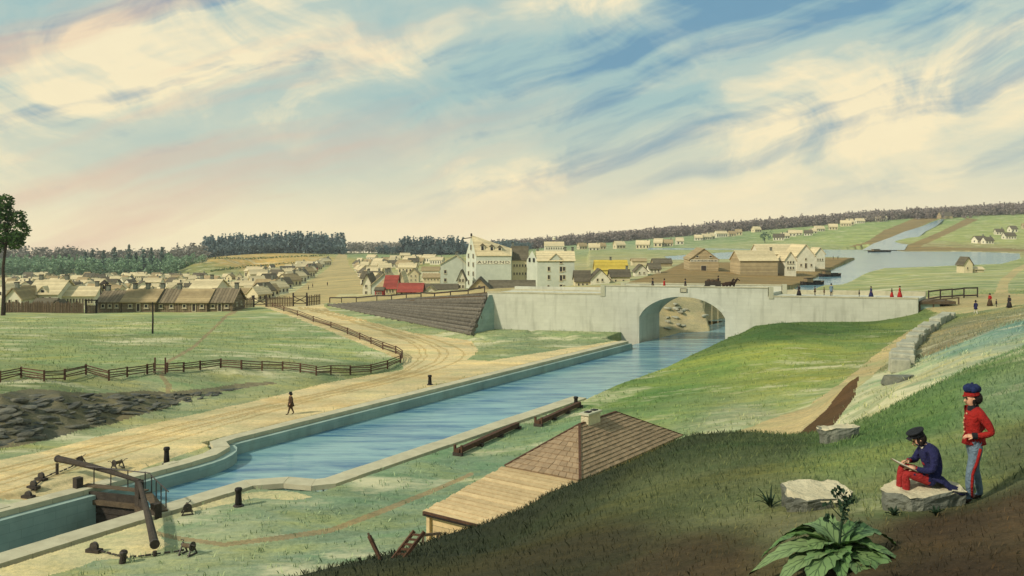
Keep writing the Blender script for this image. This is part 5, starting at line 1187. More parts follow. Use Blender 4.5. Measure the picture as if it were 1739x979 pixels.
bl('wharf_warehouse', 'gabled cream wharf house with rows of windows next to the stair', 1333, 1352, 463, 442, 428, 300, 10, axis='y', wall='limewash', roof='cream_roof', wins=[('f', x, z, .6, 1.0, 'window') for x in (1.0, 1.9, 2.8) for z in (1.5, 3.4)])
bl('wharf_warehouse', 'large pale gabled warehouse standing behind the wharf houses', 1290, 1356, 452, 432, 416, 345, 14, wall='limewash', roof='cream_roof')
bl('wharf_warehouse', 'tall pale gable fronted warehouse with dark door facing the wharf', 1353, 1384, 457, 435, 416, 330, 16, axis='y', wall='limewash', roof='cream_roof', wins=[('f', 3.4, 3.6, .7, .9, 'window'), ('f', 3.4, 1.2, .9, 2.0, 'door'), ('f', 1.6, 1.4, .7, 1.0, 'window'), ('f', 5.4, 1.4, .7, 1.0, 'window')])
bl('wharf_house', 'small pale gabled house at the tip end of the warehouses', 1385, 1401, 449, 431, 421, 350, 9, axis='y', wall='limewash', roof='cream_roof', wins=[('f', x, 1.8, .5, .9, 'window') for x in (.9, 1.8, 2.7)])
# house by the pond and the hut on the skyline
bl('pond_house', 'small gabled house with steep grey roof on the meadow by the pond', 1637, 1652, 464, 449, 437, 300, 5, axis='y', wall='cream_wall', roof='dark_roof', wins=[('f', 1.2, 1.6, .5, .8, 'window')])
bl('outhouse', 'low pale outhouse at the right of the meadow pond house', 1653, 1671, 464, 458, 454, 301, 4, wall='cream_wall', roof='cream_roof', wins=[('f', 1.0, .7, .5, .6, 'window')])
bl('skyline_hut', 'dark roofed hut on the hill crest at the head of the stream', 1599, 1618, 372, 367, 360, 1240, 14, wall='tan_wall', roof='dark_roof')
# big house with cupola behind the stone store
r, w, k = bl('villa', 'large pale villa with hipped cupola roof behind the stone store', 925, 958, 428, 418, 411, 820, 14, wall='limewash', roof='cream_roof', wins=row('f', [2+2.2*i for i in range(8)], 3.2, 1.1, 1.8), chim=[.05, .3, .7, .95])
mb = MB(); mb.lathe((w*.5, 7, 11), [(1.6, 0), (1.6, 1.6), (2.0, 1.7), (.3, 3.0), (.1, 4.2)], 8); mb.build('cupola', M['limewash'], r)

# ------------------------------------------------------------------ small houses: a few shared shapes, one object each
def cottage(w, l, h, rh, nw, chim):
    mb = MB(); b = -1.5
    mb.m = 0; mb.add([(0, 0, b), (w, 0, b), (w, l, b), (0, l, b), (0, 0, h), (w, 0, h), (w, l, h), (0, l, h), (0, l/2, h+rh-.1), (w, l/2, h+rh-.1)], [(0, 1, 5, 4), (1, 2, 6, 9, 5), (2, 3, 7, 6), (3, 0, 4, 8, 7)])
    mb.m = 1; o_ = .4; s = rh/(l/2)
    for y0, y1 in ((-o_, l/2), (l+o_, l/2)):
        z0 = h-s*o_; q_ = [Vector((-o_, y0, z0)), Vector((w+o_, y0, z0)), Vector((w+o_, y1, h+rh)), Vector((-o_, y1, h+rh))]; mb.extr(q_ if y0 < 0 else q_[::-1], (0, 0, .18))
    mb.m = 2
    for i in range(nw): mb.box((w*(i+.5)/nw, -.02, h*.55), (w/nw*.36, .12, h*.42))
    mb.box((w+.02, l*.3, h*.6), (.12, l*.14, h*.4)); mb.box((w+.02, l*.7, h*.6), (.12, l*.14, h*.4)); mb.box((-.02, l*.5, h*.6), (.12, l*.16, h*.4))
    mb.m = 3
    if chim: mb.box((w*.85, l/2, h+rh+.3), (.8, .8, 1.8)); mb.box((w*.85, l/2, h+rh+1.25), (1.0, 1.0, .2))
    return mb
CV = []
for (w, l, h, rh, nw, chm_) in ((7, 6, 3.2, 2.6, 3, 1), (9, 7, 3.4, 2.8, 4, 1), (6, 8, 3.6, 3.0, 2, 0), (11, 7, 4.6, 2.4, 5, 1), (5.5, 5, 2.8, 2.4, 2, 0)):
    for wl_, rf_ in (('limewash', 'cream_roof'), ('cream_wall', 'tan_roof'), ('limewash', 'dark_roof'), ('cream_wall', 'cream_roof')):
        CV.append(cottage(w, l, h, rh, nw, chm_).mesh('house', [M[wl_], M[rf_], M['window_dark'], M['grey_rock']]))
REDC = cottage(7, 7, 4, 3, 2, 1).mesh('house', [M['red_wall'], M['dark_roof'], M['window_dark'], M['grey_rock']])
def small(name, me, p, rz, s, label, group):
    o = link(name, me, None, p, rz); o.scale = (s, s, s); return tag(o, label, 'house', group)
rh_ = random.Random(11)
# dense lower town behind the barracks
cnt = 0
RC = ['cream', 'tan', 'dark', 'cream']
for ri, d in enumerate((262, 290, 318, 348, 380, 414, 452, 494, 545, 605, 670)):
    step = 8.0*F/d*.75; k_ = 0
    px = 4+rh_.uniform(0, step*.5)
    while px < (425 if d < 520 else 330):
        if cnt < 340:
            vi = rh_.randrange(20); p = onG(px, d*rh_.uniform(.97, 1.03), -.2); small('town_house', CV[vi], p, rh_.uniform(-.5, .5)+(R(90) if rh_.random() < .3 else 0), rh_.uniform(.5, .78)*(.8 if d < 330 else .95), f'{RC[vi % 4]} roofed house, {ORD[k_]} from left in {ORD[ri]} town row behind barracks', 'crowded lower town houses'); cnt += 1; k_ += 1
        px += step*rh_.uniform(.75, 1.3)
# scattered houses between the lower town and the street
for si_, (px, d) in enumerate(sorted([(430, 300), (452, 330), (428, 360), (455, 395), (440, 430), (470, 445), (425, 480), (455, 500), (482, 510), (440, 545), (470, 570), (495, 585), (425, 600), (455, 630), (485, 650), (508, 660), (440, 690), (470, 710), (500, 720), (520, 730), (420, 740), (450, 760), (535, 760), (412, 420), (415, 510), (435, 470), (462, 540), (480, 600), (447, 610), (430, 650), (478, 680), (512, 690), (495, 640), (465, 660), (430, 720), (485, 745), (505, 770), (460, 790)])):
    vi = rh_.randrange(20); small('town_house', CV[vi], onG(px, d, -.3), rh_.uniform(-.4, .9), rh_.uniform(.75, 1.0), f'{RC[vi % 4]} roofed house, {ORD[si_]} from left among those scattered left of the street', 'scattered houses left of the street')
# left row along the street
LROW = [(438, 512), (449, 508), (458, 503), (466, 500), (474, 496), (481, 492), (488, 488), (494, 484), (500, 481), (506, 477), (512, 474), (518, 470), (523, 467), (529, 463), (537, 459), (543, 455), (548, 452), (554, 448)]
for i, (px, py) in enumerate(LROW):
    p = P(px, py, dmin=190); red = i == 13
    p.z -= .3; small('street_house', REDC if red else CV[(i*7+3) % 20], p, R(58), .95 if i > 4 else .72, 'red house standing out in left street row' if red else f'{ORD[i]} house from the gate in left street row', 'houses lining the left of the street')
RROW = [(613, 504), (607, 494), (602, 487), (599, 481), (597, 476), (595, 471), (594, 466), (592, 461), (591, 457), (590, 453)]
for i, (px, py) in enumerate(RROW):
    p = P(px, py, dmin=200); p.z -= .3; p.x += 4
    small('street_house', CV[(i*5+1) % 20], p, R(-58), .85, f'{ORD[i]} house from the ramp in right street row', 'houses lining the right of the street')
for si_, (px, py) in enumerate(sorted([(612, 484), (622, 474), (634, 468), (645, 464), (616, 465), (630, 459), (642, 456), (655, 455), (608, 456), (618, 451), (633, 450), (650, 448), (663, 452), (672, 458), (684, 450), (695, 452), (706, 449), (716, 447), (730, 450), (680, 440), (606, 446), (622, 443), (664, 444), (690, 462), (676, 466), (700, 443)])):
    vi = rh_.randrange(20); p = P(px, py, dmin=260); p.z -= .3; small('town_house', CV[vi], p, rh_.uniform(-.6, .6), rh_.uniform(.8, 1.05), f'{RC[vi % 4]} roofed house, {ORD[si_]} from left among those climbing right of the street', 'houses climbing right of the street')
# houses on the far hillside
HILL = [(984, 424, 1), (1000, 425, 0), (1015, 424, 1), (1047, 423, 3), (1080, 423, 7), (1110, 420, 11), (1124, 419, 5), (1149, 416, 8), (1180, 409, 0), (1194, 408, 4), (1205, 407, 8), (1217, 404, 12), (1238, 402, 1), (1250, 400, 9), (1282, 395, 3), (1313, 409, 6), (1329, 406, 0), (1340, 402, 8), (1352, 400, 16), (1366, 401, 2), (1378, 397, 16), (1386, 394, 4), (1408, 391, 3), (1428, 385, 7), (1440, 383, 11), (1455, 380, 4), (1470, 377, 8), (1490, 377, 12)]
for i, (px, py, v) in enumerate(HILL):
    p = P(px, py, dmin=700); p.z -= .5; lab = f'{ORD[i]} house from the left on the long green hillside' if i < 14 else f'{ORD[len(HILL)-1-i]} house from the right on the long green hillside'
    small('hill_house', CV[v], p, rh_.uniform(-.3, .4), 1.35 if v in (3, 7, 11) else 1.2, lab, 'houses on the far hillside')
for (px, py, v, lab) in [(1660, 414, 6, 'left of two joined cottages low on the right meadow'), (1674, 415, 2, 'right of two joined cottages low on the right meadow'), (1692, 399, 2, 'left cottage of the three clustered on the right meadow'), (1718, 395, 10, 'upper cottage of the three clustered on the right meadow'), (1708, 407, 6, 'lower cottage of the three clustered on the right meadow'), (1737, 389, 1, 'cottage at the right edge above the three clustered')]:
    p = P(px, py, dmin=600); p.z -= .4; small('hill_house', CV[v], p, rh_.uniform(-.3, .3), 1.1, lab, 'cottages on the right meadow')

# ------------------------------------------------------------------ barges
mat('barge_hull', (58, 50, 42), (40, 35, 30), scale=2, bump=.2); mat('barge_deck', (150, 130, 96), (124, 106, 78), scale=2, bump=.2, stripe=(1, .5, .4))
def barge(px, py, L, rz, label):
    d = (HC+.97)*F/(py-HOR); r = thing('barge', label, 'barge', W(px, d, -.97), rz, 'barges on the basin'); mb = MB(); w = L*.13
    sec = [(-L/2, .55, .5), (-L*.42, .95, .05), (-L*.2, 1.0, -.3), (L*.2, 1.0, -.3), (L*.40, .9, .05), (L/2, .25, .75)]
    vs = []
    for x, f, zb_ in sec: vs += [(x, -w*f, 0.75+abs(x/L)**2*1.6), (x, -w*f*.8, zb_-.4), (x, w*f*.8, zb_-.4), (x, w*f, 0.75+abs(x/L)**2*1.6)]
    fs = []
    for i in range(len(sec)-1):
        for j in range(3): fs.append((4*i+j, 4*i+j+1, 4*i+j+5, 4*i+j+4))
    fs += [(3, 2, 1, 0), (20, 21, 22, 23)]; mb.add(vs, fs); mb.build('hull', M['barge_hull'], r)
    mb = MB(); mb.add([(x, s*w*f*.96, .62+abs(x/L)**2*1.5) for x, f, _ in sec for s in (-1, 1)], [(2*i, 2*i+2, 2*i+3, 2*i+1) for i in range(5)]); mb.build('deck', M['barge_deck'], r)
    mb = MB(); mb.box((-L*.18, 0, 1.25), (L*.28, w*1.2, 1.4)); cb = mb.build('cabin', M['barge_deck'], r); mb = MB(); mb.box((-L*.18, 0, 2.02), (L*.3, w*1.35, .14)); mb.build('cabin_roof', M['barge_hull'], cb)
    mb = MB(); mb.box((L*.17, 0, .95), (L*.3, w*1.0, .6)); mb.build('hatch', M['barge_hull'], r)
barge(1380, 484, 8.5, R(24), 'dark barge moored at the wharf nearest the bridge'); barge(1410, 470, 9.5, R(24), 'dark barge moored behind the first one at the wharf'); barge(1494, 428.3, 19, R(16), 'large dark barge lying at the mouth of the stream')
# ------------------------------------------------------------------ trees
mat('bark', (70, 58, 46), (48, 40, 33), scale=3, bump=.6)
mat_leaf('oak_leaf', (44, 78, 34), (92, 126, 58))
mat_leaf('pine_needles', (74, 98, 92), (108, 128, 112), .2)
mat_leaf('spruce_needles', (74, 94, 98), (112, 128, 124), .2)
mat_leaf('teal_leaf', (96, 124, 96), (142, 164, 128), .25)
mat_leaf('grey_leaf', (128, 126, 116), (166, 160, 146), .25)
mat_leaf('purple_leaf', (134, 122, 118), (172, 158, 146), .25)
def leaf_cloud(pts, size, r, flat=.5):
    """one bent leaf clump (two triangles) at each point"""
    n = len(pts); a = r.normal(size=(n, 3)); a[:, 2] *= flat; a /= np.linalg.norm(a, axis=1, keepdims=True)
    b = np.cross(a, r.normal(size=(n, 3))); b /= np.linalg.norm(b, axis=1, keepdims=True)
    s = size*r.uniform(.6, 1.35, (n, 1)); k = np.cross(a, b)
    v = np.stack([pts-a*s, pts+b*s*.55+k*s*.15, pts+a*s, pts-b*s*.55+k*s*.15], 1).reshape(-1, 3)
    return v, (np.arange(n*4).reshape(-1, 4))
def crown_pts(kind, h, r, n):
    if kind == 'spruce':
        t = r.beta(1.0, 1.5, n); z = h*(.10+.9*t); rad = h*.19*(1-t)**.85*(.55+.45*np.abs(np.sin(t*28)))*np.sqrt(r.uniform(.25, 1, n)); a = r.uniform(0, 6.283, n)
        return np.stack([rad*np.cos(a), rad*np.sin(a), z-rad*.25], 1)
    if kind == 'pine':
        t = r.uniform(0, 1, n); z = h*(.30+.70*t); rad = h*.12*np.sin(np.clip(t*2.9+.25, 0, 3.1))**.7*np.sqrt(r.uniform(.1, 1, n))*(.7+.3*np.sin(t*21)); a = r.uniform(0, 6.283, n)
        return np.stack([rad*np.cos(a), rad*np.sin(a), z], 1)
    L = 10; cen = r.normal(size=(L, 3))*np.array([.17, .17, .2])*h+np.array([0, 0, .55*h]); cen[:, 2] = np.clip(cen[:, 2], .12*h, .86*h); i = r.integers(0, L, n); p = r.normal(size=(n, 3)); p /= np.linalg.norm(p, axis=1, keepdims=True)
    return cen[i]+p*(h*.15*r.uniform(.55, 1.1, (n, 1)))*np.array([1, 1, .85])
def tree_arrays(kind, h, seed, n, leaf):
    r = np.random.default_rng(seed); return leaf_cloud(crown_pts(kind, h, r, n), leaf, r)
def np_mesh(name, v, f, m):
    me = bpy.data.meshes.new(name); me.vertices.add(len(v)); me.vertices.foreach_set('co', v.astype(np.float32).reshape(-1)); n = len(f)
    me.loops.add(n*f.shape[1]); me.loops.foreach_set('vertex_index', f.astype(np.int32).reshape(-1)); me.polygons.add(n); me.polygons.foreach_set('loop_start', np.arange(0, n*f.shape[1], f.shape[1], dtype=np.int32))
    me.materials.append(m); me.update(calc_edges=True); return me
def forest(name, label, specs, m, seed):
    """specs: (kind, px0, px1, d0, d1, count, h0, h1) -> one mass of trees"""
    r = np.random.default_rng(seed); V_, F_ = [], []; o = 0
    for kind, px0, px1, d0, d1, cnt_, h0, h1 in specs:
        var = [tree_arrays(kind, 1.0, seed*10+i, 85, .072 if kind != 'round' else .078) for i in range(6)]
        for _ in range(cnt_):
            px = r.uniform(px0, px1); d = r.uniform(d0, d1); x = (px-CX)*d/F; z = tz(x, d); h = r.uniform(h0, h1); v, f = var[r.integers(6)]; a = r.uniform(0, 6.28)
            c_, s_ = math.cos(a), math.sin(a); sx = h*r.uniform(.8, 1.2); q_ = np.stack([(v[:, 0]*c_-v[:, 1]*s_)*sx+x, (v[:, 0]*s_+v[:, 1]*c_)*sx+d, v[:, 2]*h+z-.5], 1)
            V_.append(q_); F_.append(f+o); o += len(v)
            t = np.array([[x-.25, d, z-1], [x+.25, d, z-1], [x+.12, d+.2, z+h*.8], [x-.12, d-.2, z+h*.8]]); V_.append(t); F_.append(np.array([[0, 1, 2, 3]])+o); o += 4
    ob_ = link(name, np_mesh(name, np.concatenate(V_), np.concatenate(F_), m)); return tag(ob_, label, 'forest', kind='stuff')
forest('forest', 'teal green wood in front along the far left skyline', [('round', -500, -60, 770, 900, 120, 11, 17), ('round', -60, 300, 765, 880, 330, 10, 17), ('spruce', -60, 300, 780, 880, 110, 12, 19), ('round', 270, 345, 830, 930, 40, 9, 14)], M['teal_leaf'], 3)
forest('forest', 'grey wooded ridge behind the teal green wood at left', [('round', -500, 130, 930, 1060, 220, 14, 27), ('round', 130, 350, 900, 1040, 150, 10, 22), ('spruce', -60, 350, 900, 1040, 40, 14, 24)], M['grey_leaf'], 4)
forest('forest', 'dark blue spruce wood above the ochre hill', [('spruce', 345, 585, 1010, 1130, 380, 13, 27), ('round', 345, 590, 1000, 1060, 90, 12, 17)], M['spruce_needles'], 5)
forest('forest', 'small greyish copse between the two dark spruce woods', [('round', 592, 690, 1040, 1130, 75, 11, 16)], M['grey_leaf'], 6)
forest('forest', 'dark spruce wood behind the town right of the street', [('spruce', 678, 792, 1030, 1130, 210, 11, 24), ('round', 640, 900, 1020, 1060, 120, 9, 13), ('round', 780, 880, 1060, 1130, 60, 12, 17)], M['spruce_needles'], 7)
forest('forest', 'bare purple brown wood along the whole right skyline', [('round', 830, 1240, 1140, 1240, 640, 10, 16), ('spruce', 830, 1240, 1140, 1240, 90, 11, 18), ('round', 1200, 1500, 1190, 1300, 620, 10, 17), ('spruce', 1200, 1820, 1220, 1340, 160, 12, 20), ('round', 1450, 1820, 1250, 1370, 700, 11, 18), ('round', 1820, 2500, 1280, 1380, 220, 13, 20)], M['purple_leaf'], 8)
def tree(name, label, p, h, kind, m, n, leaf, group=None, lean=0.0, tr=.018, limbs=5):
    r = np.random.default_rng(int(abs(p.x)*13+h)); t = thing(name, label, 'tree', p, 0, group); mb = MB()
    mb.tube([(0, 0, -.5), (lean*.3*h, 0, h*.3), (lean*.7*h, 0, h*.6), (lean*h, 0, h*.85)], [h*tr*1.4, h*tr, h*tr*.7, h*tr*.25], 8)
    for i in range(limbs):
        a = r.uniform(0, 6.28); z0 = h*r.uniform(.5, .7); mb.tube([(lean*z0, 0, z0), (lean*z0+math.cos(a)*h*.07, math.sin(a)*h*.07, z0+h*.07), (lean*z0+math.cos(a)*h*.15, math.sin(a)*h*.15, z0+h*.12)], [h*tr*.5, h*tr*.35, h*tr*.15], 6)
    mb.build('trunk', M['bark'], t)
    pts = crown_pts(kind, h, r, n); pts[:, 0] += lean*pts[:, 2]; v, f = leaf_cloud(pts, leaf, r); link('crown', np_mesh('crown', v, f, M[m]), t); return t
PT = [(145, 428), (157, 425), (176, 426), (195, 420), (219, 416), (231, 430), (244, 424), (257, 421), (275, 420)]
for i, (px, yt) in enumerate(PT):
    d = 790+8*(i % 3); p = onG(px, d); h = zpx(yt, d)-p.z
    tree('pine_tree', f'{ORD[i]} tall pine from the left above the left wood', p, h, 'pine', 'pine_needles', 260, 1.0, 'tall pines above the left wood', tr=.012, limbs=0)
# big tree at the left edge
p = onG(5, 158); h = zpx(334, 158)-p.z; t = thing('oak_tree', 'dark green leafy tree on slender trunk at the left edge', 'tree', p); r = np.random.default_rng(5); mb = MB()
mb.tube([(0, 0, -.5), (.15, 0, h*.2), (0, 0, h*.4), (.5, 0, h*.58), (.9, 0, h*.75)], [.42, .3, .26, .22, .12], 9)
for i in range(9):
    a = r.uniform(0, 6.28); z0 = h*r.uniform(.54, .72); mb.tube([(.6, 0, z0), (.6+math.cos(a)*1.3, math.sin(a)*1.3, z0+1.2), (.6+math.cos(a)*2.6, math.sin(a)*2.6, z0+2.2)], [.14, .09, .04], 6)
mb.build('trunk', M['bark'], t)
cen = np.array([(.2, 0, .87), (1.9, .4, .82), (-1.6, 0, .83), (.6, -.8, .70), (2.7, 0, .72), (-2.0, .5, .70), (1.2, .9, .62), (-.7, 0, .60), (.3, 0, .95), (2.2, -.5, .64), (-.2, .6, .78)])*np.array([1.25, 1.25, h]); i = r.integers(0, len(cen), 3600); q_ = r.normal(size=(3600, 3)); q_ /= np.linalg.norm(q_, axis=1, keepdims=True)
v, f = leaf_cloud(cen[i]+q_*r.uniform(.5, 1.0, (3600, 1))*1.6, .30, r); link('crown', np_mesh('crown', v, f, M['oak_leaf']), t)
p = P(1299, 413, dmin=700); tree('lone_tree', 'single round tree beside the hillside houses', p, 13, 'round', 'teal_leaf', 200, 1.0)

# hedges drawn across the ochre hill
for lab, pts_ in (('dark hedge line along the top of the ochre hill', [(356, 440), (420, 441), (480, 438), (556, 435)]), ('lower dark hedge line on the ochre hill', [(358, 462), (400, 457), (450, 452), (520, 446)]), ('dark hedge climbing the left end of the ochre hill', [(284, 468), (310, 456), (338, 444), (354, 438)])):
    r = np.random.default_rng(len(lab)); pp_ = []
    for (x0, y0), (x1, y1) in zip(pts_[:-1], pts_[1:]):
        for t in np.linspace(0, 1, 22, endpoint=False):
            q_ = P(x0+(x1-x0)*t, y0+(y1-y0)*t, dmin=600); pp_ += [np.array(q_)+np.array([0, 0, .9])+r.normal(size=3)*np.array([.9, .9, .5]) for _ in range(7)]
    v, f = leaf_cloud(np.array(pp_), .75, r, 1.0); tag(link('hedge', np_mesh('hedge', v, f, M['oak_leaf'])), lab, 'hedge', kind='stuff')
# ------------------------------------------------------------------ grass blades
def mat_blade():
    m = bpy.data.materials.new('blade'); m.use_nodes = True; t = NT(m.node_tree); t.nodes.clear()
    at = t.n('ShaderNodeAttribute', attribute_name='Col').outputs['Color']; isl = t.n('ShaderNodeNewGeometry').outputs['Random Per Island']
    c_ = t.mix(1.0, at, t.ramp(isl, [(0, (.5, .6, .5)), (.6, (1.05, 1.1, .95)), (1, (1.7, 1.6, 1.25))]), 'MULTIPLY')
    b = t.n('ShaderNodeBsdfPrincipled'); t.set(b, 'Base Color', c_); b.inputs['Roughness'].default_value = .7; b.inputs['Specular IOR Level'].default_value = .15
    o = t.n('ShaderNodeOutputMaterial'); t.links.new(b.outputs[0], o.inputs[0]); M['blade'] = m
mat_blade()
def grass(name, label, n, sel, hmin, hmax, wd, seed, per=1):
    r = np.random.default_rng(seed); I, J = np.where(sel)
    area = (GD[I, J]*(PXC[1]-PXC[0] if False else 2.6)/F)*np.gradient(DR)[I]; w = area/area.sum(); k = r.choice(len(I), n, p=w); I, J = I[k], J[k]
    x = GX[I, J]+r.normal(size=n)*.12*GD[I, J]/20; y = GY[I, J]+r.normal(size=n)*.15*GD[I, J]/20
    z = np.array([tz(a, b) for a, b in zip(x, y)]); col = COL[I, J]
    x, y, z = (np.repeat(q_, per) for q_ in (x, y, z)); col = np.repeat(col, per, 0); N = n*per
    if per > 1: x = x+r.normal(size=N)*wd*2.5; y = y+r.normal(size=N)*wd*2.5
    h = r.uniform(hmin, hmax, N); a = r.uniform(0, 3.14, N); wx, wy = np.cos(a)*wd*.5, np.sin(a)*wd*.5; lx, ly = r.normal(size=N)*h*.35, r.normal(size=N)*h*.35
    v = np.stack([np.stack([x-wx, y-wy, z-.02], 1), np.stack([x+wx, y+wy, z-.02], 1), np.stack([x+lx*.4+wx*.6, y+ly*.4+wy*.6, z+h*.6], 1), np.stack([x+lx, y+ly, z+h], 1)], 1).reshape(-1, 3)
    b4 = np.arange(N)[:, None]*4; f = np.concatenate([b4+np.array([[0, 1, 2]]), b4+np.array([[0, 2, 3]])])
    me = np_mesh(name, v, f, M['blade']); at = me.color_attributes.new('Col', 'FLOAT_COLOR', 'POINT'); at.data.foreach_set('color', np.repeat(np.concatenate([col, np.ones((N, 1))], 1), 4, 0).astype(np.float32).reshape(-1))
    return tag(link(name, me), label, 'grass', kind='stuff')
inview = (GP > -80) & (GP < 1820)
gmask = (ZN == 0)
green = COL[..., 1] > COL[..., 0]*1.12
grass('grass', 'short dark grass over the near hill', 52000, gmask & inview & (GD > 6) & (GD < 34) & green, .04, .13, .016, 1)
grass('grass', 'sparse withered grass on the bare brown ground in front', 9000, gmask & inview & (GD > 6) & (GD < 22) & ~green, .03, .09, .012, 2)
grass('grass', 'tufts of meadow grass on banks, mound and field', 15000, gmask & inview & (GD > 36) & (GD < 150), .10, .28, .05, 3, per=3)

# ------------------------------------------------------------------ plants in front
def mat_bigleaf():
    m = bpy.data.materials.new('bigleaf'); m.use_nodes = True; t = NT(m.node_tree); t.nodes.clear()
    uv = t.n('ShaderNodeAttribute', attribute_name='lu').outputs['Vector']; sp = t.n('ShaderNodeSeparateXYZ'); t.set(sp, 0, uv); x, y = sp.outputs[0], sp.outputs[1]
    ay = t.math('ABSOLUTE', y); vn = t.math('ABSOLUTE', t.math('SUBTRACT', t.math('FRACT', t.math('SUBTRACT', t.math('MULTIPLY', x, 7.0), t.math('MULTIPLY', ay, 2.2))), .5))
    vein = t.math('MAXIMUM', t.ramp(vn, [(.05, 1.0), (.10, 0.0)]), t.ramp(ay, [(.03, 1.0), (.07, 0.0)]))
    n = t.noise(t.n('ShaderNodeTexCoord').outputs['Object'], 9, 5); oi = t.n('ShaderNodeObjectInfo').outputs['Random']
    c_ = t.mix(n, lin(58, 92, 48), lin(104, 136, 78)); c_ = t.mix(t.math('MULTIPLY', oi, .35), c_, lin(150, 160, 116)); c_ = t.mix(t.math('MULTIPLY', vein, .6), c_, lin(30, 52, 32))
    b = t.n('ShaderNodeBsdfPrincipled'); t.set(b, 'Base Color', c_); b.inputs['Roughness'].default_value = .55; b.inputs['Specular IOR Level'].default_value = .3
    bp = t.n('ShaderNodeBump'); bp.inputs['Strength'].default_value = .5; bp.inputs['Distance'].default_value = .02; t.set(bp, 'Height', t.math('SUBTRACT', 1.0, vein)); t.links.new(bp.outputs[0], b.inputs['Normal'])
    o = t.n('ShaderNodeOutputMaterial'); t.links.new(b.outputs[0], o.inputs[0]); M['bigleaf'] = m
mat_bigleaf(); mat_leaf('dark_leaf', (24, 44, 30), (44, 66, 44), .15)
def big_leaf(L, wd, arch, droop, seed):
    r = np.random.default_rng(seed); nu, nv = 15, 4; v = []; uvv = []
    for i in range(nu):
        t = i/(nu-1); x = L*(t*.92+.08*math.sin(t*1.5)); z = arch*math.sin(math.pi*min(1, t*1.0)**.8)-droop*t*t
        wv_ = wd*(math.sin(math.pi*min(.999, .06+t*.94)**.75)**.8)*(1+(.11 if i % 2 else -.07))*(0.18 if t < .06 else 1)
        for j in range(-nv, nv+1):
            s = j/nv; v.append((x-.10*L*abs(s)*.5, wv_*s, z+wd*.28*abs(s)**1.5+.012*math.sin(i*2.1+s*4)+r.normal()*.003)); uvv.append((t, s, 0))
    f = [(i*(2*nv+1)+j, i*(2*nv+1)+j+1, (i+1)*(2*nv+1)+j+1, (i+1)*(2*nv+1)+j) for i in range(nu-1) for j in range(2*nv)]
    me = bpy.data.meshes.new('leaf'); me.from_pydata(v, [], f); a = me.attributes.new('lu', 'FLOAT_VECTOR', 'POINT'); a.data.foreach_set('vector', np.array(uvv, np.float32).reshape(-1)); me.materials.append(M['bigleaf']); me.polygons.foreach_set('use_smooth', [True]*len(f)); return me
p = P(1424, 952, dmin=6, dmax=18); pl_ = thing('dock_plant', 'big broad-leaved dock plant with a dark seed spike in front', 'plant', p)
LV = [(184, .86, .22, .28), (205, .85, .10, .34), (228, .72, -.05, .32), (252, .60, -.05, .26), (280, .62, -.02, .28), (312, .76, .0, .32), (344, .88, .16, .34), (22, .70, .30, .10), (160, .80, .34, .16), (140, .72, .38, .12), (60, .55, .32, .06), (120, .62, .36, .10), (265, .42, .12, .12), (195, .5, .26, .10), (330, .5, .22, .1)]
for i, (a, L, ar, dr) in enumerate(LV):
    o = link('leaf', big_leaf(L*random.uniform(1.05, 1.35), .15+.03*(i % 3), max(ar*.62, .07)+.03, dr*.75, i), pl_, (0, 0, .05+.02*(i % 4))); o.rotation_euler = (random.uniform(-.15, .15), 0, R(a))
mb = MB(); mb.tube([(0, 0, 0), (.02, 0, .3), (.07, 0, .72)], [.022, .016, .008], 7)
for i in range(7):
    z = .28+i*.06; a = i*2.4; mb.tube([(.03, 0, z), (.03+math.cos(a)*(.2-.018*i), math.sin(a)*.1, z+.13)], [.009, .005], 5)
mb.build('stalk', M['dark_leaf'], pl_)
r = np.random.default_rng(8); pts = []
for i in range(8):
    z = .30+i*.06; a = i*2.4; e = np.array([.03+math.cos(a)*(.2-.018*i), math.sin(a)*.1, z+.13]); pts += [e+r.normal(size=3)*.026 for _ in range(12)]
pts += [np.array([.07, 0, .70])+r.normal(size=3)*np.array([.035, .03, .06]) for _ in range(34)]
v, f = leaf_cloud(np.array(pts), .034, r, 1.0); link('seed_head', np_mesh('seed_head', v, f, M['dark_leaf']), pl_)['kind'] = 'stuff'
def spiky(px, py, n, L, wd, label, m='dark_leaf', dmin=8, dmax=22, az0=0, az1=360):
    p = P(px, py, dmin=dmin, dmax=dmax); t = thing('leafy_plant', label, 'plant', p)
    for i in range(n):
        a = R(random.uniform(az0, az1)); l = L*random.uniform(.7, 1.15); dx, dy = math.cos(a), math.sin(a); tilt = random.uniform(.25, .8); mb = MB(); v = []
        for k in range(7):
            s = k/6; rr = l*tilt*s; z = l*(1.0-.4*tilt)*s-l*.55*tilt*s*s; w_ = wd*(1-s)**.7*(.5+min(1, s*4)*.5); v += [(dx*rr-dy*w_, dy*rr+dx*w_, z), (dx*rr, dy*rr, z-.012), (dx*rr+dy*w_, dy*rr-dx*w_, z)]
        mb.add(v, [(3*k+j, 3*k+j+1, 3*k+j+4, 3*k+j+3) for k in range(6) for j in range(2)]); mb.build('leaf', M[m], t, smooth=True)
spiky(1308, 862, 13, .52, .030, 'dark spiky plant left of the flat-topped boulder')
spiky(1518, 876, 16, .22, .03, 'small dark leafy tuft at left foot of the seat boulder', az0=0, az1=360)
spiky(1590, 876, 20, .20, .03, 'small dark leafy tuft in front of the seat boulder')

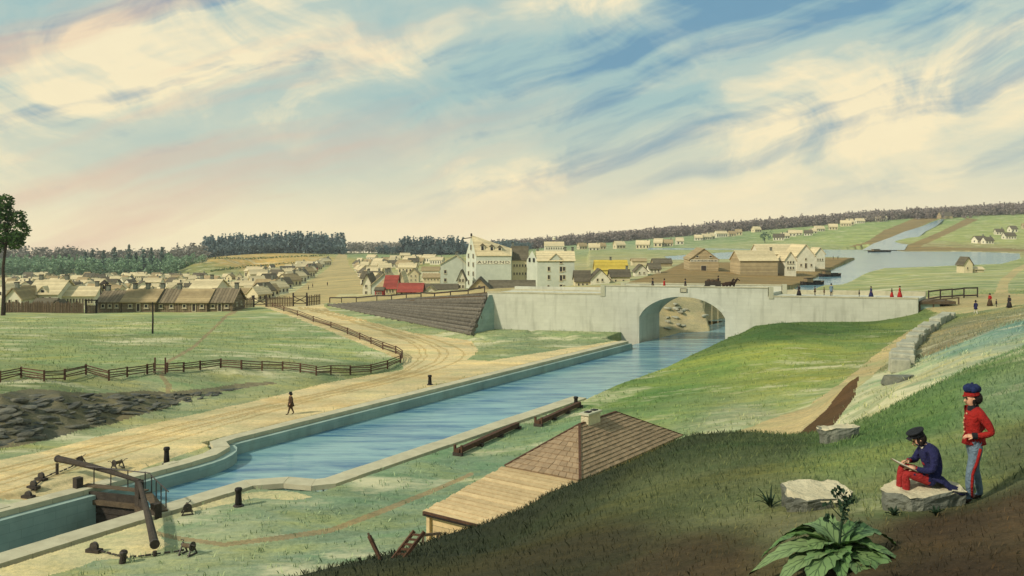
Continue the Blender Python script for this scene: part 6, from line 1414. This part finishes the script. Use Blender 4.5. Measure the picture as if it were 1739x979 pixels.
# ------------------------------------------------------------------ people
mat('skin', (214, 168, 136), (198, 150, 120), scale=6, bump=.03, rough=.6); mat('hair', (30, 24, 20), (44, 34, 28), scale=12, bump=.3)
mat('red_cloth', (176, 40, 34), (146, 32, 28), scale=5, bump=.5, bscale=13); mat('navy_cloth', (44, 46, 92), (32, 34, 70), scale=5, bump=.5, bscale=13); mat('grey_trouser', (118, 138, 152), (96, 116, 132), scale=5, bump=.5, bscale=13)
mat('crimson_trouser', (178, 52, 50), (150, 40, 40), scale=5, bump=.5, bscale=13); mat('blue_felt', (34, 48, 92), (24, 34, 68), scale=9, bump=.25); mat('black_felt', (24, 26, 30), (36, 38, 42), scale=9, bump=.2); mat('boot', (40, 30, 26), (56, 40, 32), scale=9, bump=.1, rough=.5)
mat('white_cloth', (220, 214, 196), (200, 194, 176), scale=8, bump=.1); mat('brown_cloth', (84, 66, 46), (66, 50, 36), scale=8, bump=.2); mat('black_cloth', (36, 34, 36), (50, 46, 46), scale=8, bump=.2); mat('paper', (232, 224, 200), (220, 212, 188), scale=8, bump=.02)
mat('horse_coat', (58, 42, 32), (44, 32, 26), scale=5, bump=.1)
def skin(name, J, E, mats, classify, parent, sub=2):
    names = list(J); me = bpy.data.meshes.new('tmp'); me.from_pydata([J[n][0] for n in names], [(names.index(a), names.index(b)) for a, b in E], [])
    ob_ = bpy.data.objects.new('tmp', me); C.objects.link(ob_); ob_.modifiers.new('skin', 'SKIN'); sv = me.skin_vertices[0].data
    for i, n in enumerate(names):
        rr = J[n][1]; sv[i].radius = rr if isinstance(rr, tuple) else (rr, rr); sv[i].use_root = (i == 0)
    s = ob_.modifiers.new('sub', 'SUBSURF'); s.levels = s.render_levels = sub
    dg = bpy.context.evaluated_depsgraph_get(); dg.update(); m2 = bpy.data.meshes.new_from_object(ob_.evaluated_get(dg)); m2.name = name; bpy.data.objects.remove(ob_); m2.materials.clear()
    for m in mats: m2.materials.append(M[m])
    for pl in m2.polygons: pl.material_index = classify(pl.center); pl.use_smooth = True
    return link(name, m2, parent)
def hand(parent, at, d, up, m='skin', s=1.0, curl=.6):
    """palm with four unequal bent fingers and a thumb leaving its side"""
    d = Vector(d).normalized(); up = Vector(up); sd_ = d.cross(up).normalized(); up = sd_.cross(d).normalized(); at = Vector(at); mb = MB()
    ax = Matrix((d, sd_, up)).transposed(); mb.box(at+d*.042*s, (.09*s, .08*s, .028*s), ax=ax)
    for i, l in enumerate((.062, .074, .070, .055)):
        b = at+d*.085*s+sd_*(-.030+.020*i)*s; p1 = b+d*l*.5*s-up*.008*curl; p2 = p1+d*l*.35*s-up*.030*curl*s; p3 = p2+d*l*.15*s-up*.030*curl*s; mb.tube([b-d*.01, p1, p2, p3], [.0095*s, .009*s, .008*s, .006*s], 6)
    b = at+d*.025*s-sd_*.04*s; mb.tube([b, b+d*.03*s-sd_*.022*s-up*.008, b+d*.06*s-sd_*.024*s-up*.022], [.012*s, .011*s, .008*s], 6); mb.build('hand', M[m], parent, smooth=True)
def ico(mb, c_, s, ax=None, n=10, k=7):
    prof = [(max(.02, math.sin(math.pi*i/k)), -math.cos(math.pi*i/k)) for i in range(k+1)]; o = len(mb.v); mb.lathe((0, 0, 0), prof, n)
    for i in range(o, len(mb.v)):
        p = Vector((mb.v[i][0]*s[0], mb.v[i][1]*s[1], mb.v[i][2]*s[2])); mb.v[i] = tuple((ax @ p if ax else p)+Vector(c_))
def face(parent, c_, ax, s=1.0):
    """nose, eyes, brows, mouth, ears on a head centred at c_, looking along ax's x"""
    c_ = Vector(c_); T = lambda x, y, z: c_+ax @ (Vector((x, y, z))*s)
    mb = MB(); mb.add([T(.088, 0, .025), T(.09, .016, -.02), T(.09, -.016, -.02), T(.122, 0, -.018), T(.092, 0, -.032)], [(0, 1, 3), (0, 3, 2), (1, 4, 3), (2, 3, 4)]); mb.build('nose', M['skin'], parent)
    for q_ in (-1, 1):
        mb = MB(); ico(mb, T(.088, q_*.034, .018), (.010*s, .014*s, .008*s), None, 8, 5); mb.build('eye', M['black_felt'], parent, smooth=True)
        mb = MB(); mb.bar(T(.093, q_*.016, .038), T(.084, q_*.054, .036), .012*s, .010*s); mb.build('eyebrow', M['hair'], parent)
        mb = MB(); ico(mb, T(.0, q_*.088, -.005), (.020*s, .011*s, .030*s), None, 8, 5); mb.build('ear', M['skin'], parent, smooth=True)
    mb = MB(); mb.bar(T(.092, -.024, -.052), T(.092, .024, -.052), .012*s, .008*s); mb.build('mouth', M['red_cloth'], parent)

# --- soldier standing (looks to the left)
p = P(1654, 851, dmin=9, dmax=22); so_ = thing('person', 'standing soldier in red jacket, blue grey striped trousers and dark blue bonnet', 'person', p-Vector((0, 0, .01)), math.pi)
J = {'pelvis': ((0, 0, .92), (.15, .12)), 'waist': ((.02, 0, 1.06), (.145, .115)), 'chest': ((.03, 0, 1.27), (.17, .135)), 'nb': ((0, 0, 1.41), (.10, .085)), 'neck': ((.015, 0, 1.465), (.056, .056)), 'jaw': ((.05, 0, 1.535), (.072, .078)), 'head': ((.04, 0, 1.60), (.086, .098)), 'crown': ((.03, 0, 1.665), (.07, .075)),
     'hl': ((.0, .085, .84), (.100, .105)), 'tl': ((.05, .095, .66), (.09, .095)), 'kl': ((.11, .10, .47), (.066, .070)), 'cl': ((.12, .10, .30), (.066, .068)), 'al': ((.11, .10, .095), (.050, .052)), 'bl': ((.16, .105, .05), (.046, .05)), 'fl': ((.27, .12, .035), (.034, .045)),
     'hr': ((-.02, -.085, .84), (.100, .105)), 'tr': ((-.05, -.095, .66), (.09, .095)), 'kr': ((-.07, -.10, .47), (.066, .070)), 'cr': ((-.11, -.10, .30), (.066, .068)), 'ar': ((-.15, -.10, .095), (.050, .052)), 'br': ((-.10, -.105, .05), (.046, .05)), 'fr': ((.01, -.12, .035), (.034, .045)),
     'sl': ((-.01, .165, 1.37), (.078, .078)), 'ul': ((-.09, .235, 1.24), (.064, .064)), 'el': ((-.14, .265, 1.11), (.056, .056)), 'll': ((-.02, .235, 1.07), (.050, .050)), 'wl': ((.09, .185, 1.05), (.038, .038)),
     'sr': ((-.02, -.165, 1.37), (.078, .078)), 'ur': ((-.16, -.215, 1.27), (.070, .070)), 'er': ((-.27, -.21, 1.15), (.062, .062)), 'lr': ((-.18, -.19, 1.05), (.052, .052)), 'wr': ((-.07, -.16, .99), (.038, .038))}
E = [('pelvis', 'waist'), ('waist', 'chest'), ('chest', 'nb'), ('nb', 'neck'), ('neck', 'jaw'), ('jaw', 'head'), ('head', 'crown'), ('pelvis', 'hl'), ('hl', 'tl'), ('tl', 'kl'), ('kl', 'cl'), ('cl', 'al'), ('al', 'bl'), ('bl', 'fl'), ('pelvis', 'hr'), ('hr', 'tr'), ('tr', 'kr'), ('kr', 'cr'), ('cr', 'ar'), ('ar', 'br'), ('br', 'fr'), ('nb', 'sl'), ('sl', 'ul'), ('ul', 'el'), ('el', 'll'), ('ll', 'wl'), ('nb', 'sr'), ('sr', 'ur'), ('ur', 'er'), ('er', 'lr'), ('lr', 'wr')]
def cls(c_):
    if c_.z > 1.475 and abs(c_.y) < .13: return 0
    if c_.z > .955 or (c_.x < -.13 and c_.z > .9): return 1
    return 2 if c_.z > .085 else 3
skin('body', J, E, ['skin', 'red_cloth', 'grey_trouser', 'boot'], cls, so_)
hand(so_, (.09, .185, 1.05), (.9, -.35, -.05), (0, .4, 1)); hand(so_, (-.07, -.16, .99), (.8, .2, -.4), (0, -1, .2))
mb = MB(); mb.lathe((0, 0, 0), [(.050, -.02), (.052, .05), (.046, .055)], 12); o = mb.build('cuff', M['black_felt'], so_, loc=(.07, .195, 1.052)); o.rotation_euler = (0, R(90), R(-20))
mb = MB(); mb.lathe((0, 0, 1.405), [(.088, 0), (.085, .045), (.070, .085), (.066, .088)], 14); mb.build('collar', M['black_felt'], so_, loc=(.008, 0, 0))
mb = MB()      # jacket skirt
for i in range(16):
    a = 2*math.pi*i/16
prof = [(.150, .99), (.155, .93), (.168, .875), (.160, .872)]; mb.lathe((0, 0, 0), prof, 18); o = mb.build('jacket_hem', M['red_cloth'], so_, smooth=True, loc=(.0, 0, .02)); o.scale = (1.05, .95, 1)
for y in (1.08, 1.15, 1.22, 1.29, 1.36):
    mb = MB(); ico(mb, (.172-.55*max(0, y-1.27)-.12*max(0, 1.2-y), .02, y), (.012, .014, .014)); mb.build('button', M['pale_plank'], so_)
# trouser stripe following the outside of the near leg
sp = [(.0, .195, .86), (.05, .195, .66), (.11, .175, .47), (.12, .172, .30), (.11, .156, .11)]
mb = MB(); mb.tube(sp, [.022, .022, .020, .020, .018], 6); mb.build('trouser_stripe', M['red_cloth'], so_, smooth=True)
axh = Matrix.Rotation(R(12), 3, 'Y'); face(so_, (.045, 0, 1.585), axh)
mb = MB(); ico(mb, (-.005, 0, 1.60), (.098, .102, .108), axh, 14, 9); hr_ = mb.build('hair', M['hair'], so_, smooth=True); hr_.location = (-.022, 0, -.005)
for s in (-1, 1):
    mb = MB(); ico(mb, (.045, s*.092, 1.545), (.026, .012, .05)); mb.build('sideburn', M['hair'], so_, smooth=True)
mb = MB(); mb.lathe((0, 0, 0), [(.106, 0), (.112, .01), (.112, .045), (.106, .05)], 18); hb = mb.build('hat_band', M['red_cloth'], so_, loc=(.03, 0, 1.635)); hb.rotation_euler = (0, R(6), 0)
mb = MB()
for i in range(9):
    a = 2*math.pi*i/9; ico(mb, (.03+.072*math.cos(a), .07*math.sin(a), 1.735+.012*(i % 2)), (.062, .058, .062), None, 9, 6)
ico(mb, (.03, 0, 1.76), (.09, .09, .055), None, 10, 6); mb.build('bonnet', M['blue_felt'], so_, smooth=True)
mb = MB(); ico(mb, (.03, 0, 1.815), (.022, .022, .02)); mb.build('pompom', M['blue_felt'], so_, smooth=True)
mb = MB(); mb.add([(.115, -.06, 1.645), (.165, -.03, 1.625), (.165, .03, 1.625), (.115, .06, 1.645), (.115, -.06, 1.637), (.165, -.03, 1.617), (.165, .03, 1.617), (.115, .06, 1.637)], [(0, 1, 2, 3), (7, 6, 5, 4), (0, 4, 5, 1), (1, 5, 6, 2), (2, 6, 7, 3), (3, 7, 4, 0)]); mb.build('hat_peak', M['red_cloth'], so_)

# --- sketching man seated on the boulder (looks down to the left)
bpy.context.view_layer.update()
sb_ = Vector(SEAT.location); k = sb_.y/F
seat = sb_+Vector(((1588-1568)*k, .02, .335))
si = thing('person', 'man in long navy coat and crimson trousers seated sketching on a boulder', 'person', seat, math.pi)
J = {'pelvis': ((0, 0, .10), (.15, .14)), 'waist': ((.0, 0, .25), (.145, .12)), 'chest': ((.07, 0, .44), (.17, .135)), 'nb': ((.12, 0, .565), (.10, .085)), 'neck': ((.165, 0, .615), (.056, .056)), 'jaw': ((.235, 0, .645), (.072, .078)), 'head': ((.25, 0, .71), (.086, .098)), 'crown': ((.255, 0, .775), (.07, .075)),
     'hl': ((.10, .095, .10), (.105, .105)), 'tl': ((.28, .10, .16), (.09, .09)), 'kl': ((.48, .085, .20), (.070, .070)), 'cl': ((.46, .07, .02), (.062, .062)), 'al': ((.47, .06, -.20), (.046, .046)), 'fl': ((.56, .06, -.245), (.036, .044)),
     'hr': ((.10, -.095, .10), (.105, .105)), 'tr': ((.28, -.09, .20), (.09, .09)), 'kr': ((.47, -.06, .27), (.070, .070)), 'cr': ((.50, -.04, .08), (.062, .062)), 'ar': ((.52, -.05, -.14), (.046, .046)), 'fr': ((.63, -.05, -.20), (.036, .044)),
     'sl': ((.085, .17, .53), (.080, .080)), 'ul': ((.10, .22, .42), (.066, .066)), 'el': ((.14, .235, .285), (.056, .056)), 'll': ((.25, .20, .27), (.050, .050)), 'wl': ((.345, .12, .285), (.036, .036)),
     'sr': ((.085, -.17, .53), (.080, .080)), 'ur': ((.14, -.22, .43), (.066, .066)), 'er': ((.20, -.235, .32), (.056, .056)), 'lr': ((.28, -.19, .33), (.048, .048)), 'wr': ((.36, -.11, .345), (.036, .036))}
E = [e for e in E if e[0] not in ('al', 'bl', 'ar', 'br')]+[('al', 'fl'), ('ar', 'fr')]
def cls2(c_):
    if c_.z > .63 and c_.x > .15: return 0
    arm = abs(c_.y) > .16 and c_.z > .2
    if arm or (c_.x < .165 and c_.z > .02) or c_.z > .37: return 1
    if abs(c_.y) > .135 and c_.z > .235 and c_.x < .33: return 1
    return 2 if c_.z > -.17 else 3
skin('body', J, E, ['skin', 'navy_cloth', 'crimson_trouser', 'boot'], cls2, si)
hand(si, (.345, .12, .29), (.85, -.4, .05), (.1, .3, 1)); hand(si, (.36, -.11, .345), (.8, .45, -.1), (.1, -.2, 1))
mb = MB()       # coat skirts spread over the rock behind him
vs = []; cols = 9
for i, (x, z, w_) in enumerate(((.07, .22, .20), (-.09, .14, .225), (-.20, .02, .24), (-.30, -.02, .22), (-.40, -.035, .18))):
    for j in range(cols):
        a = -1+2*j/(cols-1); vs.append((x-.03*math.cos(a*1.5)+.05*abs(a)**2*(1 if i < 3 else -.2), w_*a, z+.012*math.sin(j*2.3+i)-(.06*abs(a)**3)))
mb.add(vs, [(i*cols+j, i*cols+j+1, (i+1)*cols+j+1, (i+1)*cols+j) for i in range(4) for j in range(cols-1)]); o = mb.build('coat_skirt', M['navy_cloth'], si, smooth=True); sm_ = o.modifiers.new('solid', 'SOLIDIFY'); sm_.thickness = .03
axh = Matrix.Rotation(R(32), 3, 'Y'); face(si, (.245, 0, .69), axh)
mb = MB(); ico(mb, (0, 0, 0), (.098, .102, .105), None, 14, 9); mb.build('hair', M['hair'], si, smooth=True, loc=(.222, 0, .705))
mb = MB(); ico(mb, (.24, .092, .655), (.030, .012, .045)); mb.build('sideburn', M['hair'], si, smooth=True)
mb = MB(); mb.lathe((0, 0, 0), [(.100, 0), (.108, .015), (.108, .05), (.135, .075), (.135, .09), (.05, .105)], 18); o = mb.build('cap', M['black_felt'], si, smooth=False, loc=(.262, 0, .745)); o.rotation_euler = (0, R(26), 0)
mb = MB(); mb.box((0, 0, 0), (.085, .15, .012)); o = mb.build('cap_peak', M['black_felt'], si, loc=(.375, 0, .715)); o.rotation_euler = (0, R(45), 0); bevel(o, .03, 2)
mb = MB(); mb.lathe((0, 0, 0), [(.075, -.025), (.070, .025), (.064, .028)], 14); o = mb.build('collar', M['white_cloth'], si, loc=(.145, 0, .598)); o.rotation_euler = (0, R(40), 0)
bk_ = thing('sketch_board', 'white sketching board held on the seated man knees', 'drawing board', seat+Vector((-.46, 0, .30)), math.pi); mb = MB(); mb.box((0, 0, 0), (.30, .34, .014)); o = mb.build('board', M['old_wood'], bk_); o.rotation_euler = (0, R(-24), 0)
mb = MB(); mb.box((0, 0, .010), (.27, .31, .004)); o = mb.build('paper', M['paper'], bk_); o.rotation_euler = (0, R(-24), 0)
pn_ = thing('pencil', 'thin pencil in the seated man hand over the board', 'pencil', seat+Vector((-.44, -.02, .34)), math.pi); mb = MB(); mb.tube([(-.05, .02, .07), (.04, 0, .01)], [.006, .006], 6); mb.build('shaft', M['brown_wood'], pn_); mb = MB(); mb.tube([(.04, 0, .01), (.055, -.003, 0)], [.006, .001], 6); mb.build('point', M['iron'], pn_)

# --- small figures
def figure(p, rz, h, coat, legs, label, hat='black_felt', dress=False, stride=.12, group=None, hatw=.15):
    r = thing('person', label, 'person', p, rz, group); s = h/1.75; S_ = lambda *a: tuple(x*s for x in a); g = lambda a, b: (a*s, b*s)
    J = {'pelvis': (S_(0, 0, .92), g(.16, .17)), 'chest': (S_(.01, 0, 1.27), g(.17, .17)), 'nb': (S_(0, 0, 1.42), g(.08, .1)), 'neck': (S_(.01, 0, 1.48), g(.055, .055)), 'head': (S_(.03, 0, 1.60), g(.10, .095)), 'crown': (S_(.02, 0, 1.68), g(.07, .07)),
         'kl': (S_(stride*.5, .09, .48), g(.065, .065)), 'al': (S_(stride, .09, .07), g(.045, .045)), 'fl': (S_(stride+.14, .09, .035), g(.04, .045)), 'kr': (S_(-stride*.3, -.09, .48), g(.065, .065)), 'ar': (S_(-stride, -.09, .07), g(.045, .045)), 'fr': (S_(-stride+.14, -.09, .035), g(.04, .045)),
         'sl': (S_(0, .18, 1.38), g(.07, .07)), 'el': (S_(-.06, .25, 1.12), g(.052, .052)), 'wl': (S_(.08, .22, .90), g(.036, .036)), 'hl': (S_(.12, .21, .82), g(.034, .03)), 'sr': (S_(0, -.18, 1.38), g(.07, .07)), 'er': (S_(-.04, -.25, 1.12), g(.052, .052)), 'wr': (S_(.12, -.2, .94), g(.036, .036)), 'hr': (S_(.17, -.18, .87), g(.034, .03))}
    E_ = [('pelvis', 'chest'), ('chest', 'nb'), ('nb', 'neck'), ('neck', 'head'), ('head', 'crown'), ('pelvis', 'kl'), ('kl', 'al'), ('al', 'fl'), ('pelvis', 'kr'), ('kr', 'ar'), ('ar', 'fr'), ('nb', 'sl'), ('sl', 'el'), ('el', 'wl'), ('wl', 'hl'), ('nb', 'sr'), ('sr', 'er'), ('er', 'wr'), ('wr', 'hr')]
    def c3(c_):
        z = c_.z/s; ay = abs(c_.y/s)
        if z > 1.47 or (ay > .165 and z < .92 and z > .7): return 0
        return 1 if z > .88 else (2 if z > .08 else 3)
    skin('body', J, E_, ['skin', coat, legs, 'boot'], c3, r, 1)
    mb = MB(); ico(mb, S_(-.005, 0, 1.615), (.108*s, .105*s, .10*s)); mb.build('hair', M['hair'], r, smooth=True)
    if dress:
        mb = MB(); mb.lathe((0, 0, 0), [(.14*s, 1.08*s), (.17*s, .95*s), (.30*s, .5*s), (.40*s, .03*s), (.36*s, .03*s)], 14); mb.build('skirt', M[legs], r, smooth=True)
        mb = MB(); mb.lathe(S_(.0, 0, 1.62), [(.13*s, -.04*s), (.15*s, .02*s), (.12*s, .1*s), (.04*s, .14*s)], 12); mb.build('bonnet', M[hat], r, smooth=True)
    else:
        mb = MB(); mb.lathe((0, 0, 0), [(.15*s, 1.0*s), (.18*s, .9*s), (.23*s, .66*s), (.20*s, .66*s)], 12); mb.build('coat_skirt', M[coat], r, smooth=True)
        mb = MB(); mb.lathe(S_(.02, 0, 1.66), [(hatw*s, 0), (hatw*s, .015*s), (.095*s, .02*s), (.10*s, .17*s), (.03*s, .18*s)], 12); mb.build('hat', M[hat], r)
    return r
figure(P(494, 704, dmin=50), R(200), 1.75, 'brown_cloth', 'brown_cloth', 'man in brown coat and top hat walking alone on the towpath', stride=.2).scale = (1.3, 1.35, 1.04)
GB = 'people on and by the bridge'
def onbridge(px, dep, mid): t = bt(px); q_ = BA+BX*t+pn*dep; q_.z = (ZM-.9) if mid else (ZR-.12); return q_
figure(onbridge(1085, 5.0, 1), R(190), 1.7, 'black_cloth', 'black_cloth', 'dark figure above the arch, leftmost on the raised parapet', group=GB)
figure(onbridge(1107, 4.6, 1), R(10), 1.68, 'red_cloth', 'black_cloth', 'figure in red coat on the bridge above the arch', group=GB)
figure(onbridge(1143, 4.8, 1), R(180), 1.7, 'black_cloth', 'brown_cloth', 'dark figure on bridge just left of the horse wagon', group=GB)
figure(onbridge(1344, 4.0, 0), R(200), 1.6, 'black_cloth', 'black_cloth', 'dark figure on bridge at right end of the raised parapet', dress=True, group=GB)
figure(onbridge(1370, 4.6, 0), R(0), 1.3, 'brown_cloth', 'black_cloth', 'short dark figure on bridge left of the tall grey one', group=GB)
figure(onbridge(1385, 5.0, 0), R(180), 1.1, 'brown_cloth', 'brown_cloth', 'small child on bridge right beside the tall grey figure', group=GB)
figure(onbridge(1402, 3.4, 0), R(250), 1.78, 'grey_trouser', 'brown_cloth', 'tall grey coated man on the lower right half of the bridge', group=GB)
figure(onbridge(1451, 3.2, 0), R(0), .95, 'black_cloth', 'black_cloth', 'tiny dark child on bridge left of the blue coated figure', group=GB)
figure(onbridge(1473, 2.6, 0), R(180), 1.55, 'navy_cloth', 'navy_cloth', 'blue coated woman on the bridge', dress=True, hat='black_felt', group=GB)
figure(onbridge(1508, 3.0, 0), R(0), 1.25, 'brown_cloth', 'red_cloth', 'small figure in dull red left of the woman in red', dress=True, group=GB)
figure(onbridge(1523, 2.4, 0), R(160), 1.65, 'red_cloth', 'red_cloth', 'woman in red dress and black bonnet on the bridge', dress=True, hat='black_felt', group=GB)
figure(P(1657, 534, 90, 125), R(90), 1.72, 'navy_cloth', 'white_cloth', 'blue coated figure with pale trousers on the road past the bridge', stride=.22, group=GB, hatw=.28)
figure(P(1681, 520, 100, 140), R(200), 1.7, 'red_cloth', 'brown_cloth', 'woman in dark red on the road past the bridge', dress=True, group=GB)
figure(P(1692, 521, 100, 140), R(0), .95, 'black_cloth', 'black_cloth', 'tiny child beside the woman on the road', group=GB)
figure(P(1714, 523, 100, 140), R(200), 1.6, 'black_cloth', 'black_cloth', 'dark woman at the right end of the road', dress=True, group=GB)
for i, (px, py, lab) in enumerate([(524, 493, 'dark figure on the street nearest the pickets'), (531, 489, 'second dark figure on the street beside the first'), (556, 486, 'lone dark figure farther right on the wide street')]):
    figure(P(px, py, dmin=190), R(40*i), 1.7, 'black_cloth', 'brown_cloth', lab, group='people on the street')
for px, lab in ((1415, 'left of two dark figures on the wharf tip'), (1423, 'right of two dark figures on the wharf tip')):
    q_ = P(px, 441, dmin=300); q_.z = max(q_.z, -.3); figure(q_, 0, 1.75, 'black_cloth', 'black_cloth', lab, group='people on the wharf')
# --- horse wagon on the bridge
def horse(p, rz, label):
    r = thing('horse', label, 'horse', p, rz, 'wagon horses'); 
    J = {'belly': ((0, 0, 1.12), (.30, .28)), 'chest': ((.48, 0, 1.16), (.31, .27)), 'rump': ((-.55, 0, 1.20), (.29, .27)), 'nb': ((.72, 0, 1.38), (.20, .15)), 'nm': ((.92, 0, 1.62), (.15, .11)), 'poll': ((1.05, 0, 1.80), (.12, .10)), 'face': ((1.22, 0, 1.68), (.095, .08)), 'muz': ((1.36, 0, 1.52), (.07, .06)), 'tail': ((-.85, 0, 1.15), (.05, .05)), 'tail2': ((-.95, 0, .6), (.07, .07))}
    E_ = [('belly', 'chest'), ('belly', 'rump'), ('chest', 'nb'), ('nb', 'nm'), ('nm', 'poll'), ('poll', 'face'), ('face', 'muz'), ('rump', 'tail'), ('tail', 'tail2')]
    for n, x, y, b, o in (('a', .48, .16, 'chest', .02), ('b', .50, -.16, 'chest', .14), ('c', -.55, .16, 'rump', -.04), ('d', -.52, -.16, 'rump', .1)):
        kx = x+o*.6; back = -.10 if b == 'rump' else .03
        J['e'+n] = ((x+(.06 if b == 'rump' else 0), y, .88), (.14, .12)); J['k'+n] = ((kx+back, y, .50), (.065, .06)); J['f'+n] = ((kx+(.0 if b == 'rump' else .02), y, .13), (.045, .045)); J['h'+n] = ((kx+.06, y, .045), (.06, .055)); E_ += [(b, 'e'+n), ('e'+n, 'k'+n), ('k'+n, 'f'+n), ('f'+n, 'h'+n)]
    skin('body', J, E_, ['horse_coat', 'tar_black'], lambda c_: 1 if c_.z < .08 or c_.x < -.88 else 0, r, 1)
    for s in (-1, 1):
        mb = MB(); mb.lathe((1.02, s*.06, 1.88), [(.035, 0), (.03, .08), (.004, .16)], 6); mb.build('ear', M['horse_coat'], r)
    mb = MB(); mb.bar((.72, 0, 1.62), (1.0, 0, 1.90), .05, .12); mb.build('mane', M['tar_black'], r)
wz = math.atan2(BX.y, BX.x)
q_ = onbridge(1194, 4.0, 1); wg = thing('wagon', 'dark loaded wagon drawn by horses along the bridge', 'wagon', q_, wz); 
mb = MB(); mb.box((0, 0, .95), (2.3, 1.2, .12)); mb.build('bed', M['dark_wood'], wg)
for s in (-1, 1):
    mb = MB(); mb.box((0, s*.6, 1.25), (2.3, .06, .5)); mb.build('side_board', M['dark_wood'], wg)
    for x in (-.8, .8):
        mb = MB(); rr = .5; mb.lathe((x, s*.74+.04, .5), [(rr-.08, 0), (rr, 0), (rr, .08), (rr-.08, .08), (rr-.08, 0)], 18, Matrix.Rotation(R(90), 3, 'X')); wl_ = mb.build('wheel', M['iron'], wg)
        mb = MB()
        for k_ in range(6):
            a = math.pi*k_/6; mb.bar((x-math.cos(a)*.45, s*.74, .5-math.sin(a)*.45), (x+math.cos(a)*.45, s*.74, .5+math.sin(a)*.45), .04, .04, up=(0, 1, 0))
        mb.build('spokes', M['old_wood'], wl_)
mb = MB(); mb.bar((1.1, 0, .85), (3.0, 0, .95), .07, .07); mb.build('shaft', M['old_wood'], wg)
for i, x in enumerate((-.6, 0, .6)):
    o = MB(); ico(o, (x, .1*(-1)**i, 1.45), (.38, .42, .34)); o.build('sack', M['brown_cloth'], wg, smooth=True)
figure(q_+BX*.8+Vector((0, 0, .75)), wz, 1.5, 'black_cloth', 'black_cloth', 'dark coated driver upright on the front of the wagon', stride=.05)
horse(onbridge(1220, 3.6, 1), wz, 'dark horse in front of the wagon, nearer the viewer'); horse(onbridge(1222, 4.7, 1), wz, 'dark horse in front of the wagon, far side')
# ------------------------------------------------------------------ air
hz = bpy.data.materials.new('air'); hz.use_nodes = True; ht = NT(hz.node_tree); ht.nodes.clear(); pv_ = ht.n('ShaderNodeVolumePrincipled'); pv_.inputs['Color'].default_value = (.90, .94, .97, 1); pv_.inputs['Density'].default_value = .00011; ho = ht.n('ShaderNodeOutputMaterial'); ht.links.new(pv_.outputs[0], ho.inputs['Volume'])
mb = MB(); mb.box((0, 1000, -1), (5000, 2100, 150)); o = mb.build('haze', hz); tag(o, 'thin pale air over the whole valley', 'haze', kind='stuff')
